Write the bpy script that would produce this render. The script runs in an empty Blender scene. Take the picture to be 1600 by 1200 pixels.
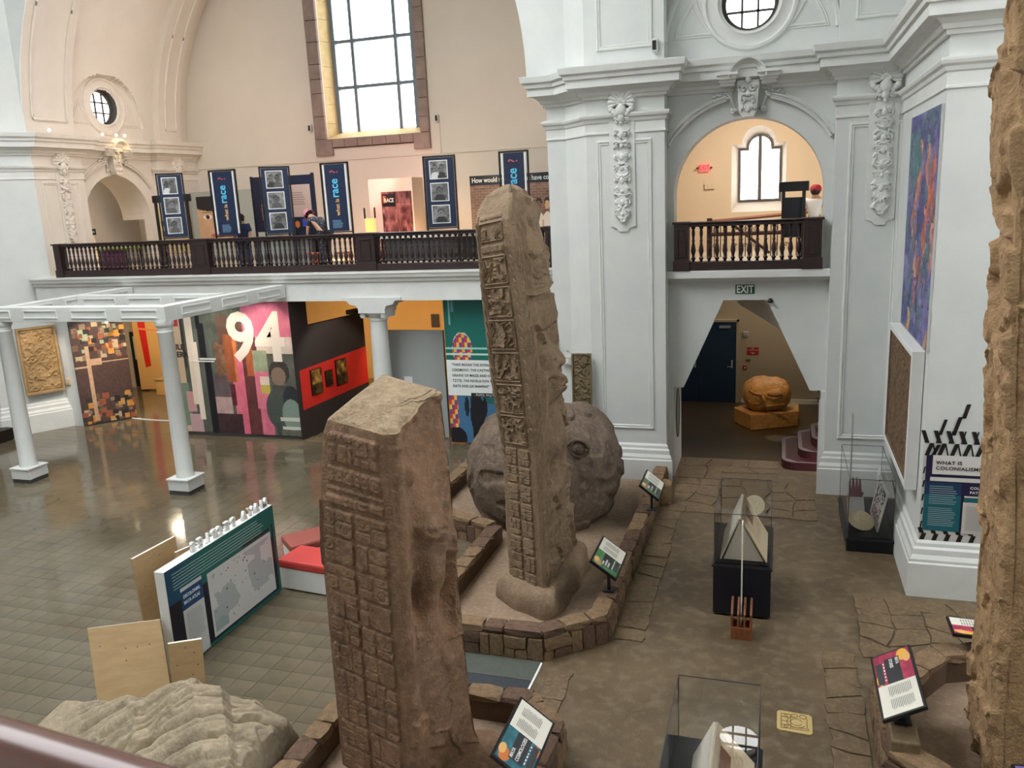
import bpy, math, random
import numpy as np
from mathutils import Vector, Matrix
from mathutils.geometry import delaunay_2d_cdt
S = bpy.context.scene
COL = S.collection
random.seed(7)
RNG = np.random.default_rng(7)

# ------------------------------------------------------------------ camera, sky, exposure
def cam_matrix(yaw, pitch, roll, h):
    cy, sy, cp, sp = math.cos(yaw), math.sin(yaw), math.cos(pitch), math.sin(pitch)
    f = Vector((-sy*cp, cy*cp, -sp)); r = Vector((cy, sy, 0)); u = r.cross(f)
    cr, sr = math.cos(roll), math.sin(roll)
    r2 = cr*r + sr*u; u2 = -sr*r + cr*u
    m = Matrix((r2, u2, -f)).transposed().to_4x4(); m.translation = (0, 0, h)
    return m
cd = bpy.data.cameras.new('camera'); cam = bpy.data.objects.new('camera', cd); COL.objects.link(cam)
cd.sensor_width = 36; cd.lens = 1300/1600*36; cd.clip_start = .05; cd.clip_end = 300
cd.dof.use_dof = True; cd.dof.focus_distance = 12; cd.dof.aperture_fstop = 6.0
cam.matrix_world = cam_matrix(.31525, .2209, -.0481, 5.8)
S.camera = cam
w = bpy.data.worlds.new('overcast_sky'); S.world = w; w.use_nodes = True
bg = w.node_tree.nodes['Background']; bg.inputs[0].default_value = (.98, .985, 1, 1); bg.inputs[1].default_value = 4.6
S.view_settings.view_transform = 'Standard'; S.view_settings.look = 'None'
S.view_settings.exposure = 0.95; S.view_settings.gamma = 1; S.view_settings.use_curve_mapping = False
S.cycles.use_denoising = True
S.cycles.max_bounces = 8; S.cycles.diffuse_bounces = 4; S.cycles.glossy_bounces = 4; S.cycles.transparent_max_bounces = 16
S.cycles.sample_clamp_indirect = 6; S.cycles.caustics_reflective = False; S.cycles.caustics_refractive = False

def area(name, loc, target, size, power, col, sy=None, spread=180):
    l = bpy.data.lights.new(name, 'AREA'); l.energy = power*.72; l.color = col; l.size = size
    if sy: l.shape = 'RECTANGLE'; l.size_y = sy
    l.spread = math.radians(spread)
    o = bpy.data.objects.new(name, l); COL.objects.link(o); o.location = loc
    o.rotation_euler = (Vector(target)-Vector(loc)).to_track_quat('-Z', 'Y').to_euler(); return o
def spot(name, loc, target, power, col, ang=50, blend=.5, rad=.06):
    l = bpy.data.lights.new(name, 'SPOT'); l.energy = power*.72; l.color = col; l.spot_size = math.radians(ang); l.spot_blend = blend; l.shadow_soft_size = rad
    o = bpy.data.objects.new(name, l); COL.objects.link(o); o.location = loc
    o.rotation_euler = (Vector(target)-Vector(loc)).to_track_quat('-Z', 'Y').to_euler(); return o
AMB = (1, .7, .36); WRM = (1, .83, .62); PNK = (1, .42, .4)
area('amber_ceiling_wash_1', (-9.5, 21.3, 3.4), (-9.5, 23.5, 2), 1.2, 110, AMB, 4)
area('amber_ceiling_wash_2', (-13, 22, 3.4), (-13, 24, 2), 1.2, 70, AMB, 3)
area('amber_ceiling_wash_3', (-19.2, 21, 3.4), (-19.6, 22.4, 1.2), .8, 45, AMB, 2)
area('warm_ceiling_lamp', (-17, 19.5, 3.5), (-17, 19.5, 0), .6, 60, WRM)
spot('wall_carving_spot', (-18.3, 16.9, 3.6), (-19.5, 17.65, 1.9), 60, WRM, 50)
spot('photo_wall_spot', (-17.0, 17.6, 3.5), (-18.3, 18.6, 1.7), 120, WRM, 70)
spot('number_wall_spot_1', (-13.4, 16.5, 3.8), (-13.4, 17.75, 2.2), 75, WRM, 80)
spot('number_wall_spot_2', (-12.2, 16.5, 3.8), (-12.2, 17.75, 2.2), 75, WRM, 80)
spot('red_wall_spot', (-9.6, 18.7, 3.5), (-11.3, 19.2, 1.2), 110, (1, .85, .7), 80)
spot('gold_head_spot', (-.6, 18.7, 3.8), (-.25, 20.9, .6), 130, (1, .66, .3), 36)
spot('sun_patch_spot', (.2, 20.6, 3.8), (.05, 19.65, 0), 260, (1, .95, .8), 9)  # added spot standing in for a patch of sun on the floor
spot('portal_floor_spot', (-.9, 18.3, 3.9), (-.6, 16.9, 0), 60, (1, .72, .4), 60)
area('exit_room_lamp', (.2, 21.5, 3.7), (-.3, 22, 0), .5, 11, WRM)
area('gallery_fill', (-.5, 19.5, 7.4), (-.5, 21, 5), 1.2, 85, (1, .93, .84))  # added unseen fill that brightens the gallery room
spot('pink_wash', (-11.2, 21.0, 6.6), (-12.6, 25, 7.0), 150, PNK, 75)
spot('pink_poster_wash', (-10.4, 20.6, 7.2), (-10.8, 23, 5.6), 150, (1, .5, .38), 60)
spot('cream_wash', (-8.6, 21.2, 6.8), (-8.4, 25, 7.6), 60, (1, .86, .7), 90)
spot('keystone_spot', (-18.75, 21.3, 8.25), (-19.35, 21.42, 7.5), 14, (1, .72, .25), 90)
area('transept_vault_wash', (-14.5, 21.5, 8.6), (-19.3, 21.4, 9.5), 1.0, 60, (1, .8, .66), 3)
area('niche_front_fill', (-20.5, 19.3, 7.4), (-20.6, 21.4, 5.0), .5, 40, (1, .9, .72)); area('niche_back_fill', (-22.5, 21.2, 7.2), (-22.5, 21.2, 4), .6, 130, (1, .9, .66))  # added unseen fills that brighten the niche behind the left arch

# ------------------------------------------------------------------ materials
def lin(c):
    return tuple(((x/255)/12.92 if x/255 <= .04045 else ((x/255+.055)/1.055)**2.4) for x in c)
def mat(name, rgb, rough=.6, rgb2=None, scale=4, bump=0, bscale=40, metal=0, spec=.5, detail=6, lo=.35, hi=.65, rgb3=None, wave=0, emit=0, trans=0, stretch=None):
    m = bpy.data.materials.new(name); m.use_nodes = True
    nt = m.node_tree; N = nt.nodes; L = nt.links; p = N['Principled BSDF']
    c = (*lin(rgb), 1); p.inputs['Base Color'].default_value = c
    p.inputs['Roughness'].default_value = rough; p.inputs['Metallic'].default_value = metal
    p.inputs['Specular IOR Level'].default_value = spec
    tc = N.new('ShaderNodeTexCoord'); src = tc.outputs['Object']
    if stretch:
        mp = N.new('ShaderNodeMapping'); mp.inputs['Scale'].default_value = stretch; L.new(src, mp.inputs[0]); src = mp.outputs[0]
    if rgb2:
        n = N.new('ShaderNodeTexNoise'); n.inputs['Scale'].default_value = scale; n.inputs['Detail'].default_value = detail
        n.inputs['Roughness'].default_value = .62; L.new(src, n.inputs['Vector'])
        r = N.new('ShaderNodeValToRGB'); r.color_ramp.elements[0].position = lo; r.color_ramp.elements[1].position = hi
        r.color_ramp.elements[0].color = c; r.color_ramp.elements[1].color = (*lin(rgb2), 1)
        L.new(n.outputs['Fac'], r.inputs['Fac']); out = r.outputs['Color']
        if rgb3:
            n3 = N.new('ShaderNodeTexNoise'); n3.inputs['Scale'].default_value = scale*6; n3.inputs['Detail'].default_value = 8; L.new(src, n3.inputs['Vector'])
            r3 = N.new('ShaderNodeValToRGB'); r3.color_ramp.elements[0].position = .48; r3.color_ramp.elements[1].position = .86
            r3.color_ramp.elements[0].color = (0, 0, 0, 1); r3.color_ramp.elements[1].color = (1, 1, 1, 1); L.new(n3.outputs['Fac'], r3.inputs['Fac'])
            mx = N.new('ShaderNodeMix'); mx.data_type = 'RGBA'; L.new(r3.outputs['Color'], mx.inputs[0]); L.new(out, mx.inputs[6]); mx.inputs[7].default_value = (*lin(rgb3), 1)
            out = mx.outputs[2]
        L.new(out, p.inputs['Base Color'])
    if bump:
        b = N.new('ShaderNodeTexNoise'); b.inputs['Scale'].default_value = bscale; b.inputs['Detail'].default_value = 5; L.new(src, b.inputs['Vector'])
        bp = N.new('ShaderNodeBump'); bp.inputs['Strength'].default_value = bump; bp.inputs['Distance'].default_value = .02
        L.new(b.outputs['Fac'], bp.inputs['Height']); L.new(bp.outputs['Normal'], p.inputs['Normal'])
    if emit:
        p.inputs['Emission Color'].default_value = c; p.inputs['Emission Strength'].default_value = emit
    return m
M = {}
M['plaster'] = mat('white_plaster', (214, 217, 214), .75, (206, 210, 208), 1.5, .05, 30)
M['cream'] = mat('cream_plaster', (218, 208, 196), .8, (211, 200, 187), .8, .04, 30)
M['back'] = mat('cream_painted_wall', (212, 201, 186), .85, (207, 195, 180), .5)
M['trimw'] = mat('white_trim_paint', (220, 222, 218), .6, (212, 215, 212), 3)
M['ornc'] = mat('cream_ornament_paint', (222, 212, 200), .7, (213, 203, 190), 3)
M['winstone'] = mat('window_sandstone', (150, 130, 118), .85, (130, 111, 102), 3, .2, 60)
M['winrev'] = mat('pale_reveal_stone', (214, 190, 140), .8, (200, 174, 122), 4, .1, 40)
M['iron'] = mat('grey_window_metal', (110, 120, 128), .5, metal=.3)
M['dkframe'] = mat('dark_window_frame', (82, 78, 72), .6)
M['tan'] = mat('tan_painted_wall', (214, 192, 162), .8, (208, 186, 156), 1)
M['amber'] = mat('amber_painted_wall', (226, 182, 118), .8, (218, 172, 108), 1)
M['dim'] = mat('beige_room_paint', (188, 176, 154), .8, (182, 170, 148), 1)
M['wood'] = mat('dark_mahogany', (50, 32, 32), .4, (38, 25, 27), 6, .05, 60, stretch=(1, 1, 6))
M['floor'] = mat('polished_concrete', (108, 97, 77), .12, (88, 79, 63), 1.2, .06, 5, spec=.55, rgb3=(126, 112, 88))
M['tile'] = mat('polished_floor_tile', (112, 103, 84), .1, (90, 83, 67), .8, .05, 4, spec=.6)
M['joint'] = mat('dark_tile_grout', (97, 89, 73), .12, spec=.6)
M['conc'] = mat('worn_concrete_floor', (86, 72, 53), .5, (108, 92, 69), 1.0, .4, 30, rgb3=(132, 120, 98), spec=.4)
M['shadefloor'] = mat('shade_toned_floor', (70, 60, 44), .3, (58, 50, 37), 1.5, .05, 8)
M['flag'] = mat('brown_flagstone', (116, 97, 72), .6, (96, 79, 58), 3, .35, 18, rgb3=(136, 120, 92))
M['kerb'] = mat('tan_kerb_stone', (138, 112, 82), .85, (104, 82, 62), 5, .7, 22, rgb3=(164, 140, 104))
M['kerb2'] = mat('brown_kerb_stone', (116, 90, 70), .85, (86, 66, 54), 5, .7, 22)
M['mortar'] = mat('brown_mortar', (92, 72, 52), .9, (80, 62, 46), 4, .4, 40)
M['earth'] = mat('packed_earth', (150, 128, 106), .95, (132, 111, 91), 2.2, .3, 50, rgb3=(166, 146, 124))
M['stela1'] = mat('reddish_brown_cast_stone', (138, 106, 80), .85, (108, 84, 64), 2.2, .9, 38, rgb3=(156, 126, 102))
M['top1'] = mat('sandy_broken_stone', (158, 138, 110), .95, (134, 114, 90), 3, .9, 35, rgb3=(176, 158, 130))
M['stela2'] = mat('grey_brown_cast_stone', (146, 124, 98), .85, (120, 101, 80), 2.6, .9, 38, rgb3=(160, 136, 112))
M['boulder'] = mat('dark_brown_boulder_stone', (110, 94, 78), .8, (84, 71, 60), 2.5, .9, 38, rgb3=(138, 120, 104))
M['stela3'] = mat('tan_cast_stone', (172, 140, 102), .85, (142, 112, 80), 3, .9, 38, rgb3=(190, 160, 120))
M['rock'] = mat('pale_weathered_stone', (160, 146, 122), .95, (136, 124, 104), 2.5, .6, 30, rgb3=(178, 166, 142))
M['ambertint'] = mat('amber_tinted_stone', (184, 136, 76), .6, (150, 106, 54), 4, .4, 25, rgb3=(200, 158, 98))  # tan stone with the amber lamplight partly put into its colour
M['plq'] = mat('ochre_carved_plaque_stone', (176, 146, 104), .85, (152, 122, 82), 4, .4, 40)
M['plq2'] = mat('brown_carved_plaque_stone', (118, 96, 72), .85, (100, 80, 60), 4, .4, 40)
M['plq3'] = mat('olive_carved_slab_stone', (128, 112, 84), .85, (104, 90, 66), 5, .4, 40)
M['black'] = mat('black_paint', (14, 14, 17), .45)
M['navyblk'] = mat('blue_black_laminate', (10, 14, 26), .4)
M['navy'] = mat('navy_print', (20, 36, 66), .5)
M['white'] = mat('white_board', (228, 230, 228), .6)
M['grey'] = mat('grey_board', (158, 163, 162), .75)
M['silver'] = mat('brushed_aluminium', (190, 194, 196), .35, metal=.8)
M['ltgrey'] = mat('light_grey_plastic', (196, 196, 192), .5)
M['dkgrey'] = mat('dark_grey_rubber_base', (66, 66, 66), .6)
M['red'] = mat('red_vinyl_cushion', (196, 62, 58), .55)
M['redpaint'] = mat('red_wall_print', (206, 44, 34), .6, (190, 36, 30), 1)
M['charcoal'] = mat('charcoal_wall_paint', (44, 38, 38), .7)
M['maroon'] = mat('maroon_stair_carpet', (68, 16, 20), .6, (56, 13, 17), 20)
M['ply'] = mat('birch_plywood', (192, 164, 122), .6, (180, 150, 108), 2, .03, 30, stretch=(1, 1, 5))
M['oak'] = mat('reddish_oak', (140, 82, 52), .5, (118, 66, 40), 6, stretch=(6, 6, 1))
M['teal'] = mat('teal_print', (12, 104, 98), .5)
M['navydoor'] = mat('navy_door_paint', (16, 48, 78), .5)
M['exitg'] = mat('dark_green_sign', (16, 92, 60), .5)
M['exitr'] = mat('lit_red_exit_face', (240, 90, 90), .5, emit=.6)
M['skin'] = mat('skin', (206, 160, 132), .6)
M['skind'] = mat('tan_skin', (180, 132, 104), .6)
M['pinkhat'] = mat('pink_hat_cloth', (214, 142, 150), .8)
M['floral'] = mat('navy_floral_cloth', (38, 42, 60), .8, (190, 190, 198), 30, lo=.58, hi=.62)
M['navycloth'] = mat('navy_cloth', (40, 50, 88), .8)
M['whitecloth'] = mat('white_shirt_cloth', (226, 220, 214), .85)
M['redcap'] = mat('red_cap_cloth', (168, 26, 44), .7)
M['hair'] = mat('dark_hair', (36, 28, 26), .6)
M['straw'] = mat('cream_straw', (240, 228, 196), .8, (226, 212, 176), 30)
M['paper'] = mat('ivory_card', (242, 236, 220), .7)
M['offpaper'] = mat('beige_card', (216, 198, 168), .7)
M['rail'] = mat('polished_reddish_rail', (104, 74, 67), .22, (92, 64, 59), 3)
M['lamp'] = mat('lit_lamp_lens', (255, 236, 196), .4, emit=5)
M['slate'] = mat('dark_slate_mat', (52, 58, 64), .7, (44, 50, 56), 20)
M['slate2'] = mat('green_grey_mat', (84, 90, 82), .7, (74, 80, 73), 20)
M['yellow'] = mat('pale_yellow_tabletop', (214, 204, 132), .6)
M['lit'] = mat('yellow_lit_acrylic', (255, 206, 120), .4, emit=.5)
def print_mat():
    m = bpy.data.materials.new('printed_graphic'); m.use_nodes = True; nt = m.node_tree
    a = nt.nodes.new('ShaderNodeVertexColor'); a.layer_name = 'Col'
    nt.links.new(a.outputs['Color'], nt.nodes['Principled BSDF'].inputs['Base Color']); nt.nodes['Principled BSDF'].inputs['Roughness'].default_value = .5
    return m
M['print'] = print_mat()
def glass_mat(name, refl, tint, rough=.0):
    m = bpy.data.materials.new(name); m.use_nodes = True; nt = m.node_tree; N = nt.nodes; L = nt.links
    N.remove(N['Principled BSDF']); t = N.new('ShaderNodeBsdfTransparent'); t.inputs[0].default_value = (*tint, 1)
    g = N.new('ShaderNodeBsdfGlossy'); g.inputs['Roughness'].default_value = rough
    f = N.new('ShaderNodeFresnel'); f.inputs[0].default_value = refl; mx = N.new('ShaderNodeMixShader')
    L.new(f.outputs[0], mx.inputs[0]); L.new(t.outputs[0], mx.inputs[1]); L.new(g.outputs[0], mx.inputs[2]); L.new(mx.outputs[0], N['Material Output'].inputs[0])
    return m
M['glass'] = glass_mat('clear_window_glass', 1.45, (.96, .98, .98))
M['acrylic'] = glass_mat('clear_acrylic', 1.3, (.985, .99, .985)); M['acrylic_top'] = glass_mat('clear_acrylic_lid', 1.62, (.985, .99, .985))

# ------------------------------------------------------------------ mesh helpers
class MB:
    def __init__(s): s.v = []; s.f = []
    def add(s, vs, fs):
        n = len(s.v); s.v += [tuple(map(float, v)) for v in vs]; s.f += [tuple(i+n for i in f) for f in fs]; return s
    def box(s, x0, y0, z0, x1, y1, z1):
        vs = [(x, y, z) for z in (z0, z1) for y in (y0, y1) for x in (x0, x1)]
        return s.add(vs, [(0, 2, 3, 1), (4, 5, 7, 6), (0, 1, 5, 4), (2, 6, 7, 3), (0, 4, 6, 2), (1, 3, 7, 5)])
    def obox(s, c, ax, ay, az):   # oriented box: centre, half axes
        c = Vector(c); ax = Vector(ax); ay = Vector(ay); az = Vector(az)
        vs = [c+i*ax+j*ay+k*az for k in (-1, 1) for j in (-1, 1) for i in (-1, 1)]
        return s.add(vs, [(0, 2, 3, 1), (4, 5, 7, 6), (0, 1, 5, 4), (2, 6, 7, 3), (0, 4, 6, 2), (1, 3, 7, 5)])
    def lathe(s, prof, c=(0, 0, 0), n=12, cap=True):
        vs = []; fs = []
        for r, z in prof:
            for i in range(n):
                a = 2*math.pi*i/n; vs.append((c[0]+r*math.cos(a), c[1]+r*math.sin(a), c[2]+z))
        for j in range(len(prof)-1):
            for i in range(n):
                k = (i+1) % n; fs.append((j*n+i, j*n+k, (j+1)*n+k, (j+1)*n+i))
        if cap: fs.append(tuple(range(n-1, -1, -1))); fs.append(tuple((len(prof)-1)*n+i for i in range(n)))
        return s.add(vs, fs)
    def tube(s, pts, rad, n=6, flat=1.0, up=None):
        pts = [Vector(p) for p in pts]; m = len(pts)
        rr = rad if hasattr(rad, '__len__') else [rad]*m
        up = Vector(up) if up is not None else None
        vs = []; fs = []
        for i, p in enumerate(pts):
            t = (pts[min(i+1, m-1)]-pts[max(i-1, 0)]).normalized()
            a = up if up is not None else (Vector((0, 0, 1)) if abs(t.z) < .9 else Vector((1, 0, 0)))
            x = t.cross(a).normalized(); y = x.cross(t).normalized()
            for k in range(n):
                q = 2*math.pi*k/n; vs.append(p+rr[i]*(math.cos(q)*x+flat*math.sin(q)*y))
        for i in range(m-1):
            for k in range(n):
                k2 = (k+1) % n; fs.append((i*n+k, i*n+k2, (i+1)*n+k2, (i+1)*n+k))
        fs.append(tuple(range(n-1, -1, -1))); fs.append(tuple((m-1)*n+k for k in range(n)))
        return s.add(vs, fs)
    def ell(s, c, r, n=10, m=6, B=None):
        vs = []; fs = []
        for j in range(m+1):
            t = math.pi*j/m
            for i in range(n):
                a = 2*math.pi*i/n; p = Vector((r[0]*math.sin(t)*math.cos(a), r[1]*math.sin(t)*math.sin(a), r[2]*math.cos(t)))
                if B is not None: p = B @ p
                vs.append(Vector(c)+p)
        for j in range(m):
            for i in range(n):
                k = (i+1) % n; fs.append((j*n+i, (j+1)*n+i, (j+1)*n+k, j*n+k))
        return s.add(vs, fs)
    def grid(s, P, closed_u=False):   # P[h][w][3]
        P = np.asarray(P); h, wd = P.shape[:2]
        idx = np.arange(h*wd).reshape(h, wd)
        a = idx[:-1, :-1]; b = idx[:-1, 1:]; c = idx[1:, 1:]; d = idx[1:, :-1]
        f = np.stack([a, b, c, d], -1).reshape(-1, 4)
        if closed_u:
            g = np.stack([idx[:-1, -1], idx[:-1, 0], idx[1:, 0], idx[1:, -1]], -1); f = np.concatenate([f, g])
        return s.add(P.reshape(-1, 3).tolist(), f.tolist())
    def plate(s, loops, depth, O, r, u):   # flat plate with holes; front face at O, thickness behind
        O = Vector(O); r = Vector(r); u = Vector(u); n = r.cross(u)
        vs = []; es = []
        for lp in loops:
            k = len(vs); vs += [Vector(p) for p in lp]; es += [(k+i, k+(i+1) % len(lp)) for i in range(len(lp))]
        ov, oe, of, *_ = delaunay_2d_cdt(vs, es, [], 0, 1e-6)
        def inside(x, y):
            c = False
            for lp in loops:
                for (xa, ya), (xb, yb) in zip(lp, lp[1:]+lp[:1]):
                    if (ya > y) != (yb > y) and x < (xb-xa)*(y-ya)/(yb-ya)+xa: c = not c
            return c
        of = [f for f in of if inside(sum(ov[i].x for i in f)/len(f), sum(ov[i].y for i in f)/len(f))]
        nv = len(ov)
        W3 = [O+p.x*r+p.y*u for p in ov]
        pts = W3+[p-n*depth for p in W3]
        fs = []
        cnt = {}
        for f in of:
            f = list(f); a = sum(ov[f[i]].x*ov[f[(i+1) % len(f)]].y-ov[f[(i+1) % len(f)]].x*ov[f[i]].y for i in range(len(f)))
            if a < 0: f.reverse()
            fs.append(tuple(f)); fs.append(tuple(nv+i for i in reversed(f)))
            for i in range(len(f)): e = (f[i], f[(i+1) % len(f)]); cnt[e] = 1
        for (a, b) in list(cnt):
            if (b, a) not in cnt: fs.append((b, a, nv+a, nv+b))
        return s.add(pts, fs)
    def mold(s, loop, prof, O, r, u, closed=True):   # profile (offset to the left of the path, height off the plane)
        O = Vector(O); r = Vector(r); u = Vector(u); n = r.cross(u); L = [Vector(p) for p in loop]; m = len(L); vs = []
        for i, p in enumerate(L):
            a = L[i-1] if (closed or i > 0) else None; b = L[(i+1) % m] if (closed or i < m-1) else None
            d1 = (p-a).normalized() if a is not None else (b-p).normalized(); d2 = (b-p).normalized() if b is not None else d1
            n1 = Vector((-d1.y, d1.x)); n2 = Vector((-d2.y, d2.x)); mt = n1+n2; mt = mt/max(.2, mt.dot(n1)) if mt.length > 1e-6 else n1
            for o, h in prof: q = p+mt*o; vs.append(O+q.x*r+q.y*u+h*n)
        k = len(prof); fs = []
        for i in range(m if closed else m-1):
            j = (i+1) % m
            for t in range(k-1): fs.append((i*k+t, j*k+t, j*k+t+1, i*k+t+1))
        return s.add(vs, fs)
def sweep(path, prof, seg=None):   # horizontal sweep; profile (out to the right of the path, z); returns MB
    L = [Vector(p) for p in path]; m = len(L); mb = MB(); vs = []
    for i, p in enumerate(L):
        d1 = (p-L[i-1]).normalized() if i > 0 else (L[1]-p).normalized(); d2 = (L[i+1]-p).normalized() if i < m-1 else d1
        n1 = Vector((d1.y, -d1.x)); n2 = Vector((d2.y, -d2.x)); mt = n1+n2; mt = mt/max(.25, mt.dot(n1))
        for o, z in prof: q = p+mt*o; vs.append((q.x, q.y, z))
    k = len(prof); fs = []
    for i in range(m-1):
        if seg and not (seg[0] <= i < seg[1]): continue
        for t in range(k-1): fs.append((i*k+t, (i+1)*k+t, (i+1)*k+t+1, i*k+t+1))
    used = sorted({i for f in fs for i in f}); mp = {a: b for b, a in enumerate(used)}
    return mb.add([vs[i] for i in used], [tuple(mp[i] for i in f) for f in fs])

ROOT = {}
def tag(o, label=None, cat=None, group=None, kind=None):
    if label: o['label'] = label
    if cat: o['category'] = cat
    if group: o['group'] = group
    if kind: o['kind'] = kind
    return o
def thing(name, label, cat, loc=(0, 0, 0), rz=0, group=None, kind=None):
    o = bpy.data.objects.new(name, None); COL.objects.link(o); o.empty_display_size = .1
    o.location = loc; o.rotation_euler = (0, 0, rz); ROOT[o] = Matrix.Translation(loc) @ Matrix.Rotation(rz, 4, 'Z')
    return tag(o, label, cat, group, kind)
def mesh_data(name, mb, m, smooth=False, local=None):
    me = bpy.data.meshes.new(name)
    vs = mb.v
    if local is not None:
        A = np.array(vs); R3 = np.array(local)[:3]; A = A @ R3[:, :3].T + R3[:, 3]; vs = A.tolist()
    me.from_pydata(vs, [], mb.f); me.update()
    if m is not None: me.materials.append(M[m] if isinstance(m, str) else m)
    if smooth: me.polygons.foreach_set('use_smooth', [True]*len(me.polygons))
    return me
def obj(name, mb, m, parent=None, smooth=False, bevel=0, auto=None, kind=None, org=None):
    """world-space geometry; linked as one mesh object under parent (or top-level with its origin at org)"""
    if parent is None:
        A = np.array(mb.v); o0 = org or (float(A[:, 0].mean()), float(A[:, 1].mean()), float(A[:, 2].min()))
        Mx = Matrix.Translation(o0)
    else: Mx = ROOT[parent]
    me = mesh_data(name, mb, m, smooth, Mx.inverted())
    o = bpy.data.objects.new(name, me); COL.objects.link(o); ROOT[o] = Mx
    if parent is None: o.location = Mx.translation
    else: o.parent = parent
    if auto:
        me.polygons.foreach_set('use_smooth', [True]*len(me.polygons)); me.set_sharp_from_angle(angle=math.radians(auto))
    if bevel:
        b = o.modifiers.new('bevel', 'BEVEL'); b.width = bevel; b.segments = 2; b.limit_method = 'ANGLE'
    if kind: o['kind'] = kind
    return o
def piece(name, me, parent, Mw):   # instance of shared mesh data placed by a world matrix
    o = bpy.data.objects.new(name, me); COL.objects.link(o); o.parent = parent
    o.matrix_local = ROOT[parent].inverted() @ Mw; ROOT[o] = Mw; return o
def basis(O, r, u):
    r = Vector(r).normalized(); u = Vector(u).normalized(); n = r.cross(u)
    m = Matrix((r, u, n)).transposed().to_4x4(); m.translation = Vector(O); return m
def text(s, size, O, r, u, m, parent, ext=.001, name='lettering', align='LEFT', sx=1.0, bold=0, space=1.0):
    c = bpy.data.curves.new(name, 'FONT'); c.body = s; c.size = size; c.extrude = ext; c.align_x = align; c.offset = bold; c.space_character = space; c.resolution_u = 3
    c.materials.append(M[m] if isinstance(m, str) else m)
    tmp = bpy.data.objects.new(name, c); me = bpy.data.meshes.new_from_object(tmp); bpy.data.objects.remove(tmp); bpy.data.curves.remove(c)
    o = bpy.data.objects.new(name, me); COL.objects.link(o); o.parent = parent
    o.matrix_local = ROOT[parent].inverted() @ basis(O, r, u) @ Matrix.Diagonal((sx, 1, 1, 1)); ROOT[o] = ROOT[parent]
    return o
TM = {}
def tmat(rgb):
    if rgb not in TM: TM[rgb] = mat('ink_%02x%02x%02x' % rgb, rgb, .5)
    return TM[rgb]
def raster(name, im, O, r, u, wd, ht, parent, flat=False, lift=.002, label=None):
    """printed picture: im rows run top to bottom; O is the lower-left corner of the print"""
    im = np.clip(np.asarray(im, float), 0, 255)/255; im = np.where(im <= .04045, im/12.92, ((im+.055)/1.055)**2.4)
    O = Vector(O); r = Vector(r).normalized(); u = Vector(u).normalized(); n = r.cross(u); O = O+n*lift
    H, W_ = im.shape[:2]
    xs = np.linspace(0, wd, W_+1 if flat else W_); ys = np.linspace(ht, 0, H+1 if flat else H)
    P = np.array(O)+xs[None, :, None]*np.array(r)+ys[:, None, None]*np.array(u)
    P = np.broadcast_to(P, (len(ys), len(xs), 3)); P = P[::-1]; im2 = im[::-1]
    mb = MB().grid(P); o = obj(name, mb, 'print', parent); me = o.data
    if flat:
        at = me.color_attributes.new('Col', 'FLOAT_COLOR', 'CORNER'); c = np.repeat(np.concatenate([im2, np.ones((H, W_, 1))], -1).reshape(-1, 4), 4, 0)
    else:
        at = me.color_attributes.new('Col', 'FLOAT_COLOR', 'POINT'); c = np.concatenate([im2, np.ones((H, W_, 1))], -1).reshape(-1, 4)
    at.data.foreach_set('color', np.ascontiguousarray(c, dtype=np.float32).ravel())
    if label: o['label'] = label
    return o
def lines(name, O, r, u, wd, ht, n, m, parent, fill=.5, jit=.25, lift=.0025, seed=0):
    """rows of small illegible print as one mesh of thin strips"""
    rr = random.Random(seed); O = Vector(O); r = Vector(r).normalized(); u = Vector(u).normalized(); nn = r.cross(u); mb = MB(); st = ht/n
    for i in range(n):
        x1 = wd*(1-jit*rr.random()); y = ht-st*(i+.5); h = st*fill/2; p = O+nn*lift
        mb.add([p+u*(y-h), p+r*x1+u*(y-h), p+r*x1+u*(y+h), p+u*(y+h)], [(0, 1, 2, 3)])
    return obj(name, mb, m, parent)

# ------------------------------------------------------------------ noise and relief fields
def ss(a, b, x): t = np.clip((x-a)/(b-a), 0, 1); return t*t*(3-2*t)
TAB2 = np.random.default_rng(3).random((256, 256)); TAB3 = np.random.default_rng(4).random((64, 64, 64))
def n2(x, y, seed=0):
    x = np.asarray(x)+seed*17.13; y = np.asarray(y)+seed*7.71; xi = np.floor(x).astype(int); yi = np.floor(y).astype(int); fx = x-xi; fy = y-yi
    fx = fx*fx*(3-2*fx); fy = fy*fy*(3-2*fy); g = lambda a, b: TAB2[a & 255, b & 255]
    return (g(xi, yi)*(1-fx)+g(xi+1, yi)*fx)*(1-fy)+(g(xi, yi+1)*(1-fx)+g(xi+1, yi+1)*fx)*fy
def fb2(x, y, seed=0, o=4):
    s = 0; a = .5
    for k in range(o): s = s+a*n2(x*2**k, y*2**k, seed+k*3); a *= .5
    return s
def n3(p, seed=0):
    p = p+seed*5.37; i = np.floor(p).astype(int); f = p-i; f = f*f*(3-2*f); out = 0
    for dx in (0, 1):
        for dy in (0, 1):
            for dz in (0, 1):
                w_ = (f[..., 0] if dx else 1-f[..., 0])*(f[..., 1] if dy else 1-f[..., 1])*(f[..., 2] if dz else 1-f[..., 2])
                out = out+w_*TAB3[(i[..., 0]+dx) & 63, (i[..., 1]+dy) & 63, (i[..., 2]+dz) & 63]
    return out
def fb3(p, seed=0, o=4):
    s = 0; a = .5
    for k in range(o): s = s+a*n3(p*2**k, seed+k); a *= .5
    return s
def rb(U, V, x0, y0, x1, y1, r):
    qx = np.abs(U-(x0+x1)/2)-(x1-x0)/2+r; qy = np.abs(V-(y0+y1)/2)-(y1-y0)/2+r
    return r-np.hypot(np.maximum(qx, 0), np.maximum(qy, 0))-np.minimum(np.maximum(qx, qy), 0)
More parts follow.
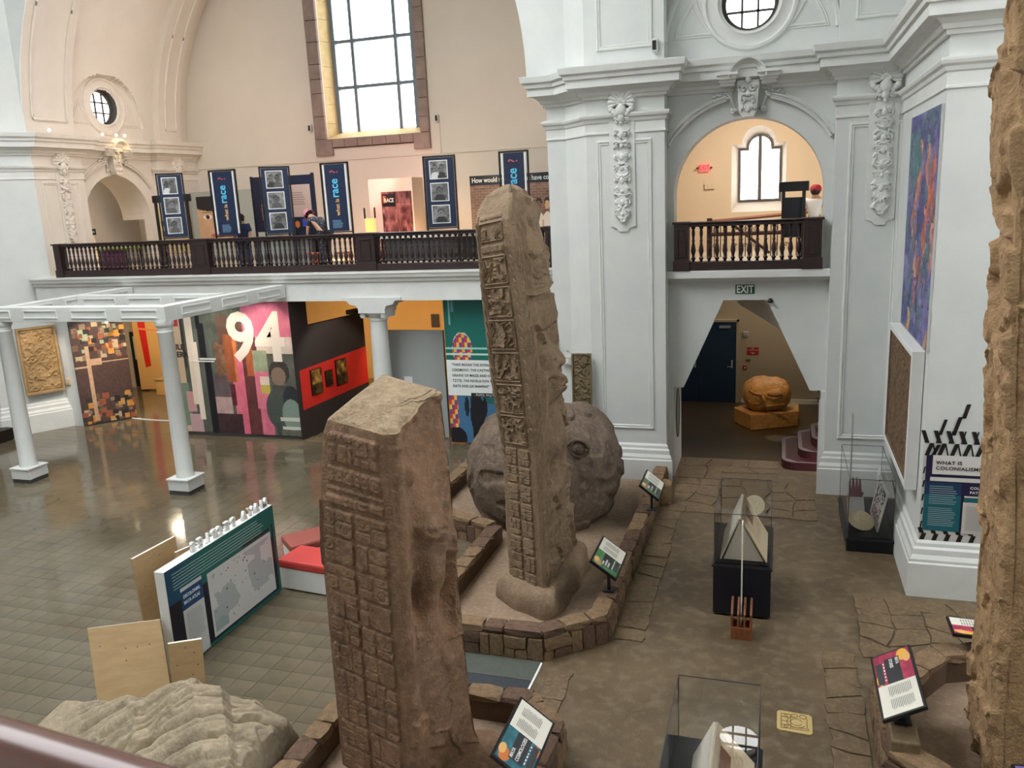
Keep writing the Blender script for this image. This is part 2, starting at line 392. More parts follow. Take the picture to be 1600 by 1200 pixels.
def scroll(U, V, sc, seed, freq=3.2, soft=.35):
    """carved interlace: contour bands of a domain-warped noise"""
    wx = fb2(U/sc, V/sc, seed, 3); wy = fb2(U/sc+9, V/sc+4, seed+5, 3)
    n = fb2(U/sc*.9+1.6*wx, V/sc*.9+1.6*wy, seed+11, 2)
    t = np.sin(2*np.pi*freq*n); return ss(-soft, soft, t)*(.65+.35*ss(-.2, .8, np.sin(2*np.pi*freq*2*n+1)))
def split(x0, y0, x1, y1, rr, mn, out, d=0):
    w_, h_ = x1-x0, y1-y0
    if (d >= 1 and rr.random() < .3) or max(w_, h_) < 2*mn or d > 3: out.append((x0, y0, x1, y1)); return
    t = rr.uniform(.32, .68)
    if (w_ > h_*rr.uniform(.8, 1.25)): split(x0, y0, x0+w_*t, y1, rr, mn, out, d+1); split(x0+w_*t, y0, x1, y1, rr, mn, out, d+1)
    else: split(x0, y0, x1, y0+h_*t, rr, mn, out, d+1); split(x0, y0+h_*t, x1, y1, rr, mn, out, d+1)
class Field:
    """height field over a face w x h metres"""
    def __init__(s, w_, h_, nu, nv):
        s.u = np.linspace(0, w_, nu+1); s.v = np.linspace(0, h_, nv); s.U, s.V = np.meshgrid(s.u, s.v); s.H = np.zeros_like(s.U); s.w = w_; s.h = h_
    def win(s, x0, y0, x1, y1):
        return slice(*np.searchsorted(s.v, [y0, y1])), slice(*np.searchsorted(s.u, [x0, x1]))
    def glyph(s, x0, y0, x1, y1, seed, amp, mn=.06, gap=.008, edge=.024):
        rr = random.Random(seed); cs = []; split(x0, y0, x1, y1, rr, mn, cs); sl0 = s.win(x0, y0, x1, y1)
        U0 = s.U[sl0]; V0 = s.V[sl0]; q0 = rb(U0, V0, x0+gap, y0+gap, x1-gap, y1-gap, min(x1-x0, y1-y0)*.16)
        h0 = ss(-.004, edge, q0)*.62; s.H[sl0] = np.maximum(s.H[sl0], h0*amp)
        for (a, b, c, d) in cs:
            sl = s.win(a, b, c, d); U = s.U[sl]; V = s.V[sl]
            if U.size == 0: continue
            g = gap*.9; q = rb(U, V, a+g, b+g, c-g, d-g, min(c-a, d-b)*.25); h = ss(-.001, edge*.8, q)*rr.uniform(.36, .5)
            k = rr.random(); cx, cy = (a+c)/2, (b+d)/2; R_ = np.hypot(U-cx, V-cy); r0 = min(c-a, d-b)*.27; f = ss(.008, .03, q)
            if k < .3: h = h-.22*np.exp(-((R_-r0)/.009)**2)*f
            elif k < .36: h = h-.16*ss(.3, .9, np.sin((V-b)/(d-b)*np.pi*3))*f
            elif k < .44: h = h-.16*ss(.3, .9, np.sin((U-a)/(c-a)*np.pi*3))*f
            elif k < .7: h = h-.2*(1-scroll(U+seed, V, .12, seed % 50, 1.6))*f
            m = rb(U, V, x0+gap, y0+gap, x1-gap, y1-gap, .02); s.H[sl] = s.H[sl]+h*amp*ss(-.002, .012, m)
    def panel(s, x0, y0, x1, y1, seed, amp, sc=.12, freq=3.0):
        sl = s.win(x0, y0, x1, y1); U = s.U[sl]; V = s.V[sl]; q = rb(U, V, x0, y0, x1, y1, .03)
        border = ss(0, .012, q)*(1-ss(.018, .03, q)); inner = ss(.025, .04, q)*scroll(U, V, sc, seed, freq)
        s.H[sl] = np.maximum(s.H[sl], amp*np.maximum(border*.8, inner))
    def feathers(s, x0, x1, y0, y1, step, amp):
        sl = s.win(x0, y0, x1, y1); U = s.U[sl]; V = s.V[sl]; c = (U-x0)/(x1-x0)
        t = ((V+step*.8*(2*c-1)**2)/step) % 1.0; s.H[sl] = np.maximum(s.H[sl], amp*(.25+.75*t)*ss(0, .15, c)*ss(0, .15, 1-c))
# ================================================================== STRUCTURE
def arc(cx, cy, r, a0, a1, n): return [(cx+r*math.cos(math.radians(a0+(a1-a0)*i/n)), cy+r*math.sin(math.radians(a0+(a1-a0)*i/n))) for i in range(n+1)]
def rect(x0, y0, x1, y1): return [(x0, y0), (x1, y0), (x1, y1), (x0, y1)]
def st(o, label=None): o['kind'] = 'structure'; return tag(o, label) if label else o
X, Y, Z = (1, 0, 0), (0, 1, 0), (0, 0, 1)

# --- floor: slab, tiles one by one near the camera, flagstones along the kerbs
mb = MB().box(-30, -4, -.3, -2.75, 26, -.004); floor = obj('floor', mb, 'joint', org=(-14, 8, -.3)); st(floor)
obj('polished_floor', MB().box(-30, 17.7, -.05, -4.6, 26, 0), 'floor', floor)
obj('concrete_floor', MB().box(-2.75, -4, -.05, 10, 24, 0), 'conc', floor)
obj('exit_room_floor', MB().box(-4, 17.92, -.02, 1.6, 23, .004), 'shadefloor', floor)  # darker finish carries the exit room's shade in its colour
T = .305
tl = MB(); g = .0011
tl.add([(-T/2+g, -T/2+g, -.008), (T/2-g, -T/2+g, -.008), (T/2-g, T/2-g, -.008), (-T/2+g, T/2-g, -.008), (-T/2+g+.002, -T/2+g+.002, 0), (T/2-g-.002, -T/2+g+.002, 0), (T/2-g-.002, T/2-g-.002, 0), (-T/2+g+.002, T/2-g-.002, 0)],
       [(4, 5, 6, 7), (0, 1, 5, 4), (1, 2, 6, 5), (2, 3, 7, 6), (3, 0, 4, 7)])
cells = []
for i in range(int(27.2/T)):
    for j in range(int(20/T)):
        x = -2.78-T*(i+.5); y = 17.68-T*(j+.5)
        cells.append((x, y, math.hypot(x+3, y)))
inview = [c for c in cells if c[0]+.4 > -19.9 and c[1] > 6.3 and (c[0] < -4.9 or c[1] > 16.2) and not (c[0] > -6.3 and 13 < c[1] < 16) and c[0] > -1.02*c[1]+(-2.6 if c[1] < 9 else -4.5)]
inview.sort(key=lambda c: c[2]); near = set((c[0], c[1]) for c in inview[:298])
tme = mesh_data('tile', tl, 'tile'); rest = MB()
for c in cells:
    jz = RNG.normal(0, .001, 2)
    if (c[0], c[1]) in near:
        piece('tile', tme, floor, Matrix.Translation((c[0], c[1], 0)) @ Matrix.Rotation(jz[0], 4, 'X') @ Matrix.Rotation(jz[1], 4, 'Y'))
    else: rest.add([(v[0]+c[0], v[1]+c[1], v[2]+jz[0]*v[0]+jz[1]*v[1]) for v in tl.v], tl.f)
obj('tile_field', rest, 'tile', floor, kind='stuff')
def flagfield(poly, cell, seed, z=0.0):
    """irregular paving: jittered cells, shrunk, each a thin slab of its own"""
    rr = random.Random(seed); (x0, y0, x1, y1) = poly; nx = max(1, round((x1-x0)/cell)); ny = max(1, round((y1-y0)/cell))
    P = [[(x0+(x1-x0)*i/nx+(rr.uniform(-.3, .3)*cell if 0 < i < nx else 0), y0+(y1-y0)*j/ny+(rr.uniform(-.3, .3)*cell if 0 < j < ny else 0)) for i in range(nx+1)] for j in range(ny+1)]
    for j in range(ny):
        for i in range(nx):
            q = [P[j][i], P[j][i+1], P[j+1][i+1], P[j+1][i]]
            r8 = []
            for k in range(4):
                a, b = q[k], q[(k+1) % 4]; r8 += [a, ((a[0]+b[0])/2+rr.uniform(-.04, .04), (a[1]+b[1])/2+rr.uniform(-.04, .04))]
            cx = sum(p[0] for p in q)/4; cy = sum(p[1] for p in q)/4; h = z+.012+rr.uniform(0, .012)
            lo = [(cx+(p[0]-cx)*.965, cy+(p[1]-cy)*.965, z-.03) for p in r8]; hi = [(cx+(p[0]-cx)*.93, cy+(p[1]-cy)*.93, h) for p in r8]
            m = MB().add(lo+hi, [tuple(range(8, 16))]+[(k, (k+1) % 8, 8+(k+1) % 8, 8+k) for k in range(8)])
            obj('flagstone', m, 'flag', floor)
flagfield((.62, 6.2, 1.03, 10.2), .34, 1); flagfield((1.1, 10.15, 1.95, 11.85), .42, 2); flagfield((1.95, 10.7, 3.2, 11.85), .42, 12)
flagfield((-1.9, 14.6, .75, 16.5), .45, 3); flagfield((-2.0, 9.9, -1.6, 14.6), .4, 4); flagfield((-1.9, 16.5, .1, 17.85), .5, 5)
flagfield((-2.6, 8.0, -2.3, 9.0), .3, 6)

# --- plans of the walls (room on the right hand of the path)
PR = [(-4.5, 25), (-4.5, 16.85), (-4.12, 16.85), (-3.55, 16.2), (-3.55, 16.15), (-2.07, 16.15), (-2.07, 16.6), (.9, 16.6), (.9, 16.15), (1.96, 16.15), (1.96, 12.14), (9, 12.14)]
PL = [(-27, 16.75), (-20.15, 16.75), (-19.2, 18.2), (-19.2, 19.93), (-19.45, 19.93), (-19.45, 23.1), (-19.2, 23.1), (-19.2, 25)]
HI = 16.0
flat = [(0, 0), (0, HI)]
st(obj('wall_right', sweep(PR, flat, (7, 11)), 'plaster'))
st(obj('wall_pier', sweep(PR, flat, (1, 6)), 'plaster'))
st(obj('wall_transept', sweep(PR, flat, (0, 1)), 'cream'))
st(obj('wall_left', sweep(PL, flat, (0, 2)), 'plaster'))
CORN = [(0, 7.5), (.05, 7.5), (.06, 7.56), (.1, 7.56), (.12, 7.62), (.2, 7.68), (.3, 7.7), (.3, 7.84), (.34, 7.85), (.35, 7.91), (.4, 7.95), (.42, 8.05), (.42, 8.07), (0, 8.1)]
CAP = [(0, 6.86), (.025, 6.87), (.025, 6.9), (.012, 6.91), (.012, 7.06), (.035, 7.08), (.05, 7.13), (.085, 7.16), (.1, 7.2), (.1, 7.23), (0, 7.25)]
BASE = [(.13, 0), (.13, .5), (.11, .52), (.11, .56), (.075, .62), (.07, .7), (.04, .73), (.035, .78), (.02, .8), (0, .82)]
def band(name, path, prof, seg, m): return st(obj(name, sweep(path, prof, seg), m))
band('trim_1', PR, CORN, (1, 11), 'trimw'); band('trim_3', PL, CORN, (0, 2), 'trimw'); band('trim_4', PL, CORN, (2, 7), 'ornc')
for k, (a, b) in enumerate(((1, 6), (8, 11))): band('trim_%d' % (5+k), PR, CAP, (a, b), 'trimw'); band('baseboard_%s' % ('pier', 'right')[k], PR, BASE, (a, b if k else 5), 'trimw')
band('trim_7', PL, CAP, (0, 2), 'trimw'); band('trim_8', PL, CAP, (2, 4), 'ornc'); band('trim_9', PL, CAP, (5, 7), 'ornc'); band('baseboard_left', PL, BASE, (0, 2), 'trimw')
PANEL = [(-.055, 0), (-.045, .025), (-.02, .03), (-.012, .012), (.012, .012), (.02, .02), (.035, 0)]
def rmold(name, x0, z0, x1, z1, O, r, m): return st(obj(name, MB().mold(rect(x0, z0, x1, z1), PANEL, O, r, Z), m))
rmold('trim_10', -3.3, 1.17, -2.36, 6.7, (0, 16.15, 0), X, 'trimw'); rmold('trim_11', 1.17, 1.13, 1.93, 6.72, (0, 16.15, 0), X, 'trimw')
rmold('trim_12', -3.26, 8.4, -2.33, 12, (0, 16.15, 0), X, 'trimw'); rmold('trim_13', 1.2, 8.5, 1.95, 12, (0, 16.15, 0), X, 'trimw')

# --- wall with the arch, the six-sided portal and the round window above it
CX, CZ, RI = -.6, 5.67, 1.36
bay = [(-2.07, 1.89), (-1.78, 1.89), (-1.01, 3.65), (-.2, 3.65), (.62, 1.89), (.9, 1.89), (.9, HI), (-2.07, HI)]
arch_o = [(CX+RI, 4.25)]+arc(CX, CZ, RI, 0, 180, 40)+[(CX-RI, 4.25)]
OC = (-.6, 9.02)
def plate_wall(name, loops, depth, O, r, m): return st(obj(name, MB().plate(loops, depth, O, r, Z), m))
plate_wall('wall_arch', [bay, arch_o, arc(*OC, .5, 0, 350, 35)], .55, (0, 16.6, 0), X, 'plaster')
mb = MB()
for a, b in (((-1.97, 1.89), (-1.78, 1.89)), ((-1.78, 1.89), (-1.01, 3.65)), ((-1.01, 3.65), (-.2, 3.65)), ((-.2, 3.65), (.62, 1.89)), ((.62, 1.89), (.82, 1.89))):
    d = Vector((b[0]-a[0], 0, b[1]-a[1])); n = Vector((-d.z, 0, d.x)).normalized()*.08
    A0 = Vector((a[0], 16.62, a[1])); B0 = Vector((b[0], 16.62, b[1])); dy = Vector((0, 1.3, 0))
    mb.add([A0, B0, B0+dy, A0+dy, A0+n, B0+n, B0+dy+n, A0+dy+n], [(0, 1, 2, 3), (7, 6, 5, 4), (0, 4, 5, 1), (1, 5, 6, 2), (2, 6, 7, 3), (3, 7, 4, 0)])
st(obj('wall_portal', mb, 'plaster'))
st(obj('wall_jamb', MB().box(-2.07, 16.55, 0, -1.97, 17.9, 1.89).box(.82, 16.55, 0, .9, 17.1, 1.89), 'plaster'))
st(obj('trim_14', MB().box(-2.07, 16.35, 4.1, .9, 16.62, 4.25).box(-2.07, 16.5, 4.02, .9, 16.62, 4.1), 'trimw', bevel=.012))
# archivolt with scrolled ends, soffit, keystone
AV = [(.01, 0), (.015, .1), (-.02, .115), (-.035, .06), (-.05, .06), (-.065, .1), (-.085, .1), (-.1, .05), (-.125, .045), (-.13, 0)]
def archivolt(name, O, r, cx, m, flip=False):
    mb = MB()
    for a0, a1 in ((33, 77), (103, 147)):
        q = arc(cx, CZ, 1.78, a0, a1, 24); mb.mold(q, [(o+.07, h) for o, h in AV][::-1], O, r, Z, False)
    O = Vector(O); rv = Vector(r); n = rv.cross(Vector(Z))
    for sgn in (-1, 1):   # scroll ends and leaf tufts
        ex, ez = cx+sgn*1.78*math.cos(math.radians(77)), CZ+1.78*math.sin(math.radians(77))
        sp = [O+rv*(ex-sgn*.03+sgn*.085*(1-t/22)*math.cos(t*.55+1.2))+Vector(Z)*(ez+.035+.085*(1-t/22)*math.sin(t*.55+1.2))+n*.06 for t in range(20)]
        mb.tube(sp, .022, 6)
        for k in range(5):
            a = math.radians(90-sgn*0); px = ex+sgn*(.1+.05*k); pz = ez+.03+.045*math.sin(k*1.1)-.028*k
            mb.ell(O+rv*px+Vector(Z)*pz+n*.05, (.05-.005*k, .05-.005*k, .032), 8, 5)
    return st(obj(name, mb, m, auto=40))
archivolt('trim_15', (0, 16.6, 0), X, CX, 'trimw')
def spiral(c, r0, turns, sgn, O, rv, n, h, k=18, ph=0):
    return [O+rv*(c[0]+sgn*r0*(1-.8*t/k)*math.cos(ph+turns*6.283*t/k))+Vector(Z)*(c[1]+r0*(1-.8*t/k)*math.sin(ph+turns*6.283*t/k))+n*h for t in range(k+1)]
def keystone(label, O, r, cx, m):
    O = Vector(O); r = Vector(r); n = r.cross(Vector(Z)); t = thing('keystone_ornament', label, 'ornament', O+r*cx+Vector(Z)*7.0)
    mb = MB().plate([[(cx-.155, 7.12), (cx-.1, 7.02), (cx+.1, 7.02), (cx+.155, 7.12), (cx+.2, 7.66), (cx-.2, 7.66)]], .24, O+n*.22, r, Z); obj('console', mb, m, t, bevel=.012)
    mb = MB().mold(arc(cx, 7.68, .2, 0, 180, 20), [(0, .12), (0, .3), (-.02, .33), (-.05, .34), (-.06, .37), (-.09, .41), (-.11, .46), (-.13, .47), (-.13, .2)], O, r, Z, False)
    [mb.obox(O+r*(cx+sg*.36)+Vector(Z)*zc+n*(hh/2), r*ww, n*(hh/2), (0, 0, hz)) for sg in (-1, 1) for zc, hh, ww, hz in ((7.6, .3, .13, .03), (7.65, .36, .15, .025), (7.71, .42, .17, .035), (7.765, .47, .19, .022))]
    obj('arched_hood', mb, m, t, auto=40)
    mb = MB(); W_ = lambda x, z, h: O+r*(cx+x)+Vector(Z)*z+n*h
    for s in (-1, 1):
        mb.tube(spiral((cx+s*.085, 7.52), .075, 1.6, s, O, r, n, .24), .02); mb.tube(spiral((cx+s*.08, 7.3), .06, 1.3, -s, O, r, n, .24), .018)
        for k in range(4): mb.ell(W_(s*(.03+.03*k), 7.2-.03*abs(k-1.5), .235), (.018, .03, .045), 8, 5)
        mb.tube([W_(s*.02, 7.42, .24), W_(s*.1, 7.4, .26), W_(s*.12, 7.3, .25)], [.025, .02, .01])
        for k in range(4): mb.ell(W_(s*.035*k, 7.78+.03*math.cos(k*.8), .25), (.022, .025, .05), 8, 5)
    mb.ell(W_(0, 7.66, .26), (.05, .05, .06), 10, 6); mb.ell(W_(0, 7.16, .24), (.03, .03, .07), 8, 5); mb.ell(W_(0, 7.42, .25), (.045, .045, .06), 8, 5)
    obj('carved_foliage', mb, m, t, smooth=True)
    for s in (-1, 1):
        mb = MB().tube(spiral((cx+s*.3, 7.56), .09, 1.5, s, O, r, n, .05), .03); mb.tube([W_(s*.38, 7.5, .05), W_(s*.3, 7.36, .05), W_(s*.26, 7.2, .05)], .03); mb.tube(spiral((cx+s*.26, 7.14), .06, 1.4, -s, O, r, n, .05), .024)
        obj('side_scroll', mb, m, t, smooth=True)
keystone('grey plaster keystone ornament over the balcony arch above the EXIT sign', (0, 16.6, 0), X, CX, 'trimw')
# lunette mouldings and round window above the arch
def lunette(tn, O, r, cx, m):
    mb = MB().mold(arc(cx, 9.02, .8, 0, 350, 35), [(-.05, 0), (-.02, .05), (.03, .06), (.06, .02), (.2, .02), (.24, .05), (.28, .0)][::-1], O, r, Z)
    mb.mold(arc(cx, 8.4, 1.5, 2, 178, 36), [(-.04, 0), (-.03, .05), (.02, .06), (.05, 0)], O, r, Z, False)
    for s in (-1, 1):
        p = [(cx+s*1.32, 8.5), (cx+s*.62, 8.5)]+[(cx+s*(.62+.34*math.sin(k/6*1.4)), 8.5+.62*k/6) for k in range(1, 7)]+[(cx+s*(1.32-.3*(1-k/4)**1.4), 9.1-.6*k/4) for k in range(0, 4)]
        if s > 0: p = p[::-1]
        mb.mold(p[::-1], PANEL, O, r, Z)
    return st(obj('trim_%d' % tn, mb, m, auto=40))
lunette(16, (0, 16.6, 0), X, CX, 'trimw')
def round_window(nm, O, r, cx, cz, rad, depth):
    O = Vector(O); r = Vector(r); n = r.cross(Vector(Z)); t = thing(nm, None, None, O+r*cx+Vector(Z)*(cz-rad)); t['kind'] = 'structure'
    k = 36; mb = MB().mold(arc(cx, cz, rad, 0, 360-360/k, k-1), [(.0, 0), (.0, -depth), (.075, -depth), (.075, -depth-.05)], O, r, Z); obj('reveal', mb, 'dkframe', t, auto=40)
    g = O-n*depth; mb = MB()
    ri = rad-.075
    for c in (-.33, .33):
        hl = ri*math.sqrt(1-c*c); mb.obox(g+r*(cx+c*ri)+Vector(Z)*cz, r*.02, n*.02, Vector(Z)*hl); mb.obox(g+r*cx+Vector(Z)*(cz+c*ri), r*hl, n*.02, Vector(Z)*.02)
    obj('glazing_bars', mb, 'dkframe', t)
    for i in range(3):
        for j in range(3):
            x0, x1 = ((-1, -.33), (-.33, .33), (.33, 1))[i]; z0, z1 = ((-1, -.33), (-.33, .33), (.33, 1))[j]
            pts = [(a, b) for a in np.linspace(x0, x1, 5) for b in (z0, z1)]
            def cl(a, b):
                l = math.hypot(a, b); return (a/l, b/l) if l > 1 else (a, b)
            q = [cl(a, z0) for a in np.linspace(x0, x1, 6)]+[cl(x1, b) for b in np.linspace(z0, z1, 6)[1:]]+[cl(a, z1) for a in np.linspace(x1, x0, 6)[1:]]+[cl(x0, b) for b in np.linspace(z1, z0, 6)[1:-1]]
            obj('pane', MB().add([g+r*(cx+a*ri)+Vector(Z)*(cz+b*ri) for a, b in q], [tuple(range(len(q)))]), 'glass', t)
round_window('window_4', (0, 16.6, 0), X, *OC, .5, .22)

# --- left transept wall: upper pilasters, bay with arch, vault ribs, round window
r_l = (0, 1, 0)   # right-hand direction when facing -X: looking at the wall from +X, +Y runs to the right
OL = (-19.45, 0, 0); CY = 21.4
archL = [(CY+RI, 3.6)]+arc(CY, CZ-.02, RI, 0, 180, 40)+[(CY-RI, 3.6)]
plate_wall('wall_bay', [rect(19.93, 3.6, 23.1, 8.1), archL[::-1]] if False else [[(19.93, 3.6), (CY-RI, 3.6)]+arc(CY, CZ-.02, RI, 180, 0, 40)+[(CY+RI, 3.6), (23.1, 3.6), (23.1, 8.1), (19.93, 8.1)]], .3, OL, r_l, 'cream')
st(obj('wall_pilasters', sweep(PL, [(0, 3.6), (0, 8.1)], (2, 4)), 'cream')); st(obj('wall_pilaster_far', sweep(PL, [(0, 3.6), (0, 8.1)], (5, 7)), 'cream'))
rmold('trim_17', 18.45, 3.9, 19.65, 6.75, (-19.2, 0, 0), r_l, 'ornc')
archivolt('trim_18', OL, r_l, CY, 'ornc'); keystone('cream plaster keystone ornament over the far left arch, lit by small spotlights', OL, r_l, CY, 'ornc')
# vault: barrel over the transept, ribs standing 15 cm proud; the lunette wall and its window are upright
VX, VR = -11.75, 7.7
def vx(z, R_=VR): return VX-math.sqrt(R_*R_-(z-8.0)**2)
def vault(name, y0, y1, R_, z1=13.5, m='cream'):
    zs = np.linspace(8.0, z1, 90); P = [[(vx(z, R_), y, z) for y in (y0, y1)] for z in zs]; return MB().grid(P)
zs = np.linspace(8.0, 13.5, 111); ys = np.linspace(19.9, 23.4, 141); P = np.zeros((111, 141, 3)); keep = []
for i, z in enumerate(zs):
    for j, y in enumerate(ys):
        inside = (y-CY)**2+(z-8.4)**2 < 1.5**2 or (z < 8.4 and abs(y-CY) < 1.5); P[i, j] = (-19.45 if inside else vx(z), y, z)
mb = MB().grid(P)
def fin(f):
    c = np.mean([mb.v[i] for i in f], 0); return (c[1]-CY)**2+(c[2]-9.0)**2 > .52**2
mb.f = [f for f in mb.f if fin(f)]; st(obj('wall_vault', mb, 'cream'))
lunette(19, OL, r_l, CY, 'ornc'); round_window('window_2', OL, r_l, CY, 9.0, .53, .2)
for k, (y0, y1) in enumerate(((18.185, 19.9), (23.4, 24.45))):
    mb = vault('rib', y0, y1, 7.48)
    for y in ((y1,) if k == 0 else (y0, y1)):
        zs2 = np.linspace(8.0, 13.5, 40); mb.grid([[(vx(z, 7.48), y, z), (vx(z, 7.9), y, z)] for z in zs2])
    st(obj('wall_rib_%s' % ('front', 'back')[k], mb, 'cream'))
    q = [(y0+.3, 8.45), (y1-.25, 8.45), (y1-.25, 13.4), (y0+.3, 13.4)]; mm = MB()   # panel moulding that follows the curve
    pts = [(y0+.3, z) for z in np.linspace(13.4, 8.45, 60)]+[(y1-.25, z) for z in np.linspace(8.45, 13.4, 60)]
    for off, h in ((0, 0),): pass
    path = [Vector((vx(z, 7.465), y, z)) for y, z in pts]; mm.tube(path, .035, 6); st(obj('trim_%d' % (20+k), mm, 'ornc', auto=50))
st(obj('wall_vault_far', MB().grid([[(vx(z, 7.7), y, z) for y in (24.45, 25)] for z in np.linspace(8, 13.5, 30)]), 'cream'))
# big arch face of the transept (crossing side), both haunches
cl = [(vx(z, 7.48), z) for z in np.linspace(8.1, 13.8, 30)]
st(obj('wall_arch_left', MB().plate([cl+[(-21.5, 13.8), (-21.5, 8.1)]], .004, (0, 18.18, 0), X, Z), 'plaster'))
cr = [(-24.1-x+.0, z) for x, z in [(vx(z, 7.48), z) for z in np.linspace(8.1, 13.8, 30)]]
st(obj('wall_arch_right', MB().plate([[(-3.6, 8.1), (-3.6, 13.8)]+cr[::-1]], .2, (0, 16.8, 0), X, Z), 'plaster'))
# room behind the left arch: niche with a second arch
mb = MB().plate([[(18.6, 3.6), (20.9, 3.6)]+arc(21.6, 5.0, .7, 180, 0, 20)+[(22.3, 3.6), (24.5, 3.6), (24.5, 8), (18.6, 8)]], .5, (-21.4, 0, 0), r_l, Z)
st(obj('wall_niche', mb, 'cream'))
st(obj('wall_niche_sides', MB().box(-24.5, 18.5, 3.6, -19.75, 18.6, 8).box(-24.5, 24.4, 3.6, -19.75, 24.5, 8).box(-24.6, 18.5, 3.6, -24.5, 24.5, 8).box(-24.5, 18.5, 7.9, -19.75, 24.5, 8.0), 'cream'))
mb = MB().grid([[(x, CY+(RI+.02)*math.cos(a), CZ-.02+(RI+.02)*math.sin(a)) for a in np.linspace(0, math.pi, 30)] for x in (-19.5, -20.6)]); st(obj('trim_22', mb, 'cream'))

# --- back wall with the tall window
plate_wall('wall_back', [[(-21, 3.6), (-4.3, 3.6), (-4.3, HI), (-21, HI)], rect(-14.03, 7.9, -10.74, 14.6)], .25, (0, 25, 0), X, 'back')
st(obj('trim_23', MB().tube([(-19.2, 24.98, 7.22), (-4.5, 24.98, 7.22)], .012, 6).tube([(-10.1, 24.98, 8.2), (-10.1, 24.98, 7.22)], .012, 6), 'back'))
def big_window():
    t = thing('window_1', None, None, (-12.4, 25, 7.38)); t['kind'] = 'structure'
    def stone(x0, z0, x1, z1): obj('stone_block', MB().box(x0+.006, 24.9, z0+.006, x1-.006, 25.05, z1-.006), 'winstone', t, bevel=.012)
    rr = random.Random(2)
    for s in (0, 1):
        x0, x1 = ((-14.45, -14.03), (-10.74, -10.41))[s]; z = 7.9
        while z < 14.4: h = rr.uniform(.42, .72); stone(x0, z, x1, z+h); z += h
    stone(-14.45, 7.38, -13.83, 7.9); stone(-10.98, 7.4, -10.41, 7.9); x = -13.83
    while x < -11.05: w_ = min(rr.uniform(.4, .55), -10.98-x); w_ = -10.98-x if -10.98-x-w_ < .2 else w_; stone(x, 7.62, x+w_, 7.9); x += w_
    for s in (0, 1):   # deep splayed reveal in pale stone, block by block
        z = 7.9; xa, xb = ((-14.03, -13.87), (-10.74, -11.02))[s]
        while z < 14.4:
            h = rr.uniform(.5, .75); mb = MB(); e = .005; sg = -1 if s == 0 else 1
            mb.add([(xa, 25.05, z+e), (xb, 25.6, z+e+.0), (xb, 25.6, z+h-e), (xa, 25.05, z+h-e), (xa+sg*.2, 25.05, z+e), (xb+sg*.2, 25.6, z+e), (xb+sg*.2, 25.6, z+h-e), (xa+sg*.2, 25.05, z+h-e)],
                   [(0, 1, 2, 3), (7, 6, 5, 4), (0, 4, 5, 1), (1, 5, 6, 2), (2, 6, 7, 3), (3, 7, 4, 0)])
            obj('reveal_stone', mb, 'winrev', t); z += h
    obj('sloping_sill', MB().add([(-14.03, 25.0, 7.9), (-10.74, 25.0, 7.9), (-10.9, 25.62, 8.14), (-13.95, 25.62, 8.14), (-14.03, 25.0, 7.6), (-10.74, 25, 7.6), (-10.9, 25.62, 7.6), (-13.95, 25.62, 7.6)], [(0, 1, 2, 3), (0, 4, 5, 1), (1, 5, 6, 2), (2, 6, 7, 3), (3, 7, 4, 0)]), 'winrev', t)
    mb = MB()
    for x in (-13.83, -11.05): mb.box(x-.07, 25.52, 8.1, x+.07, 25.7, 14.6)
    obj('window_frame', mb, 'iron', t)
    for x in (-13.16, -11.64): obj('mullion', MB().box(x-.055, 25.54, 8.1, x+.055, 25.7, 14.6), 'iron', t)
    for z in (9.5, 10.9, 12.3): obj('transom', MB().box(-13.8, 25.53, z-.05, -11.1, 25.69, z+.05), 'iron', t)
    zz = [8.14, 9.5, 10.9, 12.3, 14.5]; xx = [-13.8, -13.16, -11.64, -11.1]
    for a in range(4):
        for b in range(3): obj('pane', MB().add([(xx[b], 25.62, zz[a]), (xx[b+1], 25.62, zz[a]), (xx[b+1], 25.62, zz[a+1]), (xx[b], 25.62, zz[a+1])], [(0, 1, 2, 3)]), 'glass', t)
big_window()

# --- transept balcony slab, fascia, column below
st(obj('ceiling', MB().box(-26, 18.0, 3.6, -4.5, 25, 4.18), 'dim'))
BALP = [(-19.3, 17.72), (-4.3, 17.72)]
st(obj('trim_24', sweep(BALP, [(0, 3.56), (0, 4.0), (.05, 4.02), (.06, 4.08), (.12, 4.12), (.14, 4.2), (.16, 4.21), (.16, 4.255), (-.6, 4.255), (-.6, 3.56), (0, 3.56)]), 'trimw'))
def column():
    t = thing('trim_column', None, None, (-9.17, 17.98, 0)); t['kind'] = 'structure'
    obj('shaft', MB().lathe([(.24, 0), (.24, .15), (.225, .2), (.225, 1.6), (.205, 3.05), (.225, 3.07), (.225, 3.11), (.205, 3.13)], (-9.17, 17.98, 0), 24), 'plaster', t, auto=40)
    mb = MB().box(-9.52, 17.66, 3.27, -8.82, 18.3, 3.36)
    for s in (-1, 1):
        for yy in (17.72, 18.24): mb.tube([(-9.17+s*(.27+.06*math.cos(a)*(1-a/14)), yy, 3.2+.06*math.sin(a)*(1-a/14)) for a in np.linspace(0, 11, 22)], .022, 6)
        mb.box(-9.17+s*.27-.06, 17.72, 3.14, -9.17+s*.27+.06, 18.24, 3.27)
    mb.lathe([(.2, 3.13), (.27, 3.2), (.3, 3.27)], (-9.17, 17.98, 0), 20); obj('capital', mb, 'plaster', t, bevel=.01)
    obj('bracket', MB().plate([[(-9.52, 3.36), (-8.82, 3.36), (-8.78, 3.44), (-8.6, 3.48), (-8.55, 3.56), (-8.4, 3.58), (-8.4, 3.64), (-9.95, 3.64), (-9.95, 3.58), (-9.8, 3.56), (-9.74, 3.48), (-9.56, 3.44)]], .7, (0, 17.66, 0), X, Z), 'plaster', t)
column()
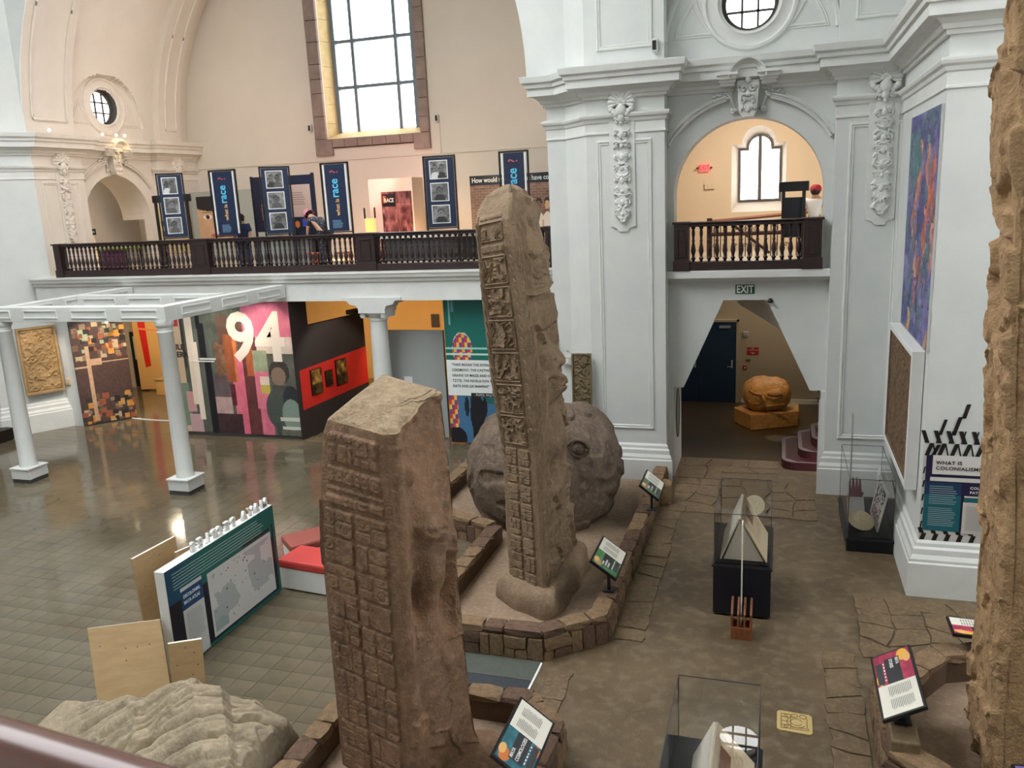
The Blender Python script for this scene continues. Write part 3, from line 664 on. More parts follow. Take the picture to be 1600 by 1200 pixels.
# --- room under the balcony
st(obj('wall_under', MB().box(-26, 24.9, 0, -4.5, 25, 3.6).box(-9.6, 24.0, 0, -9.5, 24.9, 3.6), 'amber'))
st(obj('wall_under_right', MB().box(-5.6, 18.4, 0, -5.5, 25, 3.6), 'dim'))
plate_wall('wall_under_left', [rect(18.3, 0, 24.9, 3.6), rect(23.4, .0, 24.4, 1.9)], .2, (-22.6, 0, 0), r_l, 'cream')
st(obj('wall_pier_return', MB().box(-19.25, 18.1, 0, -18.72, 18.3, 3.6), 'plaster'))
# --- gallery room behind the arch
st(obj('wall_gallery', MB().box(-3.6, 17.1, 4.2, -3.5, 22.6, 8).box(2.6, 17.1, 4.2, 2.7, 22.6, 8).box(-3.6, 17.1, 7.7, 2.7, 22.6, 7.8), 'tan'))
st(obj('floor_gallery', MB().box(-3.6, 16.62, 4.05, 2.7, 22.6, 4.2), 'dim'))
def lobe(x0, x1, z0, zs, r, sh=.0):   # rectangle with a round-arched top between square shoulders
    c = (x0+x1)/2; return [(x0, z0), (x1, z0), (x1, zs), (c+r+sh, zs)]+arc(c, zs+.02, r, 0, 180, 16)+[(c-r-sh, zs), (x0, zs)]
plate_wall('wall_gallery_back', [[(-3.6, 4.2), (2.6, 4.2), (2.6, 7.8), (-3.6, 7.8)], lobe(-1.2, .12, 5.15, 6.82, .41)], .08, (0, 22.5, 0), X, 'tan')
def gallery_window():
    t = thing('window_3', None, None, (-.53, 22.5, 5.15)); t['kind'] = 'structure'
    lo = lobe(-1.2, .12, 5.15, 6.82, .41); li = lobe(-1.04, 0, 5.4, 6.72, .32)
    O = Vector((0, 22.5, 0)); m = len(lo); obj('splayed_reveal', MB().add([(x, 22.5, z) for x, z in lo]+[(x, 22.95, z) for x, z in li], [(i, (i+1) % m, m+(i+1) % m, m+i) for i in range(m)]), 'cream', t)
    obj('window_frame', MB().mold(li, [(0, .0), (0, .07), (.05, .07), (.05, 0)], (0, 22.95, 0), X, Z), 'dkframe', t)
    obj('mullion', MB().box(-.565, 22.88, 5.4, -.475, 22.96, 7.04), 'dkframe', t)
    mb = MB()
    for x in (-.8, -.26): mb.box(x-.008, 22.92, 5.42, x+.008, 22.94, 6.95)
    for z in (5.78, 6.2, 6.55): mb.box(-1.0, 22.92, z-.007, -.04, 22.94, z+.007)
    obj('glazing_bars', mb, 'dkframe', t)
    for k, x0 in enumerate((-1.0, -.8, -.48, -.26)):
        x1 = (-.8, -.56, -.26, -.04)[k]; zz = [5.42, 5.78, 6.2, 6.55, (6.74, 7.0, 7.0, 6.74)[k]]
        for a in range(4): obj('pane', MB().add([(x0, 22.93, zz[a]), (x1, 22.93, zz[a]), (x1, 22.93, zz[a+1]), (x0, 22.93, zz[a+1])], [(0, 1, 2, 3)]), 'glass', t)
gallery_window()
# --- exit room below
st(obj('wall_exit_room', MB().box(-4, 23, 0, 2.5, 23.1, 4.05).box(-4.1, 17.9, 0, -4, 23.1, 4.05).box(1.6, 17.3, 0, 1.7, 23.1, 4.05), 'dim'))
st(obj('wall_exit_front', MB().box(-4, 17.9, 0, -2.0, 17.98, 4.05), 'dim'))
st(obj('baseboard_exit', MB().box(-.9, 22.97, 0, 1.6, 23, .12), 'white'))
st(obj('wall_stair_soffit', MB().plate([[(-1.0, 3.95), (-.82, 3.4), (-.04, 2.9), (.4, 2.6), (1.5, 2.0), (1.5, 3.95)]], .1, (0, 18.05, 0), X, Z), 'cream'))
def blue_door():
    t = thing('door_1', None, None, (-1.95, 22.98, 0)); t['kind'] = 'structure'
    for x0, x1, hx in ((-2.02, -1.06, -1.16), (-3.0, -2.04, -2.14)):
        l = obj('door_leaf', MB().box(x0, 22.93, .01, x1, 22.99, 2.23), 'navydoor', t, bevel=.006)
        obj('handle', MB().box(hx-.02, 22.9, .98, hx+.02, 22.93, 1.2).tube([(hx, 22.88, 1.02), (hx-.12, 22.88, 1.02)], .012), 'silver', l)
    obj('door_closer', MB().box(-1.5, 22.88, 2.08, -1.2, 22.93, 2.15), 'silver', t); obj('door_frame', MB().box(-1.05, 22.92, 0, -.99, 23, 2.3).box(-3.07, 22.92, 0, -3.01, 23, 2.3).box(-3.07, 22.92, 2.24, -.99, 23, 2.3), 'dim', t)
blue_door()
# --- far walls of the hall that only reflections and light reach
st(obj('wall_west', MB().box(-30.2, -4, 0, -30, 26, HI), 'plaster')); st(obj('wall_south', MB().box(-30, -4.2, 0, 10, -4, HI), 'plaster')); st(obj('ceiling_hall', MB().box(-30, -4, 15.9, -15.5, 26, 16.2).box(-6, -4, 15.9, 10, 26, 16.2).box(-15.5, -4, 15.9, -6, 2, 16.2).box(-15.5, 14, 15.9, -6, 26, 16.2), 'plaster')); st(obj('wall_east', MB().plate([rect(-13, 0, 4, HI), rect(-9.5, 6.5, -3.5, 14.5)], .2, (10, 0, 0), (0, -1, 0), Z), 'plaster'))  # unseen; ceiling hole and east wall opening are put in to admit light
# ================================================================== BALUSTRADES
def baluster_mesh(h, r, m):
    pr = [(.55, 0), (.55, .05), (.9, .07), (.9, .1), (.5, .13), (.62, .2), (.95, .3), (.85, .38), (.5, .52), (.42, .56), (.62, .58), (.62, .61), (.42, .63), (.48, .7), (.66, .8), (.6, .87), (.42, .92), (.8, .95), (.8, 1)]
    return mesh_data('baluster', MB().lathe([(a*r, b*h) for a, b in pr], n=8), m, smooth=True)
def balustrade(label, x0, x1, y, z0, posts, group, step, rail_h=.88, pw=.25):
    t = thing('balustrade', label, 'balustrade', ((x0+x1)/2, y, z0)); zt = z0+rail_h
    obj('top_rail', MB().box(x0, y-.1, zt-.09, x1, y+.1, zt-.03).box(x0, y-.13, zt-.03, x1, y+.13, zt), 'wood', t, bevel=.01)
    obj('bottom_rail', MB().box(x0, y-.11, z0, x1, y+.11, z0+.17), 'wood', t, bevel=.01)
    for px, w_ in posts:
        p = obj('post', MB().box(px-w_, y-.13, z0, px+w_, y+.13, zt-.02).box(px-w_-.02, y-.15, z0, px+w_+.02, y+.15, z0+.2).box(px-w_-.03, y-.16, zt-.03, px+w_+.03, y+.16, zt+.01), 'wood', t, bevel=.008)
        if w_ > .1: obj('post_panel', MB().mold(rect(px-w_*.62, z0+.26, px+w_*.62, zt-.12), [(0, 0), (.008, .02), (.03, .02), (.04, 0)], (0, y-.13, 0), X, Z), 'wood', p)
    me = baluster_mesh(rail_h-.26, .05, 'wood'); ps = sorted(posts)
    for (a, wa), (b, wb) in zip(ps[:-1], ps[1:]):
        n = int((b-wb-a-wa)/step); s = (b-wb-a-wa)/n
        for k in range(n): piece('baluster', me, t, Matrix.Translation((a+wa+s*(k+.5), y, z0+.17)))
    return t
balustrade('long dark wooden balustrade along the transept balcony below the banners', -18.5, -4.62, 17.86, 4.255, [(-18.38, .1), (-13.86, .26), (-9.23, .24), (-4.75, .12)], None, .135)
balustrade('short dark wooden balustrade across the arched opening above the EXIT sign', -1.93, .73, 16.48, 4.25, [(-1.79, .14), (.58, .16)], None, .145, .92)
def inner_rail():
    t = thing('stair_railing', 'thin brown stair railing with iron scrolls seen behind the arch balustrade', 'railing', (-.5, 20, 4.2))
    obj('handrail', MB().tube([(-1.55, 20.2, 5.02), (.75, 20.2, 5.17)], .04, 8), 'oak', t)
    obj('newel_post', MB().box(-1.62, 20.15, 4.2, -1.5, 20.25, 5.1), 'wood', t)
    obj('side_rail', MB().tube([(-1.5, 19.2, 4.78), (.4, 19.2, 4.78)], .045, 8).tube([(-1.0, 19.1, 5.0), (-.2, 19.1, 4.35)], .03, 8), 'maroon', t)
    mb = MB().lathe([(.012, 0), (.012, .82)], n=6); me = mesh_data('iron_bar', mb, 'black')
    for k in range(16): piece('iron_bar', me, t, Matrix.Translation((-1.45+k*.14, 20.2, 4.2)))
    sc = MB().tube([(.0+.05*(1-a/12)*math.cos(a), 0, .05*(1-a/12)*math.sin(a)) for a in np.linspace(0, 10, 18)], .008, 5); me2 = mesh_data('iron_scroll', sc, 'black')
    for k in range(8):
        for zz in (4.5, 4.85): piece('iron_scroll', me2, t, Matrix.Translation((-1.4+k*.22, 19.6, zz)))
inner_rail()

# ================================================================== SHELL-AND-FOLIAGE WALL ORNAMENTS
def shell_drop(label, O, r, c, zt, zb, m, group='plaster shell and foliage drops on the pilasters'):
    O = Vector(O); r = Vector(r); n = r.cross(Vector(Z)); W_ = lambda x, z, h: O+r*(c+x)+Vector(Z)*z+n*h
    t = thing('wall_ornament', label, 'ornament', W_(0, zb, 0), group=group); B = Matrix((r, n, Vector(Z))).transposed()
    mb = MB(); cz = zt-.27; nr, na = 14, 89; G = np.zeros((nr, na, 3))
    for i, q in enumerate(np.linspace(.02, 1, nr)):
        for j, a in enumerate(np.linspace(math.radians(-28), math.radians(208), na)):
            rib = abs(math.sin((j/(na-1))*math.pi*11)); R_ = (.25+.022*rib)*q; h = .075+.03*math.sin(q*2.4)+.028*(rib-.5)*min(1, q*1.6); h = h if i < nr-1 else 0
            G[i, j] = W_(R_*math.cos(a), cz+R_*math.sin(a)*1.05, h)
    mb.grid(G); nr = 8; G = np.zeros((nr, 41, 3))
    for i, q in enumerate(np.linspace(.02, 1, nr)):
        for j, a in enumerate(np.linspace(-.2, 3.34, 41)): rib = abs(math.sin(j/40*math.pi*7)); G[i, j] = W_((.1+.012*rib)*q*math.cos(a), cz-.03+(.1+.012*rib)*q*math.sin(a), (.11+.03*math.sin(q*2.5)+.015*rib*q) if i < nr-1 else .05)
    mb.grid(G); obj('shell', mb, m, t, smooth=True)
    top = cz-.1; hgt = top-zb-.16; nu, nv = 44, int(hgt/.011); u = np.linspace(-.2, .2, nu); v = np.linspace(0, hgt, nv); U, V = np.meshgrid(u, v); A = np.abs(U)
    half = .135+.035*np.sin(V*2*np.pi/.42)+.02*np.sin(V*2*np.pi/.17+1); half = np.where(V > hgt-.25, .19-.05*np.abs(np.sin((hgt-V)*14)), half); half = half*ss(-.05, .14, V)
    edge = half-A; H = (.03+.055*scroll(A, V, .14, 21, 2.6)+.03*np.cos(A/.12))*ss(-.002, .018, edge); P = np.array(O)+(c+U)[..., None]*np.array(r)+(zb+.16+V)[..., None]*np.array(Z)+(H+.005)[..., None]*np.array(n)
    mb = MB().grid(P); e = edge.ravel(); mb.f = [f for f in mb.f if max(e[i] for i in f) > -.004]
    z = top-.22; i = 0
    while z > zb+.25:
        for s in (-1, 1):
            if i % 2 == 0: mb.tube(spiral((c+s*.085, z), .06, 1.5, s, O, r, n, .085, 14), .018, 6)
            else: mb.tube(spiral((c+s*.075, z), .05, 1.4, -s, O, r, n, .085, 12), .016, 6); mb.ell(W_(s*.13, z-.02, .06), (.035, .03, .05), 8, 5, B)
        mb.ell(W_(0, z-.03, .085), ((.04, .055)[i % 2], .04, (.05, .075)[i % 2]), 10, 6, B); z -= .21; i += 1
    for s in (-1, 1):
        for k in range(3): mb.ell(W_(s*(.1+.045*k), cz-.2+.04*k, .08), (.055, .05, .06), 8, 5, B)
    mb.ell(W_(0, cz-.13, .1), (.1, .07, .12), 12, 8, B); mb.ell(W_(0, cz-.26, .1), (.06, .05, .09), 10, 6, B)
    obj('foliage', mb, m, t, smooth=True)
    obj('backing_tablet', MB().plate([[(c-.24, zb+.1), (c-.12, zb+.06), (c-.08, zb), (c+.08, zb), (c+.12, zb+.06), (c+.24, zb+.1), (c+.24, cz-.3), (c-.24, cz-.3)]], .03, O+n*.03, r, Z), m, t, bevel=.006)
shell_drop('white shell and foliage ornament on the pilaster between tall stela and EXIT portal', (0, 16.15, 0), X, -2.86, 7.68, 5.05, 'trimw')
shell_drop('white shell and foliage ornament on the pilaster beside the painted mural', (0, 16.15, 0), X, 1.66, 7.74, 5.02, 'trimw')
shell_drop('cream shell and foliage ornament left of the far left arch', (-19.2, 0, 0), r_l, 19.15, 7.62, 4.95, 'ornc')
shell_drop('cream shell and foliage ornament right of the far left arch, partly behind a photo banner', (-19.2, 0, 0), r_l, 24.0, 7.62, 5.05, 'ornc')

# ================================================================== STELAE
def interp_keys(keys):
    k = np.array(sorted(keys)); return lambda z: np.stack([np.interp(z, k[:, 0], k[:, 1]), np.interp(z, k[:, 0], k[:, 2])], -1)
def stela(mbside, C, L, R, zb, tops, fields, rcorner=.05, nv=600):
    """four-sided tapering shaft. C/L/R: keyed corners (z,x,y); tops: top z of L,C,R,B; fields: relief per face (L-C, C-R, R-B, B-L)"""
    fC, fL, fR = interp_keys(C), interp_keys(L), interp_keys(R)
    v = np.linspace(0, 1, nv); loops = []
    zL, zC, zR, zB = [zb+v*(t-zb) for t in tops]
    pL = np.concatenate([fL(zL), zL[:, None]], 1); pC = np.concatenate([fC(zC), zC[:, None]], 1); pR = np.concatenate([fR(zR), zR[:, None]], 1)
    pB = np.concatenate([fL(zB)+fR(zB)-fC(zB), zB[:, None]], 1)
    for (a, b), F in zip(((pL, pC), (pC, pR), (pR, pB), (pB, pL)), fields):
        nu = F.shape[1]-1; t = np.linspace(0, 1, nu+1)[None, :, None]; P = a[:, None]*(1-t)+b[:, None]*t
        d = b-a; n = np.stack([d[:, 1], -d[:, 0]], -1); n /= np.linalg.norm(n, axis=1)[:, None]; ln = np.linalg.norm(d[:, :2], axis=1)
        e = np.minimum(t[..., 0], 1-t[..., 0])*ln[:, None]; q = np.clip((rcorner-e)/rcorner, 0, 1)
        h = F*ss(0, .04, e)-rcorner*.5*q*q
        P[..., :2] += n[:, None, :]*h[..., None]; loops.append(P[:, :-1])
    P = np.concatenate(loops, 1); mbside.grid(P, True); return P[-1]
def cap_mesh(loop, amp, sc, dome, seed, nr=40):
    c = loop.mean(0); t = np.linspace(0, 1, nr)[:, None, None]; P = loop[None]*(1-t)+c*t
    nz = fb2(P[..., 0]*sc, P[..., 1]*sc, seed, 5)-.5; k = ss(0, .12, t[..., 0]*np.ones(P.shape[:2])); P[..., 2] += k*(amp*nz+dome*np.sqrt(np.clip(t[..., 0], 0, 1)))
    return MB().grid(P, True)
def rough(F, seed, a1=.03, a2=.008):
    F.H = F.H+a1*(fb2(F.U*2.2, F.V*2.2, seed, 4)-.5)+a2*(fb2(F.U*18, F.V*18, seed+2, 3)-.5); return F.H

def near_stela():
    nv = 620; zb = .05
    C = [(0.05, -3.26, 6.3), (.5, -3.26, 6.33), (1.83, -3.26, 6.35), (2.43, -3.25, 6.35), (2.83, -3.23, 6.36), (3.69, -3.27, 6.38), (3.85, -3.28, 6.38)]
    L = [(0.05, -4.27, 6.68), (1.6, -4.27, 6.7), (2.5, -4.26, 6.7), (3.05, -4.22, 6.7), (3.35, -4.18, 6.72), (3.7, -4.12, 6.72), (3.95, -4.02, 6.75)]
    R = [(0.05, -2.72, 7.08), (.2, -2.78, 7.06), (.45, -2.87, 7.05), (.75, -2.9, 7.05), (2.0, -2.94, 7.05), (3.3, -2.96, 7.05), (4.0, -3.0, 7.05), (4.15, -3.05, 7.05)]
    t = thing('stone_stela', 'nearest reddish-brown carved stela with a broken sloping sandy top', 'stela', (-3.4, 6.9, zb))
    F0 = Field(1.05, 3.75, 250, nv); F1 = Field(.8, 3.9, 200, nv)
    rows = [.06+.286*k for k in range(11)]
    for i in range(10):
        y0, y1 = rows[i], rows[i+1]; F0.glyph(.08, y0+.006, .5, y1-.006, 100+i, .028, .13, .008, .014); F0.glyph(.51, y0+.006, .94, y1-.006, 200+i, .028, .13, .008, .014)
    F0.glyph(.1, 2.94, .93, 3.06, 31, .025, .06, .01); F0.glyph(.1, 3.07, .93, 3.14, 37, .02, .05, .01); F0.glyph(.1, 3.16, .93, 3.34, 35, .03, .09, .01); F0.glyph(.1, 3.36, .93, 3.68, 33, .035, .12, .012)
    rough(F0, 1, .03, .007)
    b = rb(F0.U, F0.V, -.1, 2.25, .06, 3.0, .05); F0.H += .05*ss(0, .06, b)   # side swelling at the left edge
    # worn figure on the right face: deep hollow, body, feet
    F1.H = .07*scroll(F1.U, F1.V, .5, 21, 2.0, .7)*ss(1.9, 2.3, F1.V)+.035*scroll(F1.U, F1.V, .34, 23, 2.2, .7)*(1-ss(1.7, 2.1, F1.V))
    F1.H += .13*np.exp(-((F1.U-.42)/.17)**4-((F1.V-2.55)/.55)**4)-.15*np.exp(-((F1.U-.25)/.09)**2-((F1.V-2.1)/.3)**2)-.17*np.exp(-((F1.U-.62)/.1)**2-((F1.V-2.0)/.35)**2)+.05*np.exp(-((F1.U-.08)/.06)**2)
    rough(F1, 4, .06, .008)
    F2 = Field(1, 4, 24, nv); F3 = Field(.8, 4, 24, nv); rough(F2, 6, .05); rough(F3, 7, .05)
    mb = MB(); top = stela(mb, C, L, R, zb, (3.82, 3.8, 4.06, 4.12), [F0.H, F1.H, F2.H, F3.H], .04, nv); obj('shaft', mb, 'stela1', t, auto=50)
    obj('broken_top', cap_mesh(top, .09, 9, .06, 3), 'top1', t, smooth=True)
    foot = [(-2.95, 6.35), (-2.55, 6.75), (-2.5, 7.25), (-2.75, 7.45), (-3.3, 7.3), (-3.25, 6.5)]
    P = np.array([[(x*(1-k)+(-2.95)*k, y*(1-k)+6.95*k, .04+z) for x, y in foot] for k, z in ((0, 0), (.06, .12), (.2, .24), (.5, .3), (1, .3))]); obj('foot_rubble', MB().grid(P, True), 'stela1', t, bevel=.03)
near_stela()

def tall_stela():
    nv = 900; zb = .3
    C = [(.3, -3.01, 10.26), (2.45, -3.04, 10.26), (3.57, -3.08, 10.26), (4.61, -3.18, 10.26), (5.22, -3.25, 10.27), (5.55, -3.28, 10.32), (5.8, -3.3, 10.45), (5.95, -3.32, 10.6)]
    L = [(.3, -3.65, 10.59), (2.4, -3.66, 10.59), (3.32, -3.77, 10.59), (4.58, -3.84, 10.59), (5.45, -3.88, 10.6), (5.65, -3.86, 10.7), (5.8, -3.8, 10.8)]
    R = [(.3, -2.95, 11.75), (1.43, -2.98, 11.75), (2.54, -3.02, 11.75), (2.87, -3.04, 11.75), (4.14, -3.08, 11.75), (4.55, -3.19, 11.75), (5.2, -3.23, 11.72), (5.63, -3.3, 11.6), (5.85, -3.36, 11.4)]
    t = thing('stone_stela', 'tallest grey-brown carved stela with stacked figure panels, standing in the middle enclosure', 'stela', (-3.3, 10.9, .08))
    F0 = Field(.72, 5.4, 190, nv); F1 = Field(1.48, 5.5, 250, nv)
    for i in range(8):
        y0 = .06+i*.255; F0.glyph(.1, y0+.008, .33, y0+.245, 300+i, .028, .075, .005, .01); F0.glyph(.35, y0+.008, .58, y0+.245, 330+i, .028, .075, .005, .01)
    ys = [2.13, 2.56, 2.99, 3.42, 3.85, 4.28, 4.68]
    for i in range(6): F0.panel(.1, ys[i]+.01, .57, ys[i+1]-.01, 41+i*7, .04, .15, 4.4)
    F0.glyph(.1, 4.69, .57, 4.82, 71, .026, .1, .01); F0.panel(.1, 4.84, .57, 5.1, 77, .03, .16, 2.5); F0.glyph(.1, 5.11, .57, 5.2, 79, .02, .07, .01)
    F0.feathers(.59, .71, 2.1, 5.0, .15, .036); F0.feathers(.0, .09, 2.0, 5.2, .16, .03); rough(F0, 11, .02, .006)
    U, V = F1.U, F1.V   # standing figure: headdress, mask, face, collar, arms, skirt, then glyph rows at the foot
    F1.H = .1*scroll(U, V, .55, 61, 2.4, .5)*ss(2.2, 2.6, V)+.08*scroll(U, V, .5, 65, 2.2, .5)*(1-ss(2.2, 2.6, V))+.008*scroll(U, V, .2, 63, 2.0)
    F1.H *= ss(.28, .36, U)*.8+.2
    for (u, vv, a, b, d) in ((.78, 3.05, .26, .34, .13), (.78, 4.1, .3, .4, .09), (.8, 4.75, .22, .25, .06), (.8, 2.2, .34, .3, .09), (.55, 1.75, .12, .4, .06), (1.05, 1.7, .14, .45, .06), (.8, 1.45, .2, .3, .05)): F1.H += 1.4*d*np.exp(-(((U-u)/a)**4+((V-vv)/b)**4))
    for (u, vv, a, b, d) in ((.45, 1.0, .05, .2, .1), (.88, .95, .05, .24, .1), (.5, 1.75, .05, .22, .09), (1.02, 2.6, .1, .25, .11), (.55, 2.5, .06, .16, .09), (1.1, 3.5, .09, .2, .06), (.48, 3.4, .04, .3, .06), (.78, 3.12, .12, .018, .05), (.78, 2.88, .14, .02, .05), (.7, 3.24, .05, .03, .04), (.9, 3.24, .05, .03, .04), (.78, 3.68, .3, .02, .05), (.8, 4.5, .25, .02, .04)): F1.H -= d*np.exp(-((U-u)/a)**2-((V-vv)/b)**2)
    sl = F1.win(.02, .0, .27, 5.1); F1.H[sl] = 0; F1.feathers(.03, .15, 2.1, 5.0, .17, .045); F1.feathers(.15, .26, 2.0, 4.6, .21, .04); F1.glyph(.04, .05, .22, 1.9, 91, .03, .08, .01)
    for k in range(5): F1.glyph(.34, .06+.17*k, .75, .22+.17*k, 500+k, .03, .1, .01); F1.glyph(.78, .06+.17*k, 1.3, .22+.17*k, 520+k, .03, .1, .01)
    rough(F1, 13, .03, .004)
    F2 = Field(.7, 5.5, 40, nv); F3 = Field(1.4, 5.5, 40, nv); rough(F2, 15, .05); rough(F3, 17, .05)
    mb = MB(); top = stela(mb, C, L, R, zb, (5.76, 5.86, 5.8, 5.86), [F0.H, F1.H, F2.H, F3.H], .05, nv); obj('shaft', mb, 'stela2', t, auto=50)
    obj('rounded_top', cap_mesh(top, .05, 5, .16, 9), 'stela2', t, smooth=True)
    # irregular plinth
    q = np.array([(-3.84, 10.54), (-3.4, 10.22), (-2.93, 10.05), (-2.82, 10.1), (-2.74, 10.9), (-2.72, 11.75), (-2.85, 12.1), (-3.5, 12.2), (-3.8, 11.9)])
    cc = q.mean(0); lay = [(1.0, .08), (1.01, .14), (1.0, .3), (.96, .38), (.86, .46), (.6, .48), (.0, .48)]; P = []
    for k, z in lay:
        ring = []
        for i in range(9):
            for s in range(8):
                p = q[i]*(1-s/8)+q[(i+1) % 9]*s/8; p = cc+(p-cc)*k; ring.append((p[0]+.02*math.sin(p[1]*9+z*20), p[1]+.02*math.sin(p[0]*11), z+(.05*(fb2(p[0]*4, p[1]*4, 8, 3)-.5) if z > .1 else 0)))
        P.append(ring)
    obj('plinth', MB().grid(P, True), 'stela2', t, smooth=True)
tall_stela()

def right_stela():
    nv = 620; zb = .05
    C = [(.05, 2.1, 7.85), (.75, 2.07, 7.9), (1.63, 2.06, 7.9), (2.47, 2.03, 7.9), (4.04, 1.92, 7.9), (5.13, 1.87, 7.9), (6.21, 1.83, 7.9), (7.3, 1.79, 7.9)]
    L = [(.05, 2.04, 8.9), (.4, 2.03, 8.9), (1.06, 1.99, 8.9), (2.14, 2.0, 8.9), (3.81, 1.97, 8.9), (5.04, 1.98, 8.9), (6.3, 1.87, 8.9), (7.4, 1.88, 8.9)]
    R = [(.05, 3.2, 7.75), (2, 3.15, 7.8), (5, 3.05, 7.8), (7.4, 2.95, 7.85)]
    t = thing('stone_stela', 'tan carved stela at the right edge, densely carved along its left face', 'stela', (2.5, 8.3, zb))
    F0 = Field(1.0, 7.2, 190, nv); F1 = Field(1.1, 7.2, 150, nv)
    F0.H = .1*scroll(F0.U, F0.V, .5, 81, 2.6, .8)*ss(3.6, 4.2, F0.V)+.012*scroll(F0.U, F0.V, .2, 83, 2.2, .6)+.07*scroll(F0.U*1.5, F0.V, .5, 87, 2.6, .7)*(1-ss(3.6, 4.2, F0.V)); rough(F0, 21, .05, .005)
    for i in range(12): F1.glyph(.25, .2+i*.28, .6, .46+i*.28, 400+i, .025, .08); F1.glyph(.63, .2+i*.28, .98, .46+i*.28, 430+i, .025, .08)
    F1.H += .04*scroll(F1.U, F1.V, .3, 89, 2.4)*ss(3.6, 4, F1.V); rough(F1, 23, .04, .01)
    F2 = Field(1, 7, 20, nv); F3 = Field(1, 7, 20, nv)
    mb = MB(); top = stela(mb, C, L, R, zb, (7.35, 7.3, 7.3, 7.35), [F0.H, F1.H, F2.H, F3.H], .09, nv); obj('shaft', mb, 'stela3', t, auto=50)
    obj('flat_top', cap_mesh(top, .05, 5, .05, 19, 12), 'stela3', t, smooth=True)
right_stela()

def blob(c, r, seed, amp, sc, n=260, m=170, sq=1.0, car=.05, cars=.5):
    th = np.linspace(0, math.pi, m)[:, None]; ph = np.linspace(0, 2*math.pi, n, endpoint=False)[None]
    D = np.stack([np.sin(th)*np.cos(ph), np.sin(th)*np.sin(ph), np.cos(th)*np.ones_like(ph)], -1)
    f = lambda a: np.sign(a)*np.abs(a)**sq
    P = f(D)*np.array(r); d = amp*(fb3(P*sc+20, seed, 3)-.45)*2
    wv = P/cars+1.2*np.stack([fb3(P/cars+30, seed+1, 2), fb3(P/cars+40, seed+2, 2), fb3(P/cars+50, seed+3, 2)], -1)
    t = np.sin(2*np.pi*2.6*fb3(wv+60, seed+5, 2)); d = d+car*ss(-.3, .4, t)+.02*(fb3(P*14+20, seed+7, 3)-.5)
    return P+D*d[..., None]+np.array(c)
P = blob((-4.0, 14.0, .95), (1.33, 1.25, 1.18), 3, .16, 1.1, sq=.86, car=.06, cars=.5); P[..., 2] = np.maximum(P[..., 2], .06)
mb = MB().grid(P, True); b = thing('carved_boulder', 'huge rounded dark brown carved boulder behind the tallest stela', 'boulder', (-4.0, 14.0, .06)); obj('boulder_body', mb, 'boulder', b, smooth=True)
mb = MB().tube([(-2.98+.0, 13.08+.02*math.cos(a), 1.72+.14*math.sin(a)) if False else (-3.12+.17*math.cos(a), 12.98-.03*math.sin(a), 1.66+.15*math.sin(a)) for a in np.linspace(0, 6.28, 24)], .035, 6).ell((-3.12, 13.0, 1.66), (.12, .08, .11), 14, 8)
mb.tube([(-3.62+.2*math.cos(a), 13.0+.12*math.sin(a), 2.1+.05*math.sin(a)) for a in np.linspace(0, 6.28, 24)], .03, 6)
obj('carved_eye', mb, 'boulder', b, smooth=True)

def rock():
    xs = np.linspace(-8.2, -4.73, 330); ys = np.linspace(5.1, 7.0, 190); Xg, Yg = np.meshgrid(xs, ys)
    kx = np.array([-7.4, -7.06, -6.59, -6.14, -5.96, -5.65, -5.33, -5.0, -4.91, -4.63, -4.3, -4.2, -4.12]); kz = np.array([.5, .6, .84, 1.06, 1.07, 1.22, 1.35, 1.32, 1.2, 1.15, 1.0, .8, .5])
    kx, kz = kx*1.1017, np.maximum(0, 5.8-(5.8-kz)*1.1017)
    yc = 6.45+.06*np.sin(xs*2); t = (Yg-yc)/np.where(Yg > yc, .5, 1.5)
    H = np.interp(Xg*6.5/Yg, kx, kz)*np.sqrt(np.clip(1-t*t, 0, 1)); H *= ss(-4.73, -4.82, Xg)
    w1 = fb2(Xg*1.1, Yg*1.1, 4, 4); a = -Xg*.55+Yg*1.0; q = np.abs(np.sin(np.pi*(a*2.6+2.2*w1))); q2 = np.abs(np.sin(np.pi*(a*6+4*w1)))
    H = H*.95+ss(0, .3, H)*(.12*(q**.6-.6)+.03*(q2**.7-.6)+.04*(scroll(Xg, Yg, .4, 7, 2.0)-.5)+.025*(fb2(Xg*10, Yg*10, 6, 4)-.5))
    P = np.stack([Xg, Yg, np.maximum(H, .0)], -1)
    o = obj('carved_rock', MB().grid(P), 'rock', org=(-6.2, 6.2, 0), smooth=True); tag(o, 'pale weathered carved rock in front of the plywood sheets, bottom left', 'rock')
rock()
# ================================================================== STONE KERBS (each stone an object)
def stone_unit(seed):
    rr = random.Random(seed); vs = []; idx = {}; fs = []
    def vid(i, j, k):
        if (i, j, k) not in idx:
            p = [(-.5, 0, .5)[q] for q in (i, j, k)]; e = sum(1 for q in (i, j, k) if q != 1)
            s = {3: .9, 2: .965, 1: 1.0, 0: 1}[e]; idx[(i, j, k)] = len(vs); vs.append([a*s+rr.uniform(-.05, .05) for a in p])
        return idx[(i, j, k)]
    for ax in range(3):
        for sd in (0, 2):
            for a in (0, 1):
                for b in (0, 1):
                    q = []
                    for (da, db) in ((0, 0), (1, 0), (1, 1), (0, 1)):
                        c = [0, 0, 0]; c[ax] = sd; c[(ax+1) % 3] = a+da; c[(ax+2) % 3] = b+db; q.append(vid(*c))
                    fs.append(tuple(q if sd == 2 else q[::-1]))
    return MB().add(vs, fs)
STONES = [mesh_data('stone', stone_unit(40+k), ('kerb', 'kerb', 'kerb2')[k % 3]) for k in range(9)]
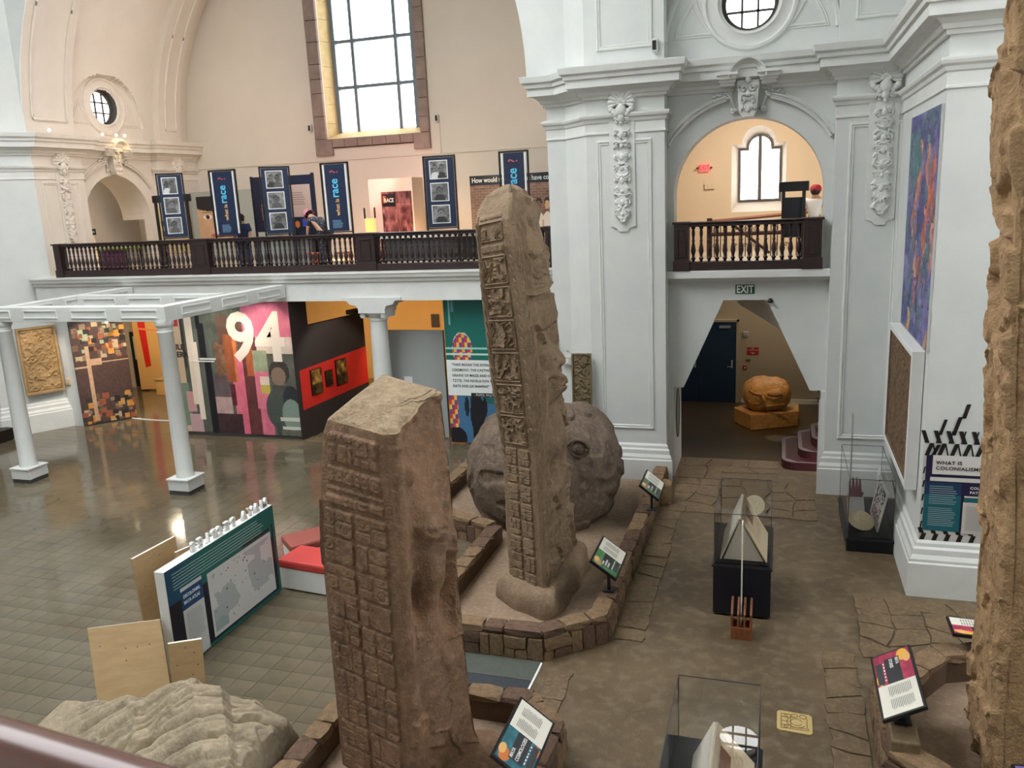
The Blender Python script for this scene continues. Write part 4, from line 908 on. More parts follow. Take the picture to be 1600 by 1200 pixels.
def kerb(label, path, H, W_, seed, floor_poly, faces=None, zf=.08, inner=True):
    """path: outer line, enclosure on the LEFT of the path"""
    t = thing('stone_kerb', label, 'kerb', (sum(p[0] for p in path)/len(path), sum(p[1] for p in path)/len(path), 0)); rr = random.Random(seed)
    obj('earth_bed', MB().plate([floor_poly], zf+.02, (0, 0, zf), X, Y), 'earth', t)
    core = MB().mold(path, [(.025, 0), (.025, H-.05), (W_-.03, H-.05), (W_-.03, .02)], (0, 0, 0), X, Y, False) if True else None
    obj('core_wall', core, 'mortar', t)
    for s, (a, b) in enumerate(zip(path[:-1], path[1:])):
        a = Vector(a); b = Vector(b); d = b-a; ln = d.length; d.normalize(); n = Vector((-d.y, d.x)); x = 0; yaw = math.atan2(d.y, d.x)
        Rz = Matrix.Rotation(yaw, 4, 'Z')
        def put(along, wl, off, depth, z0, z1, me):
            c = a+d*(along+wl/2)+n*(off+depth/2)
            piece('stone', me, t, Matrix.Translation((c.x, c.y, (z0+z1)/2)) @ Rz @ Matrix.Rotation(rr.choice((0, math.pi)), 4, 'Z') @ Matrix.Diagonal((wl, depth, z1-z0, 1)))
        while x < ln-.02:
            l = min(rr.uniform(.28, .55), ln-x); l = ln-x if ln-x-l < .16 else l
            put(x, l-.012, -.015, W_+.01, H-.09, H+rr.uniform(-.006, .012), STONES[rr.randrange(9)]); x += l
        if faces and s not in faces: continue
        x = 0; k = 0
        while x < ln-.02:
            w_ = min(rr.uniform(.13, .2) if k % 3 else rr.uniform(.3, .5), ln-x); w_ = ln-x if ln-x-w_ < .1 else w_; hh = H-.1
            if w_ < .24: put(x, w_-.012, -.03, .1, 0, hh, STONES[rr.randrange(9)])
            else:
                m_ = hh*rr.uniform(.45, .6); put(x, w_-.012, -.035, .1, m_, hh, STONES[rr.randrange(9)])
                q = w_*rr.uniform(.35, .65); put(x, q-.012, -.03, .1, 0, m_-.01, STONES[rr.randrange(9)]); put(x+q, w_-q-.012, -.03, .1, 0, m_-.01, STONES[rr.randrange(9)])
            x += w_; k += 1
    return t
K1 = [(-6.25, 15.9), (-6.25, 13.4), (-5.45, 12.75), (-4.6, 12.4), (-4.6, 9.75), (-4.1, 9.2), (-2.75, 9.2), (-2.05, 9.82), (-2.05, 16.1)]
kerb('tan stone kerb around the tallest stela and the boulder', K1, .4, .24, 1, K1, faces=(2, 3, 5, 6, 7))
K2 = [(-2.05, 4.6), (-2.05, 7.5), (-2.5, 7.95), (-4.1, 7.97), (-4.66, 7.35), (-4.66, 4.6)]
kerb('tan stone kerb around the nearest reddish-brown stela', K2, .4, .24, 2, K2, faces=(0, 1, 2))
K3 = [(3.2, 10.5), (1.8, 9.95), (1.1, 8.95), (1.1, 7.8), (1.75, 7.3), (2.6, 6.95)]
kerb('brown stone kerb around the tan stela at the right edge', K3, .38, .28, 3, [(3.4, 10.5), (1.8, 9.95), (1.1, 8.95), (1.1, 7.8), (1.75, 7.3), (2.6, 6.95), (3.4, 6.9)], faces=(1, 2, 3, 4), zf=.03)
kb = tag(obj('stone_block', MB().add([(1.12, 7.78, 0), (1.42, 7.78, 0), (1.42, 8.2, 0), (1.12, 8.2, 0), (1.14, 7.8, .5), (1.4, 7.8, .5), (1.4, 8.18, .52), (1.14, 8.18, .52)], [(3, 2, 1, 0), (4, 5, 6, 7), (0, 1, 5, 4), (1, 2, 6, 5), (2, 3, 7, 6), (3, 0, 4, 7)]), 'flag', bevel=.02), 'grey stone block on the right kerb under the MAYA STORIES sign', 'stone')
tag(obj('stone_block', MB().add([(-2.04, 14.9, 0), (-1.8, 14.9, 0), (-1.8, 15.25, 0), (-2.04, 15.25, 0), (-2.02, 14.92, .42), (-1.83, 14.92, .4), (-1.83, 15.23, .4), (-2.02, 15.23, .43)], [(3, 2, 1, 0), (4, 5, 6, 7), (0, 1, 5, 4), (1, 2, 6, 5), (2, 3, 7, 6), (3, 0, 4, 7)]), 'kerb', bevel=.03), 'small tan stone standing behind the farthest reading sign near the portal', 'stone')
# path between the two enclosures: sunken mats and a pale edging stone
m_ = tag(obj('floor_mat', MB().box(-4.6, 8.02, -.02, -2.78, 8.72, .006), 'slate'), 'dark slate floor mat between the two left stone kerbs', 'mat'); m2 = tag(obj('floor_mat', MB().box(-4.6, 8.73, -.02, -2.78, 9.16, .005), 'slate2'), 'narrow green-grey floor mat along the foot of the middle kerb', 'mat')
tag(obj('edging_strip', MB().box(-2.77, 8.0, -.01, -2.745, 9.12, .02), 'white'), 'thin white edging strip beside the dark floor mat', 'edging')

# ================================================================== READING SIGNS (tilted panels on posts)
def im_new(h, w_, c): return np.tile(np.array(c, float), (h, w_, 1))
def im_rect(im, x0, y0, x1, y1, c):
    h, w_ = im.shape[:2]; im[int(round(y0*h)):int(round(y1*h)), int(round(x0*w_)):int(round(x1*w_))] = c
def im_ell(im, cx, cy, rx, ry, c, a=1.0):
    h, w_ = im.shape[:2]; y, x = np.mgrid[0:h, 0:w_]; m = (((x+.5)/w_-cx)/rx)**2+(((y+.5)/h-cy)/ry)**2 < 1; im[m] = im[m]*(1-a)+np.array(c)*a
def im_noise(im, amp, sc, seed, col=None):
    h, w_ = im.shape[:2]; y, x = np.mgrid[0:h, 0:w_]; n = fb2(x*sc, y*sc, seed, 4)-.47; im += amp*n[..., None]*(np.array(col) if col is not None else 1)
def reading_sign(label, x0, x1, y0, y1, zl, zh, high_left, post_z, title, pal, name_lines, postx=None):
    """panel whose text runs along +Y (high edge on the left) or mirrored (high edge on the right)"""
    t = thing('reading_sign', label, 'sign', ((x0+x1)/2, (y0+y1)/2, post_z))
    if high_left: O = Vector((x1, y0, zl)); r = Vector((0, 1, 0)); u = Vector((x0-x1, 0, zh-zl))
    else: O = Vector((x0, y1, zl)); r = Vector((0, -1, 0)); u = Vector((x1-x0, 0, zh-zl))
    W_ = y1-y0; H = u.length; u = u.normalized(); n = r.cross(u)
    obj('panel_board', MB().obox(O+r*W_/2+u*H/2-n*.02, r*(W_/2), u*(H/2), n*.02), 'black', t, bevel=.004)
    px = postx or ((x0+x1)/2, (y0+y1)/2); obj('post', MB().box(px[0]-.02, px[1]-.03, post_z, px[0]+.02, px[1]+.03, (zl+zh)/2-.03).box(px[0]-.08, px[1]-.08, post_z, px[0]+.08, px[1]+.08, post_z+.012), 'black', t)
    im = im_new(50, 80, (232, 228, 214)); c1, c2, c3 = pal
    im_rect(im, .0, .0, .28, .5, c1); im_noise(im[:25, :22], 60, .2, 5); im_ell(im, .1, .3, .09, .2, c3); im_rect(im, 0, .5, .1, .62, c1)
    im_rect(im, .14, .12, .5, .5, (44, 46, 50)) if False else None
    o = Vector(O)+r*.025+u*.025
    pic = im_new(56, 90, (232, 229, 216)); im_rect(pic, 0, .0, 1, .06, (232, 229, 216))
    # left half: artwork and dark title box, right half: printed columns
    im_rect(pic, 0, 0, .52, 1, c1); im_noise(pic[:, :46], 70, .12, 9)
    im_ell(pic, .1, .2, .1, .16, c3); im_ell(pic, .16, .1, .08, .1, (230, 180, 110)); im_rect(pic, .0, .84, .2, 1, c2); im_ell(pic, .42, .9, .1, .1, c3)
    im_rect(pic, .1, .3, .52, .72, (48, 50, 54)); im_rect(pic, .14, .78, .5, .96, (60, 62, 66))
    for k in range(6): im_rect(pic, .16+.055*k, .735, .185+.055*k, .765, (240, 240, 236))
    im_rect(pic, .53, 0, 1, 1, (232, 229, 216))
    raster('printed_face', pic, o, r, u, W_-.05, H-.05, t, True, .001)
    for k, s in enumerate(title): text(s, .05 if len(title) < 3 else .036, o+r*(.12*(W_-.05))+u*(H-.05)*(.59-.17*k if len(title) < 3 else .6-.11*k)+n*.003, r, u, tmat((238, 238, 234)), t, .0005, sx=.92, bold=.001)
    for k in range(2): lines('text_lines', o+r*(W_-.05)*(.57+.2*k)+u*(H-.05)*.25+n*.002, r, u, (W_-.05)*.17, (H-.05)*.6, 14, tmat((120, 120, 116)), t, .35)
    return t
reading_sign('reading sign on the middle kerb near the white pier, farthest of the left three signs', -2.14, -1.82, 13.2, 14.02, .75, 1.0, True, .42, ('MAYA', 'CULTURE'), ((96, 128, 98), (70, 96, 84), (150, 130, 100)), 3, (-2.0, 13.6))
reading_sign('green and white reading sign on the middle kerb in front of the tallest stela', -2.32, -1.97, 10.15, 11.0, .75, 1.0, True, .42, ('MAYA', 'CALENDAR', 'COUNTS'), ((74, 130, 84), (60, 116, 76), (176, 150, 110)), 3, (-2.15, 10.5))
reading_sign('MAYA COSMOLOGIES reading sign beside the nearest stela, bottom centre', -2.33, -1.99, 6.05, 6.95, .75, 1.0, True, .42, ('MAYA', 'COSMOLOGIES:'), ((50, 108, 120), (30, 80, 100), (206, 120, 60)), 2, (-2.15, 6.4))
reading_sign('MAYA STORIES reading sign on the right kerb with red and yellow artwork', 1.05, 1.43, 7.83, 8.98, .68, .9, False, .54, ('MAYA', 'STORIES'), ((172, 52, 84), (150, 40, 70), (236, 180, 70)), 2, (1.27, 8.1))
t = reading_sign('reading sign seen edge-on behind the tan stela at the right edge', 2.02, 2.75, 9.85, 10.28, .6, .62, True, .4, (), ((172, 52, 84), (150, 40, 70), (236, 180, 70)), 2, (2.5, 10.2))
reading_sign('black-framed reading sign at the bottom right corner before the tan stela', 1.99, 2.6, 6.3, 7.18, .86, .9, False, .4, (), ((120, 100, 160), (110, 90, 150), (150, 120, 180)), 2, (2.3, 7.05))

# ================================================================== GLASS CASES
def glass_case(label, x0, x1, y0, y1, zb, zt, m='navyblk', plinth=True):
    t = thing('display_case', label, 'display case', ((x0+x1)/2, (y0+y1)/2, 0))
    obj('base', MB().box(x0, y0, 0 if zb < .4 else .03, x1, y1, zb).box(x0-.02, y0-.01, zb-.05, x1+.02, y1+.01, zb-.02), m, t, bevel=.006)
    obj('deck', MB().box(x0+.03, y0+.03, zb, x1-.03, y1-.03, zb+.015), 'black', t)
    e = .012; a, b, c, d = x0+e, x1-e, y0+e, y1-e
    for nm, q in (('glass_front', [(a, c, zb), (b, c, zb), (b, c, zt), (a, c, zt)]), ('glass_back', [(b, d, zb), (a, d, zb), (a, d, zt), (b, d, zt)]), ('glass_left', [(a, d, zb), (a, c, zb), (a, c, zt), (a, d, zt)]), ('glass_right', [(b, c, zb), (b, d, zb), (b, d, zt), (b, c, zt)]), ('glass_top', [(a, c, zt), (b, c, zt), (b, d, zt), (a, d, zt)])):
        obj(nm, MB().add(q, [(0, 1, 2, 3)]), 'acrylic_top' if nm == 'glass_top' else 'acrylic', t)
    mb = MB(); w_ = .004
    for (xa, ya) in ((a, c), (b, c), (b, d), (a, d)): mb.box(xa-w_, ya-w_, zb, xa+w_, ya+w_, zt)
    mb.box(a, c-w_, zt-w_, b, c+w_, zt+w_).box(a, d-w_, zt-w_, b, d+w_, zt+w_).box(a-w_, c, zt-w_, a+w_, d, zt+w_).box(b-w_, c, zt-w_, b+w_, d, zt+w_)
    obj('glass_edges', mb, 'dkgrey', t); return t
glass_case('tall glass display case on a black base in the middle of the path', -.77, -.01, 10.87, 12.35, .77, 1.5)
glass_case('glass display case at the bottom of the path, round window mirrored in its top', -.81, -.06, 5.6, 6.98, .8, 1.44)
def card_tent(label, xl, xr, xa, y0, y1, z0, z1, mirrored=False):
    t = thing('card_tent', label, 'model', ((xl+xr)/2, (y0+y1)/2, z0)); e = .018
    mb = MB()
    for s, xb in ((0, xl), (1, xr)):
        d = Vector((xa-xb, 0, z1-z0)); n = Vector((-d.z, 0, d.x)).normalized()*(e if s == 0 else -e); y1_ = y1
        A = [Vector((xb, y0, z0)), Vector((xb, y1, z0)), Vector((xa, y1-.05, z1)), Vector((xa, y0, z1))]
        q = A+[p+n for p in A]; (obj(('left_leaf', 'right_leaf')[s], MB().add(q, [(0, 1, 2, 3), (7, 6, 5, 4), (0, 4, 5, 1), (1, 5, 6, 2), (2, 6, 7, 3), (3, 7, 4, 0)]), 'paper' if s == 0 else 'offpaper', t))
    obj('front_gable', MB().plate([[(xl+.03, z0), (xr-.03, z0), (xa, z1-.04)]], .01, (0, y0+.03, 0), X, Z), 'paper', t)
    d = Vector((xa-xr, 0, z1-z0)); n = Vector((d.z, 0, -d.x)).normalized()
    im = im_new(20, 24, (196, 176, 146)); im_rect(im, .3, .05, .8, .5, (120, 84, 66)); im_noise(im, 50, .5, 3)
    raster('printed_picture', im, Vector((xr, y0+.15, z0))+d*.3+n*.022, (0, 1, 0), d, (y1-y0)*.7, d.length*.6, t, True, .002)
    return t
card_tent('ivory card tent with a brown picture inside the middle glass case', -.67, -.08, -.43, 10.98, 12.0, .79, 1.4)
card_tent('ivory card tent inside the nearest glass case at the bottom', -.62, -.12, -.44, 5.7, 6.7, .82, 1.22)
tag(obj('straw_fan', MB().lathe([(0, -.012), (.14, -.012), (.15, 0), (.14, .012), (0, .014)], (0, 0, 0), 24, False), 'straw'), 'round cream disc behind the card tent in the middle glass case', 'disc')
o = COL.objects['straw_fan']; o.location = (-.27, 12.22, 1.14); o.rotation_euler = (math.radians(70), 0, math.radians(8))
st_ = tag(obj('disc_stand', MB().tube([(-.27, 12.24, .785), (-.27, 12.24, 1.08)], .012, 6), 'silver'), 'thin metal rod holding up the round cream disc', 'stand')
# upright board in a slotted wooden stand, seen edge-on
t = thing('slotted_stand', 'reddish wooden slotted stand in front of the middle glass case', 'stand', (-.36, 10.35, 0))
for k in range(4): x = -.485+k*.08; obj('upright', MB().add([(x-.014, 10.27, .0), (x+.014, 10.27, .0), (x+.014, 10.5, .0), (x-.014, 10.5, .0), (x-.014, 10.27, .36), (x+.014, 10.27, .36), (x+.014, 10.5, .5), (x-.014, 10.5, .5)], [(3, 2, 1, 0), (4, 5, 6, 7), (0, 1, 5, 4), (1, 2, 6, 5), (2, 3, 7, 6), (3, 0, 4, 7)]), 'oak', t, bevel=.004)
obj('stand_block', MB().box(-.5, 10.265, 0, -.232, 10.52, .17), 'oak', t, bevel=.006)
tag(obj('label_board', MB().box(-.378, 10.34, .17, -.366, 10.5, 1.58), 'paper'), 'thin upright label board slotted in the reddish wooden stand, seen edge-on', 'board')
# small case by the right pier
glass_case('low glass display case on a black base at the foot of the right wall', 1.13, 1.82, 13.42, 15.3, .23, 1.22)
t = thing('straw_hat', 'cream straw hat on a clear stand in the low right glass case', 'hat', (1.36, 13.85, .245))
B = Matrix.Rotation(math.radians(28), 3, 'X') @ Matrix.Rotation(math.radians(12), 3, 'Y')
mb = MB().lathe([(0, .1), (.07, .095), (.1, .06), (.11, 0), (.15, -.012), (.21, -.03), (.21, -.036), (.14, -.02), (.1, -.006), (0, 0)], (0, 0, 0), 26, False); mb.v = [tuple(Vector((1.37, 13.75, .44))+B @ Vector(v)) for v in mb.v]; obj('hat_body', mb, 'straw', t, smooth=True)
obj('clear_stand', MB().lathe([(.09, 0), (.09, .01), (.012, .02), (.012, .2)], (1.37, 13.77, .245), 16), 'acrylic', t)
t = thing('patterned_board', 'white diamond-shaped board with black and pink pattern in the low right case', 'board', (1.62, 14.2, .245))
im = im_new(40, 40, (230, 228, 226)); y_, x_ = np.mgrid[0:40, 0:40]; q = (n2(x_*.7, y_*.7, 3) > .5); im[q] = (70, 62, 66); im[(n2(x_*.7+9, y_*.7, 8) > .62) & (y_ > 18)] = (176, 120, 128); im[:3] = im[-3:] = (236, 236, 234); im[:, :3] = im[:, -3:] = (236, 236, 234)
rr_ = Vector((.02, -1.0, 0)).normalized(); uu = Vector((.13, 0, .66)).normalized(); uu = (uu-rr_*uu.dot(rr_)).normalized(); nn = rr_.cross(uu)
O = Vector((1.58, 14.6, .25)); obj('board', MB().obox(O+rr_*.46+uu*.34-nn*.01, rr_*.46, uu*.34, nn*.01), 'white', t); raster('pattern', im, O, rr_, uu, .92, .68, t, True)
t = thing('hand_cutout', 'pink hand-shaped cutout on a tilted white card in the low right case', 'cutout', (1.35, 14.6, .245))
mb = MB().plate([[(1.2, .62), (1.44, .62), (1.47, .7), (1.43, .72), (1.41, .95), (1.385, .95), (1.375, .76), (1.36, .98), (1.335, .98), (1.325, .76), (1.3, .97), (1.275, .97), (1.27, .75), (1.245, .9), (1.22, .9), (1.22, .7)]], .01, (0, 14.55, -.1), X, Z)
obj('hand', mb, tmat((176, 136, 146)), t); obj('tilted_card', MB().add([(1.2, 14.3, .3), (1.48, 14.38, .3), (1.47, 14.6, .52), (1.19, 14.52, .52), (1.2, 14.31, .29), (1.48, 14.39, .29), (1.47, 14.61, .51), (1.19, 14.53, .51)], [(0, 1, 2, 3), (7, 6, 5, 4), (0, 4, 5, 1), (1, 5, 6, 2), (2, 6, 7, 3), (3, 7, 4, 0)]), 'white', t)
mb = MB(); [mb.ell((1.33, 14.05, .28+.055*k), (.035, .035, .03), 10, 6) for k in range(4)]; tag(obj('bead_stack', mb, tmat((60, 58, 56)), smooth=True), 'small stack of dark stone beads behind the straw hat', 'beads')
tag(obj('label_board', MB().box(1.32, 15.45, .0, 1.334, 15.65, 1.72).box(1.24, 15.42, 0, 1.42, 15.68, .02), 'silver'), 'tall thin metal label board seen edge-on beside the low right case', 'board')

# floor tile with a glyph set into the path
t = thing('glyph_tile', 'cream floor tile with an engraved glyph set in the path beside the nearest case', 'tile', (.27, 8.6, 0)); mb = MB().plate([[(.09, 8.47), (.12, 8.44), (.43, 8.42), (.46, 8.45), (.46, 8.75), (.43, 8.78), (.12, 8.8), (.09, 8.77)]], .02, (0, 0, .012), X, Y); obj('tile_slab', mb, tmat((196, 172, 116)), t)
ink = tmat((120, 92, 44)); mb = MB(); c3 = lambda p: [(.275+a, 8.61+b, .0135) for a, b in p]
for p in (arc(.02, 0, .06, 20, 340, 20), arc(.02, 0, .1, 100, 330, 20), [(-.14, -.13), (-.14, .13), (-.04, .13), (-.04, -.13), (-.14, -.13)], [(-.14, 0), (-.04, 0)], [(-.14, .07), (-.04, .07)], [(-.14, -.07), (-.04, -.07)], [(-.03, -.13), (.15, -.13), (.15, -.1), (-.03, -.1)], arc(.09, .11, .035, 0, 360, 14), arc(0, .11, .035, 0, 360, 14), [(.13, -.08), (.13, .08)], arc(-.09, .1, .02, 0, 360, 10), arc(-.09, -.1, .02, 0, 360, 10)): mb.tube(c3(p), .004, 4)
obj('engraved_glyph', mb, ink, t)

# ================================================================== CARVED PLAQUES, MURAL, WALL TEXT
def carved(name, label, O, r, u, w_, h, m, sc, frame, seed, cat='plaque', res=.02, amp=.03, freq=3):
    O = Vector(O); r = Vector(r).normalized(); u = Vector(u).normalized(); n = r.cross(u); t = thing(name, label, cat, O); f = frame
    nu, nv = int(w_/res), int(h/res); F = Field(w_-2*f, h-2*f, nu, nv); F.H = amp*scroll(F.U, F.V, sc, seed, freq)+.3*amp*scroll(F.U, F.V, sc*.4, seed+3, 2.4)
    e = np.minimum(np.minimum(F.U, w_-2*f-F.U), np.minimum(F.V, h-2*f-F.V)); F.H *= ss(0, .03, e)
    P = np.array(O)+(F.U+f)[..., None]*np.array(r)+(F.V+f)[..., None]*np.array(u)+(F.H+.03)[..., None]*np.array(n)
    obj('carved_field', MB().grid(P), m, t, smooth=True)
    mb = MB().mold(rect(0, 0, w_, h), [(0, 0), (0, .07), (f*.8, .07), (f*1.1, .02)], O, r, u); obj('stone_frame', mb, m, t, auto=40); return t
nl = Vector((.513, .858, 0)).normalized()
carved('carved_plaque', 'ochre carved stone plaque lit warmly on the left white pier', Vector((-19.73, 17.22, 1.08))+Vector((.03, -.02, 0)), nl, Z, .98, 1.86, 'plq', .16, .07, 5, amp=.035)
carved('carved_plaque', 'reddish carved plaque cut off by the left edge of the photo', (-21.6, 16.7, .95), X, Z, 1.1, 1.3, 'plq2', .16, .06, 15)
t = carved('carved_plaque', 'dark brown carved plaque in a deep white frame below the mural', (1.87, 15.0, 1.52), (0, -1, 0), Z, 2.45, 1.84, 'plq2', .12, .02, 25, amp=.02)
obj('white_frame', MB().mold(rect(0, 0, 2.45, 1.84), [(-.09, 0), (-.09, .16), (0, .16), (0, .0)], (1.95, 15.0, 1.52), (0, -1, 0), Z), 'white', t, bevel=.006)
carved('carved_slab', 'olive-brown carved stone slab leaning on the white pier above the boulder', (-3.93, 16.0, 1.35), X, (0, .03, 1), .4, 1.33, 'plq3', .11, .03, 35, 'slab', .012, .03, 2.6)
# painted mural: generic figures in blue and orange strokes
H_, W2 = 190, 100; y_, x_ = np.mgrid[0:H_, 0:W2]; n_ = fb2(x_*.06, y_*.03, 3, 4); m_1 = ss(.35, .6, fb2(x_*.05+3, y_*.04, 9, 4))[..., None]; m_2 = ss(.42, .62, fb2(x_*.07+8, y_*.05, 15, 4))[..., None]; im = np.array((66, 72, 132.))*(1-m_1)+np.array((136, 124, 176.))*m_1; im = im*(1-m_2)+np.array((92, 120, 140.))*m_2; im *= (.7+.6*n_)[..., None]
def im_fig(im, cx, y0, y1, wd, c, seed):
    h, w_ = im.shape[:2]; y, x = np.mgrid[0:h, 0:w_]; yy = y/h; t = np.clip((yy-y0)/(y1-y0), 0, 1); ww = wd*(.45+.55*np.sin(np.pi*t)**.6)*(1+.5*(fb2(x*.12, y*.07, seed, 3)-.5)); c0 = cx+.03*np.sin(t*7+seed)
    m = (np.abs(x/w_-c0) < ww) & (yy > y0) & (yy < y1); sh = .7+.6*fb2(x*.2, y*.1, seed+4, 3); im[m] = np.clip(np.array(c)*sh[m][:, None], 0, 255)
rr = random.Random(12); pal_ = ((196, 112, 92), (96, 130, 170), (150, 112, 122), (188, 138, 134), (78, 120, 130), (122, 112, 176), (196, 156, 104), (176, 96, 88), (104, 96, 158), (210, 140, 120), (60, 66, 120))
for k in range(46):
    cx, a = rr.uniform(.0, 1), rr.uniform(-.05, .92); hh = rr.uniform(.12, .3); c = pal_[rr.randrange(11)]; im_fig(im, cx, a+.03, a+hh, rr.uniform(.03, .07), c, k)
    if k % 2: im_ell(im, cx+rr.uniform(-.02, .02), a+.025, .045, .022, tuple(min(255, v+20) for v in c)); im_ell(im, cx, a+.012, .03, .008, (70, 56, 70))
im_fig(im, .3, .06, .3, .14, (66, 116, 124), 60)
im += 46*(fb2(x_*.35, y_*.25, 12, 3)-.45)[..., None]*np.array([1, .9, 1.1]); im += 34*((n2(x_*.5, y_*.22, 31) > .8)*1.0)[..., None]*np.array((1, .95, .9)); im[(n2(x_*.4+5, y_*.3, 37) > .88)] *= .55
t = thing('mural_painting', 'tall unframed blue and orange painted mural on the right wall', 'painting', (1.95, 13.0, 3.5)); obj('canvas', MB().box(1.925, 11.9+.32, 3.5, 1.955, 14.8, 6.7), 'white', t); raster('painted_picture', im, (1.925, 14.8, 3.5), (0, -1, 0), Z, 2.58, 3.2, t, True)
# wall text about colonialism on the pier face
t = thing('wall_panel', 'black, white and teal WHAT IS COLONIALISM wall panel beside the tan stela', 'panel', (2.4, 12.1, .8)); yb = 12.135
pat = MB(); lk = MB()
obj('backing_film', MB().box(1.97, yb-.002, .82, 3.4, yb+.01, 2.06), tmat((196, 194, 190)), t)
def q4(mb, pts, yy): mb.add([(x, yy, z) for x, z in pts], [(0, 1, 2, 3)])
for k in range(9):
    x = 1.97+k*.155
    for zb_, zt_, sl in ((2.06, 2.24, .06), (2.24, 2.42, -.06)):
        q4(pat, [(x, zb_), (x+.055, zb_), (x+.055+sl, zt_), (x+sl, zt_)], yb-.004)
        q4(pat, [(x+.13, zb_), (x+.15, zb_), (x+.15-sl*.7, zt_), (x+.13-sl*.7, zt_)], yb-.005)
    for zb_, zt_, sl in ((.82, .92, .03), (.92, 1.0, -.03)): q4(pat, [(x, zb_), (x+.06, zb_), (x+.06+sl, zt_), (x+sl, zt_)], yb-.004)
for p in ([(2.13, 2.36), (2.17, 2.36), (2.23, 2.58), (2.19, 2.58)], [(2.29, 2.36), (2.34, 2.36), (2.41, 2.62), (2.36, 2.62)], [(2.4, 2.6), (2.45, 2.6), (2.5, 2.8), (2.45, 2.8)], [(2.05, 2.06), (2.1, 2.06), (2.17, 2.22), (2.12, 2.22)]): q4(pat, p, yb-.005)
for k in range(5): q4(pat, [(1.965, 1.0+.2*k), (1.985, 1.0+.2*k), (2.0, 1.1+.2*k), (1.98, 1.1+.2*k)], yb-.004)
obj('black_pattern', pat, tmat((18, 17, 20)), t)
bl = MB()
def pn(nm, x0, z0, x1, z1, c, lv): return obj(nm, MB().box(x0, yb-.004-.003*lv, z0, x1, yb-.002, z1), tmat(c), t)
pn('navy_field', 2.0, .97, 3.3, 2.07, (24, 22, 60), 1); pn('teal_field', 2.0, .97, 2.46, 1.5, (18, 92, 104), 2); pn('blue_field', 2.0, 1.5, 2.46, 1.68, (20, 50, 84), 2)
pn('title_card', 2.08, 1.8, 2.67, 2.07, (212, 210, 206), 3); pn('white_strip', 2.06, 1.7, 3.2, 1.755, (208, 206, 202), 3); pn('teal_band', 2.5, 1.42, 3.3, 1.47, (20, 96, 100), 3); pn('white_strip', 2.5, 1.48, 3.2, 1.5, (208, 206, 202), 3); pn('text_card', 2.49, .95, 3.2, 1.41, (200, 196, 190), 3)
for k in range(5): pn('title_dash', 2.13+.08*k, 1.775, 2.17+.08*k, 1.8, (24, 22, 60), 3)
for k, s in enumerate(('WHAT IS', 'COLONIALISM?')): text(s, .068, (2.12, yb-.016, 1.945-.078*k), X, Z, tmat((30, 28, 34)), t, .001, sx=1.1, bold=.0015, space=1.1)
for k, s in enumerate(('COLONIAL', 'PATHWAYS')): text(s, .05, (2.56, yb-.016, 1.605-.065*k), X, Z, tmat((230, 230, 230)), t, .001, sx=1.1, bold=.001, space=1.1)
lines('text_lines', (2.06, yb-.012, 1.36), X, Z, .37, .28, 9, tmat((150, 176, 184)), t, .3); lines('text_lines', (2.06, yb-.012, 1.04), X, Z, .37, .28, 10, tmat((150, 176, 184)), t, .3); lines('text_lines', (2.53, yb-.016, 1.0), X, Z, .6, .36, 16, tmat((150, 146, 142)), t, .3)
# ================================================================== PERGOLA
def pergola():
    t = thing('pergola', 'white pergola frame of panelled beams on two round columns, left side', 'pergola', (-14, 15.5, 0))
    def beam(x0, y0, x1, y1, z0=3.67, z1=3.98, w_=.3):
        a = Vector((x0, y0, 0)); b = Vector((x1, y1, 0)); d = (b-a).normalized(); n = Vector((-d.y, d.x, 0)); L_ = (b-a).length
        o = obj('beam', MB().obox((a+b)/2+Vector((0, 0, (z0+z1)/2)), d*L_/2, n*w_/2, Vector((0, 0, (z1-z0)/2))), 'plaster', t, bevel=.008)
        k = max(1, round(L_/1.35)); s = L_/k; mb = MB()
        for sd in (-1, 1):
            rv = d*(-sd); O = a+n*(sd*w_/2); O = O if sd < 0 else b+n*(w_/2)
            for i in range(k): mb.mold(rect(s*i+.2, z0+.085, s*(i+1)-.2, z1-.075), [(-.014, 0), (-.012, .02), (.012, .02), (.016, 0)], O, rv if sd > 0 else d, Z)
        obj('beam_panels', mb, 'trimw', o)
    beam(-16.9, 13.9, -11.75, 13.9); beam(-16.15, 14.06, -16.15, 17.68); beam(-11.9, 14.06, -11.6, 17.68); beam(-16, 15.95, -12.05, 15.95)
    for cx in (-16.22, -11.93):
        c = obj('column', MB().lathe([(.19, .34), (.19, .38), (.175, .42), (.175, 1.4), (.15, 3.4), (.165, 3.42), (.165, 3.46), (.15, 3.47), (.15, 3.54), (.185, 3.58), (.19, 3.62), (.19, 3.67)], (cx, 13.9, 0), 24), 'plaster', t, auto=40)
        obj('column_base', MB().box(cx-.26, 13.64, .09, cx+.26, 14.16, .31).box(cx-.28, 13.62, .31, cx+.28, 14.18, .35), 'plaster', c, bevel=.01); obj('rubber_foot', MB().box(cx-.25, 13.65, 0, cx+.25, 14.15, .09), 'dkgrey', c)
pergola()
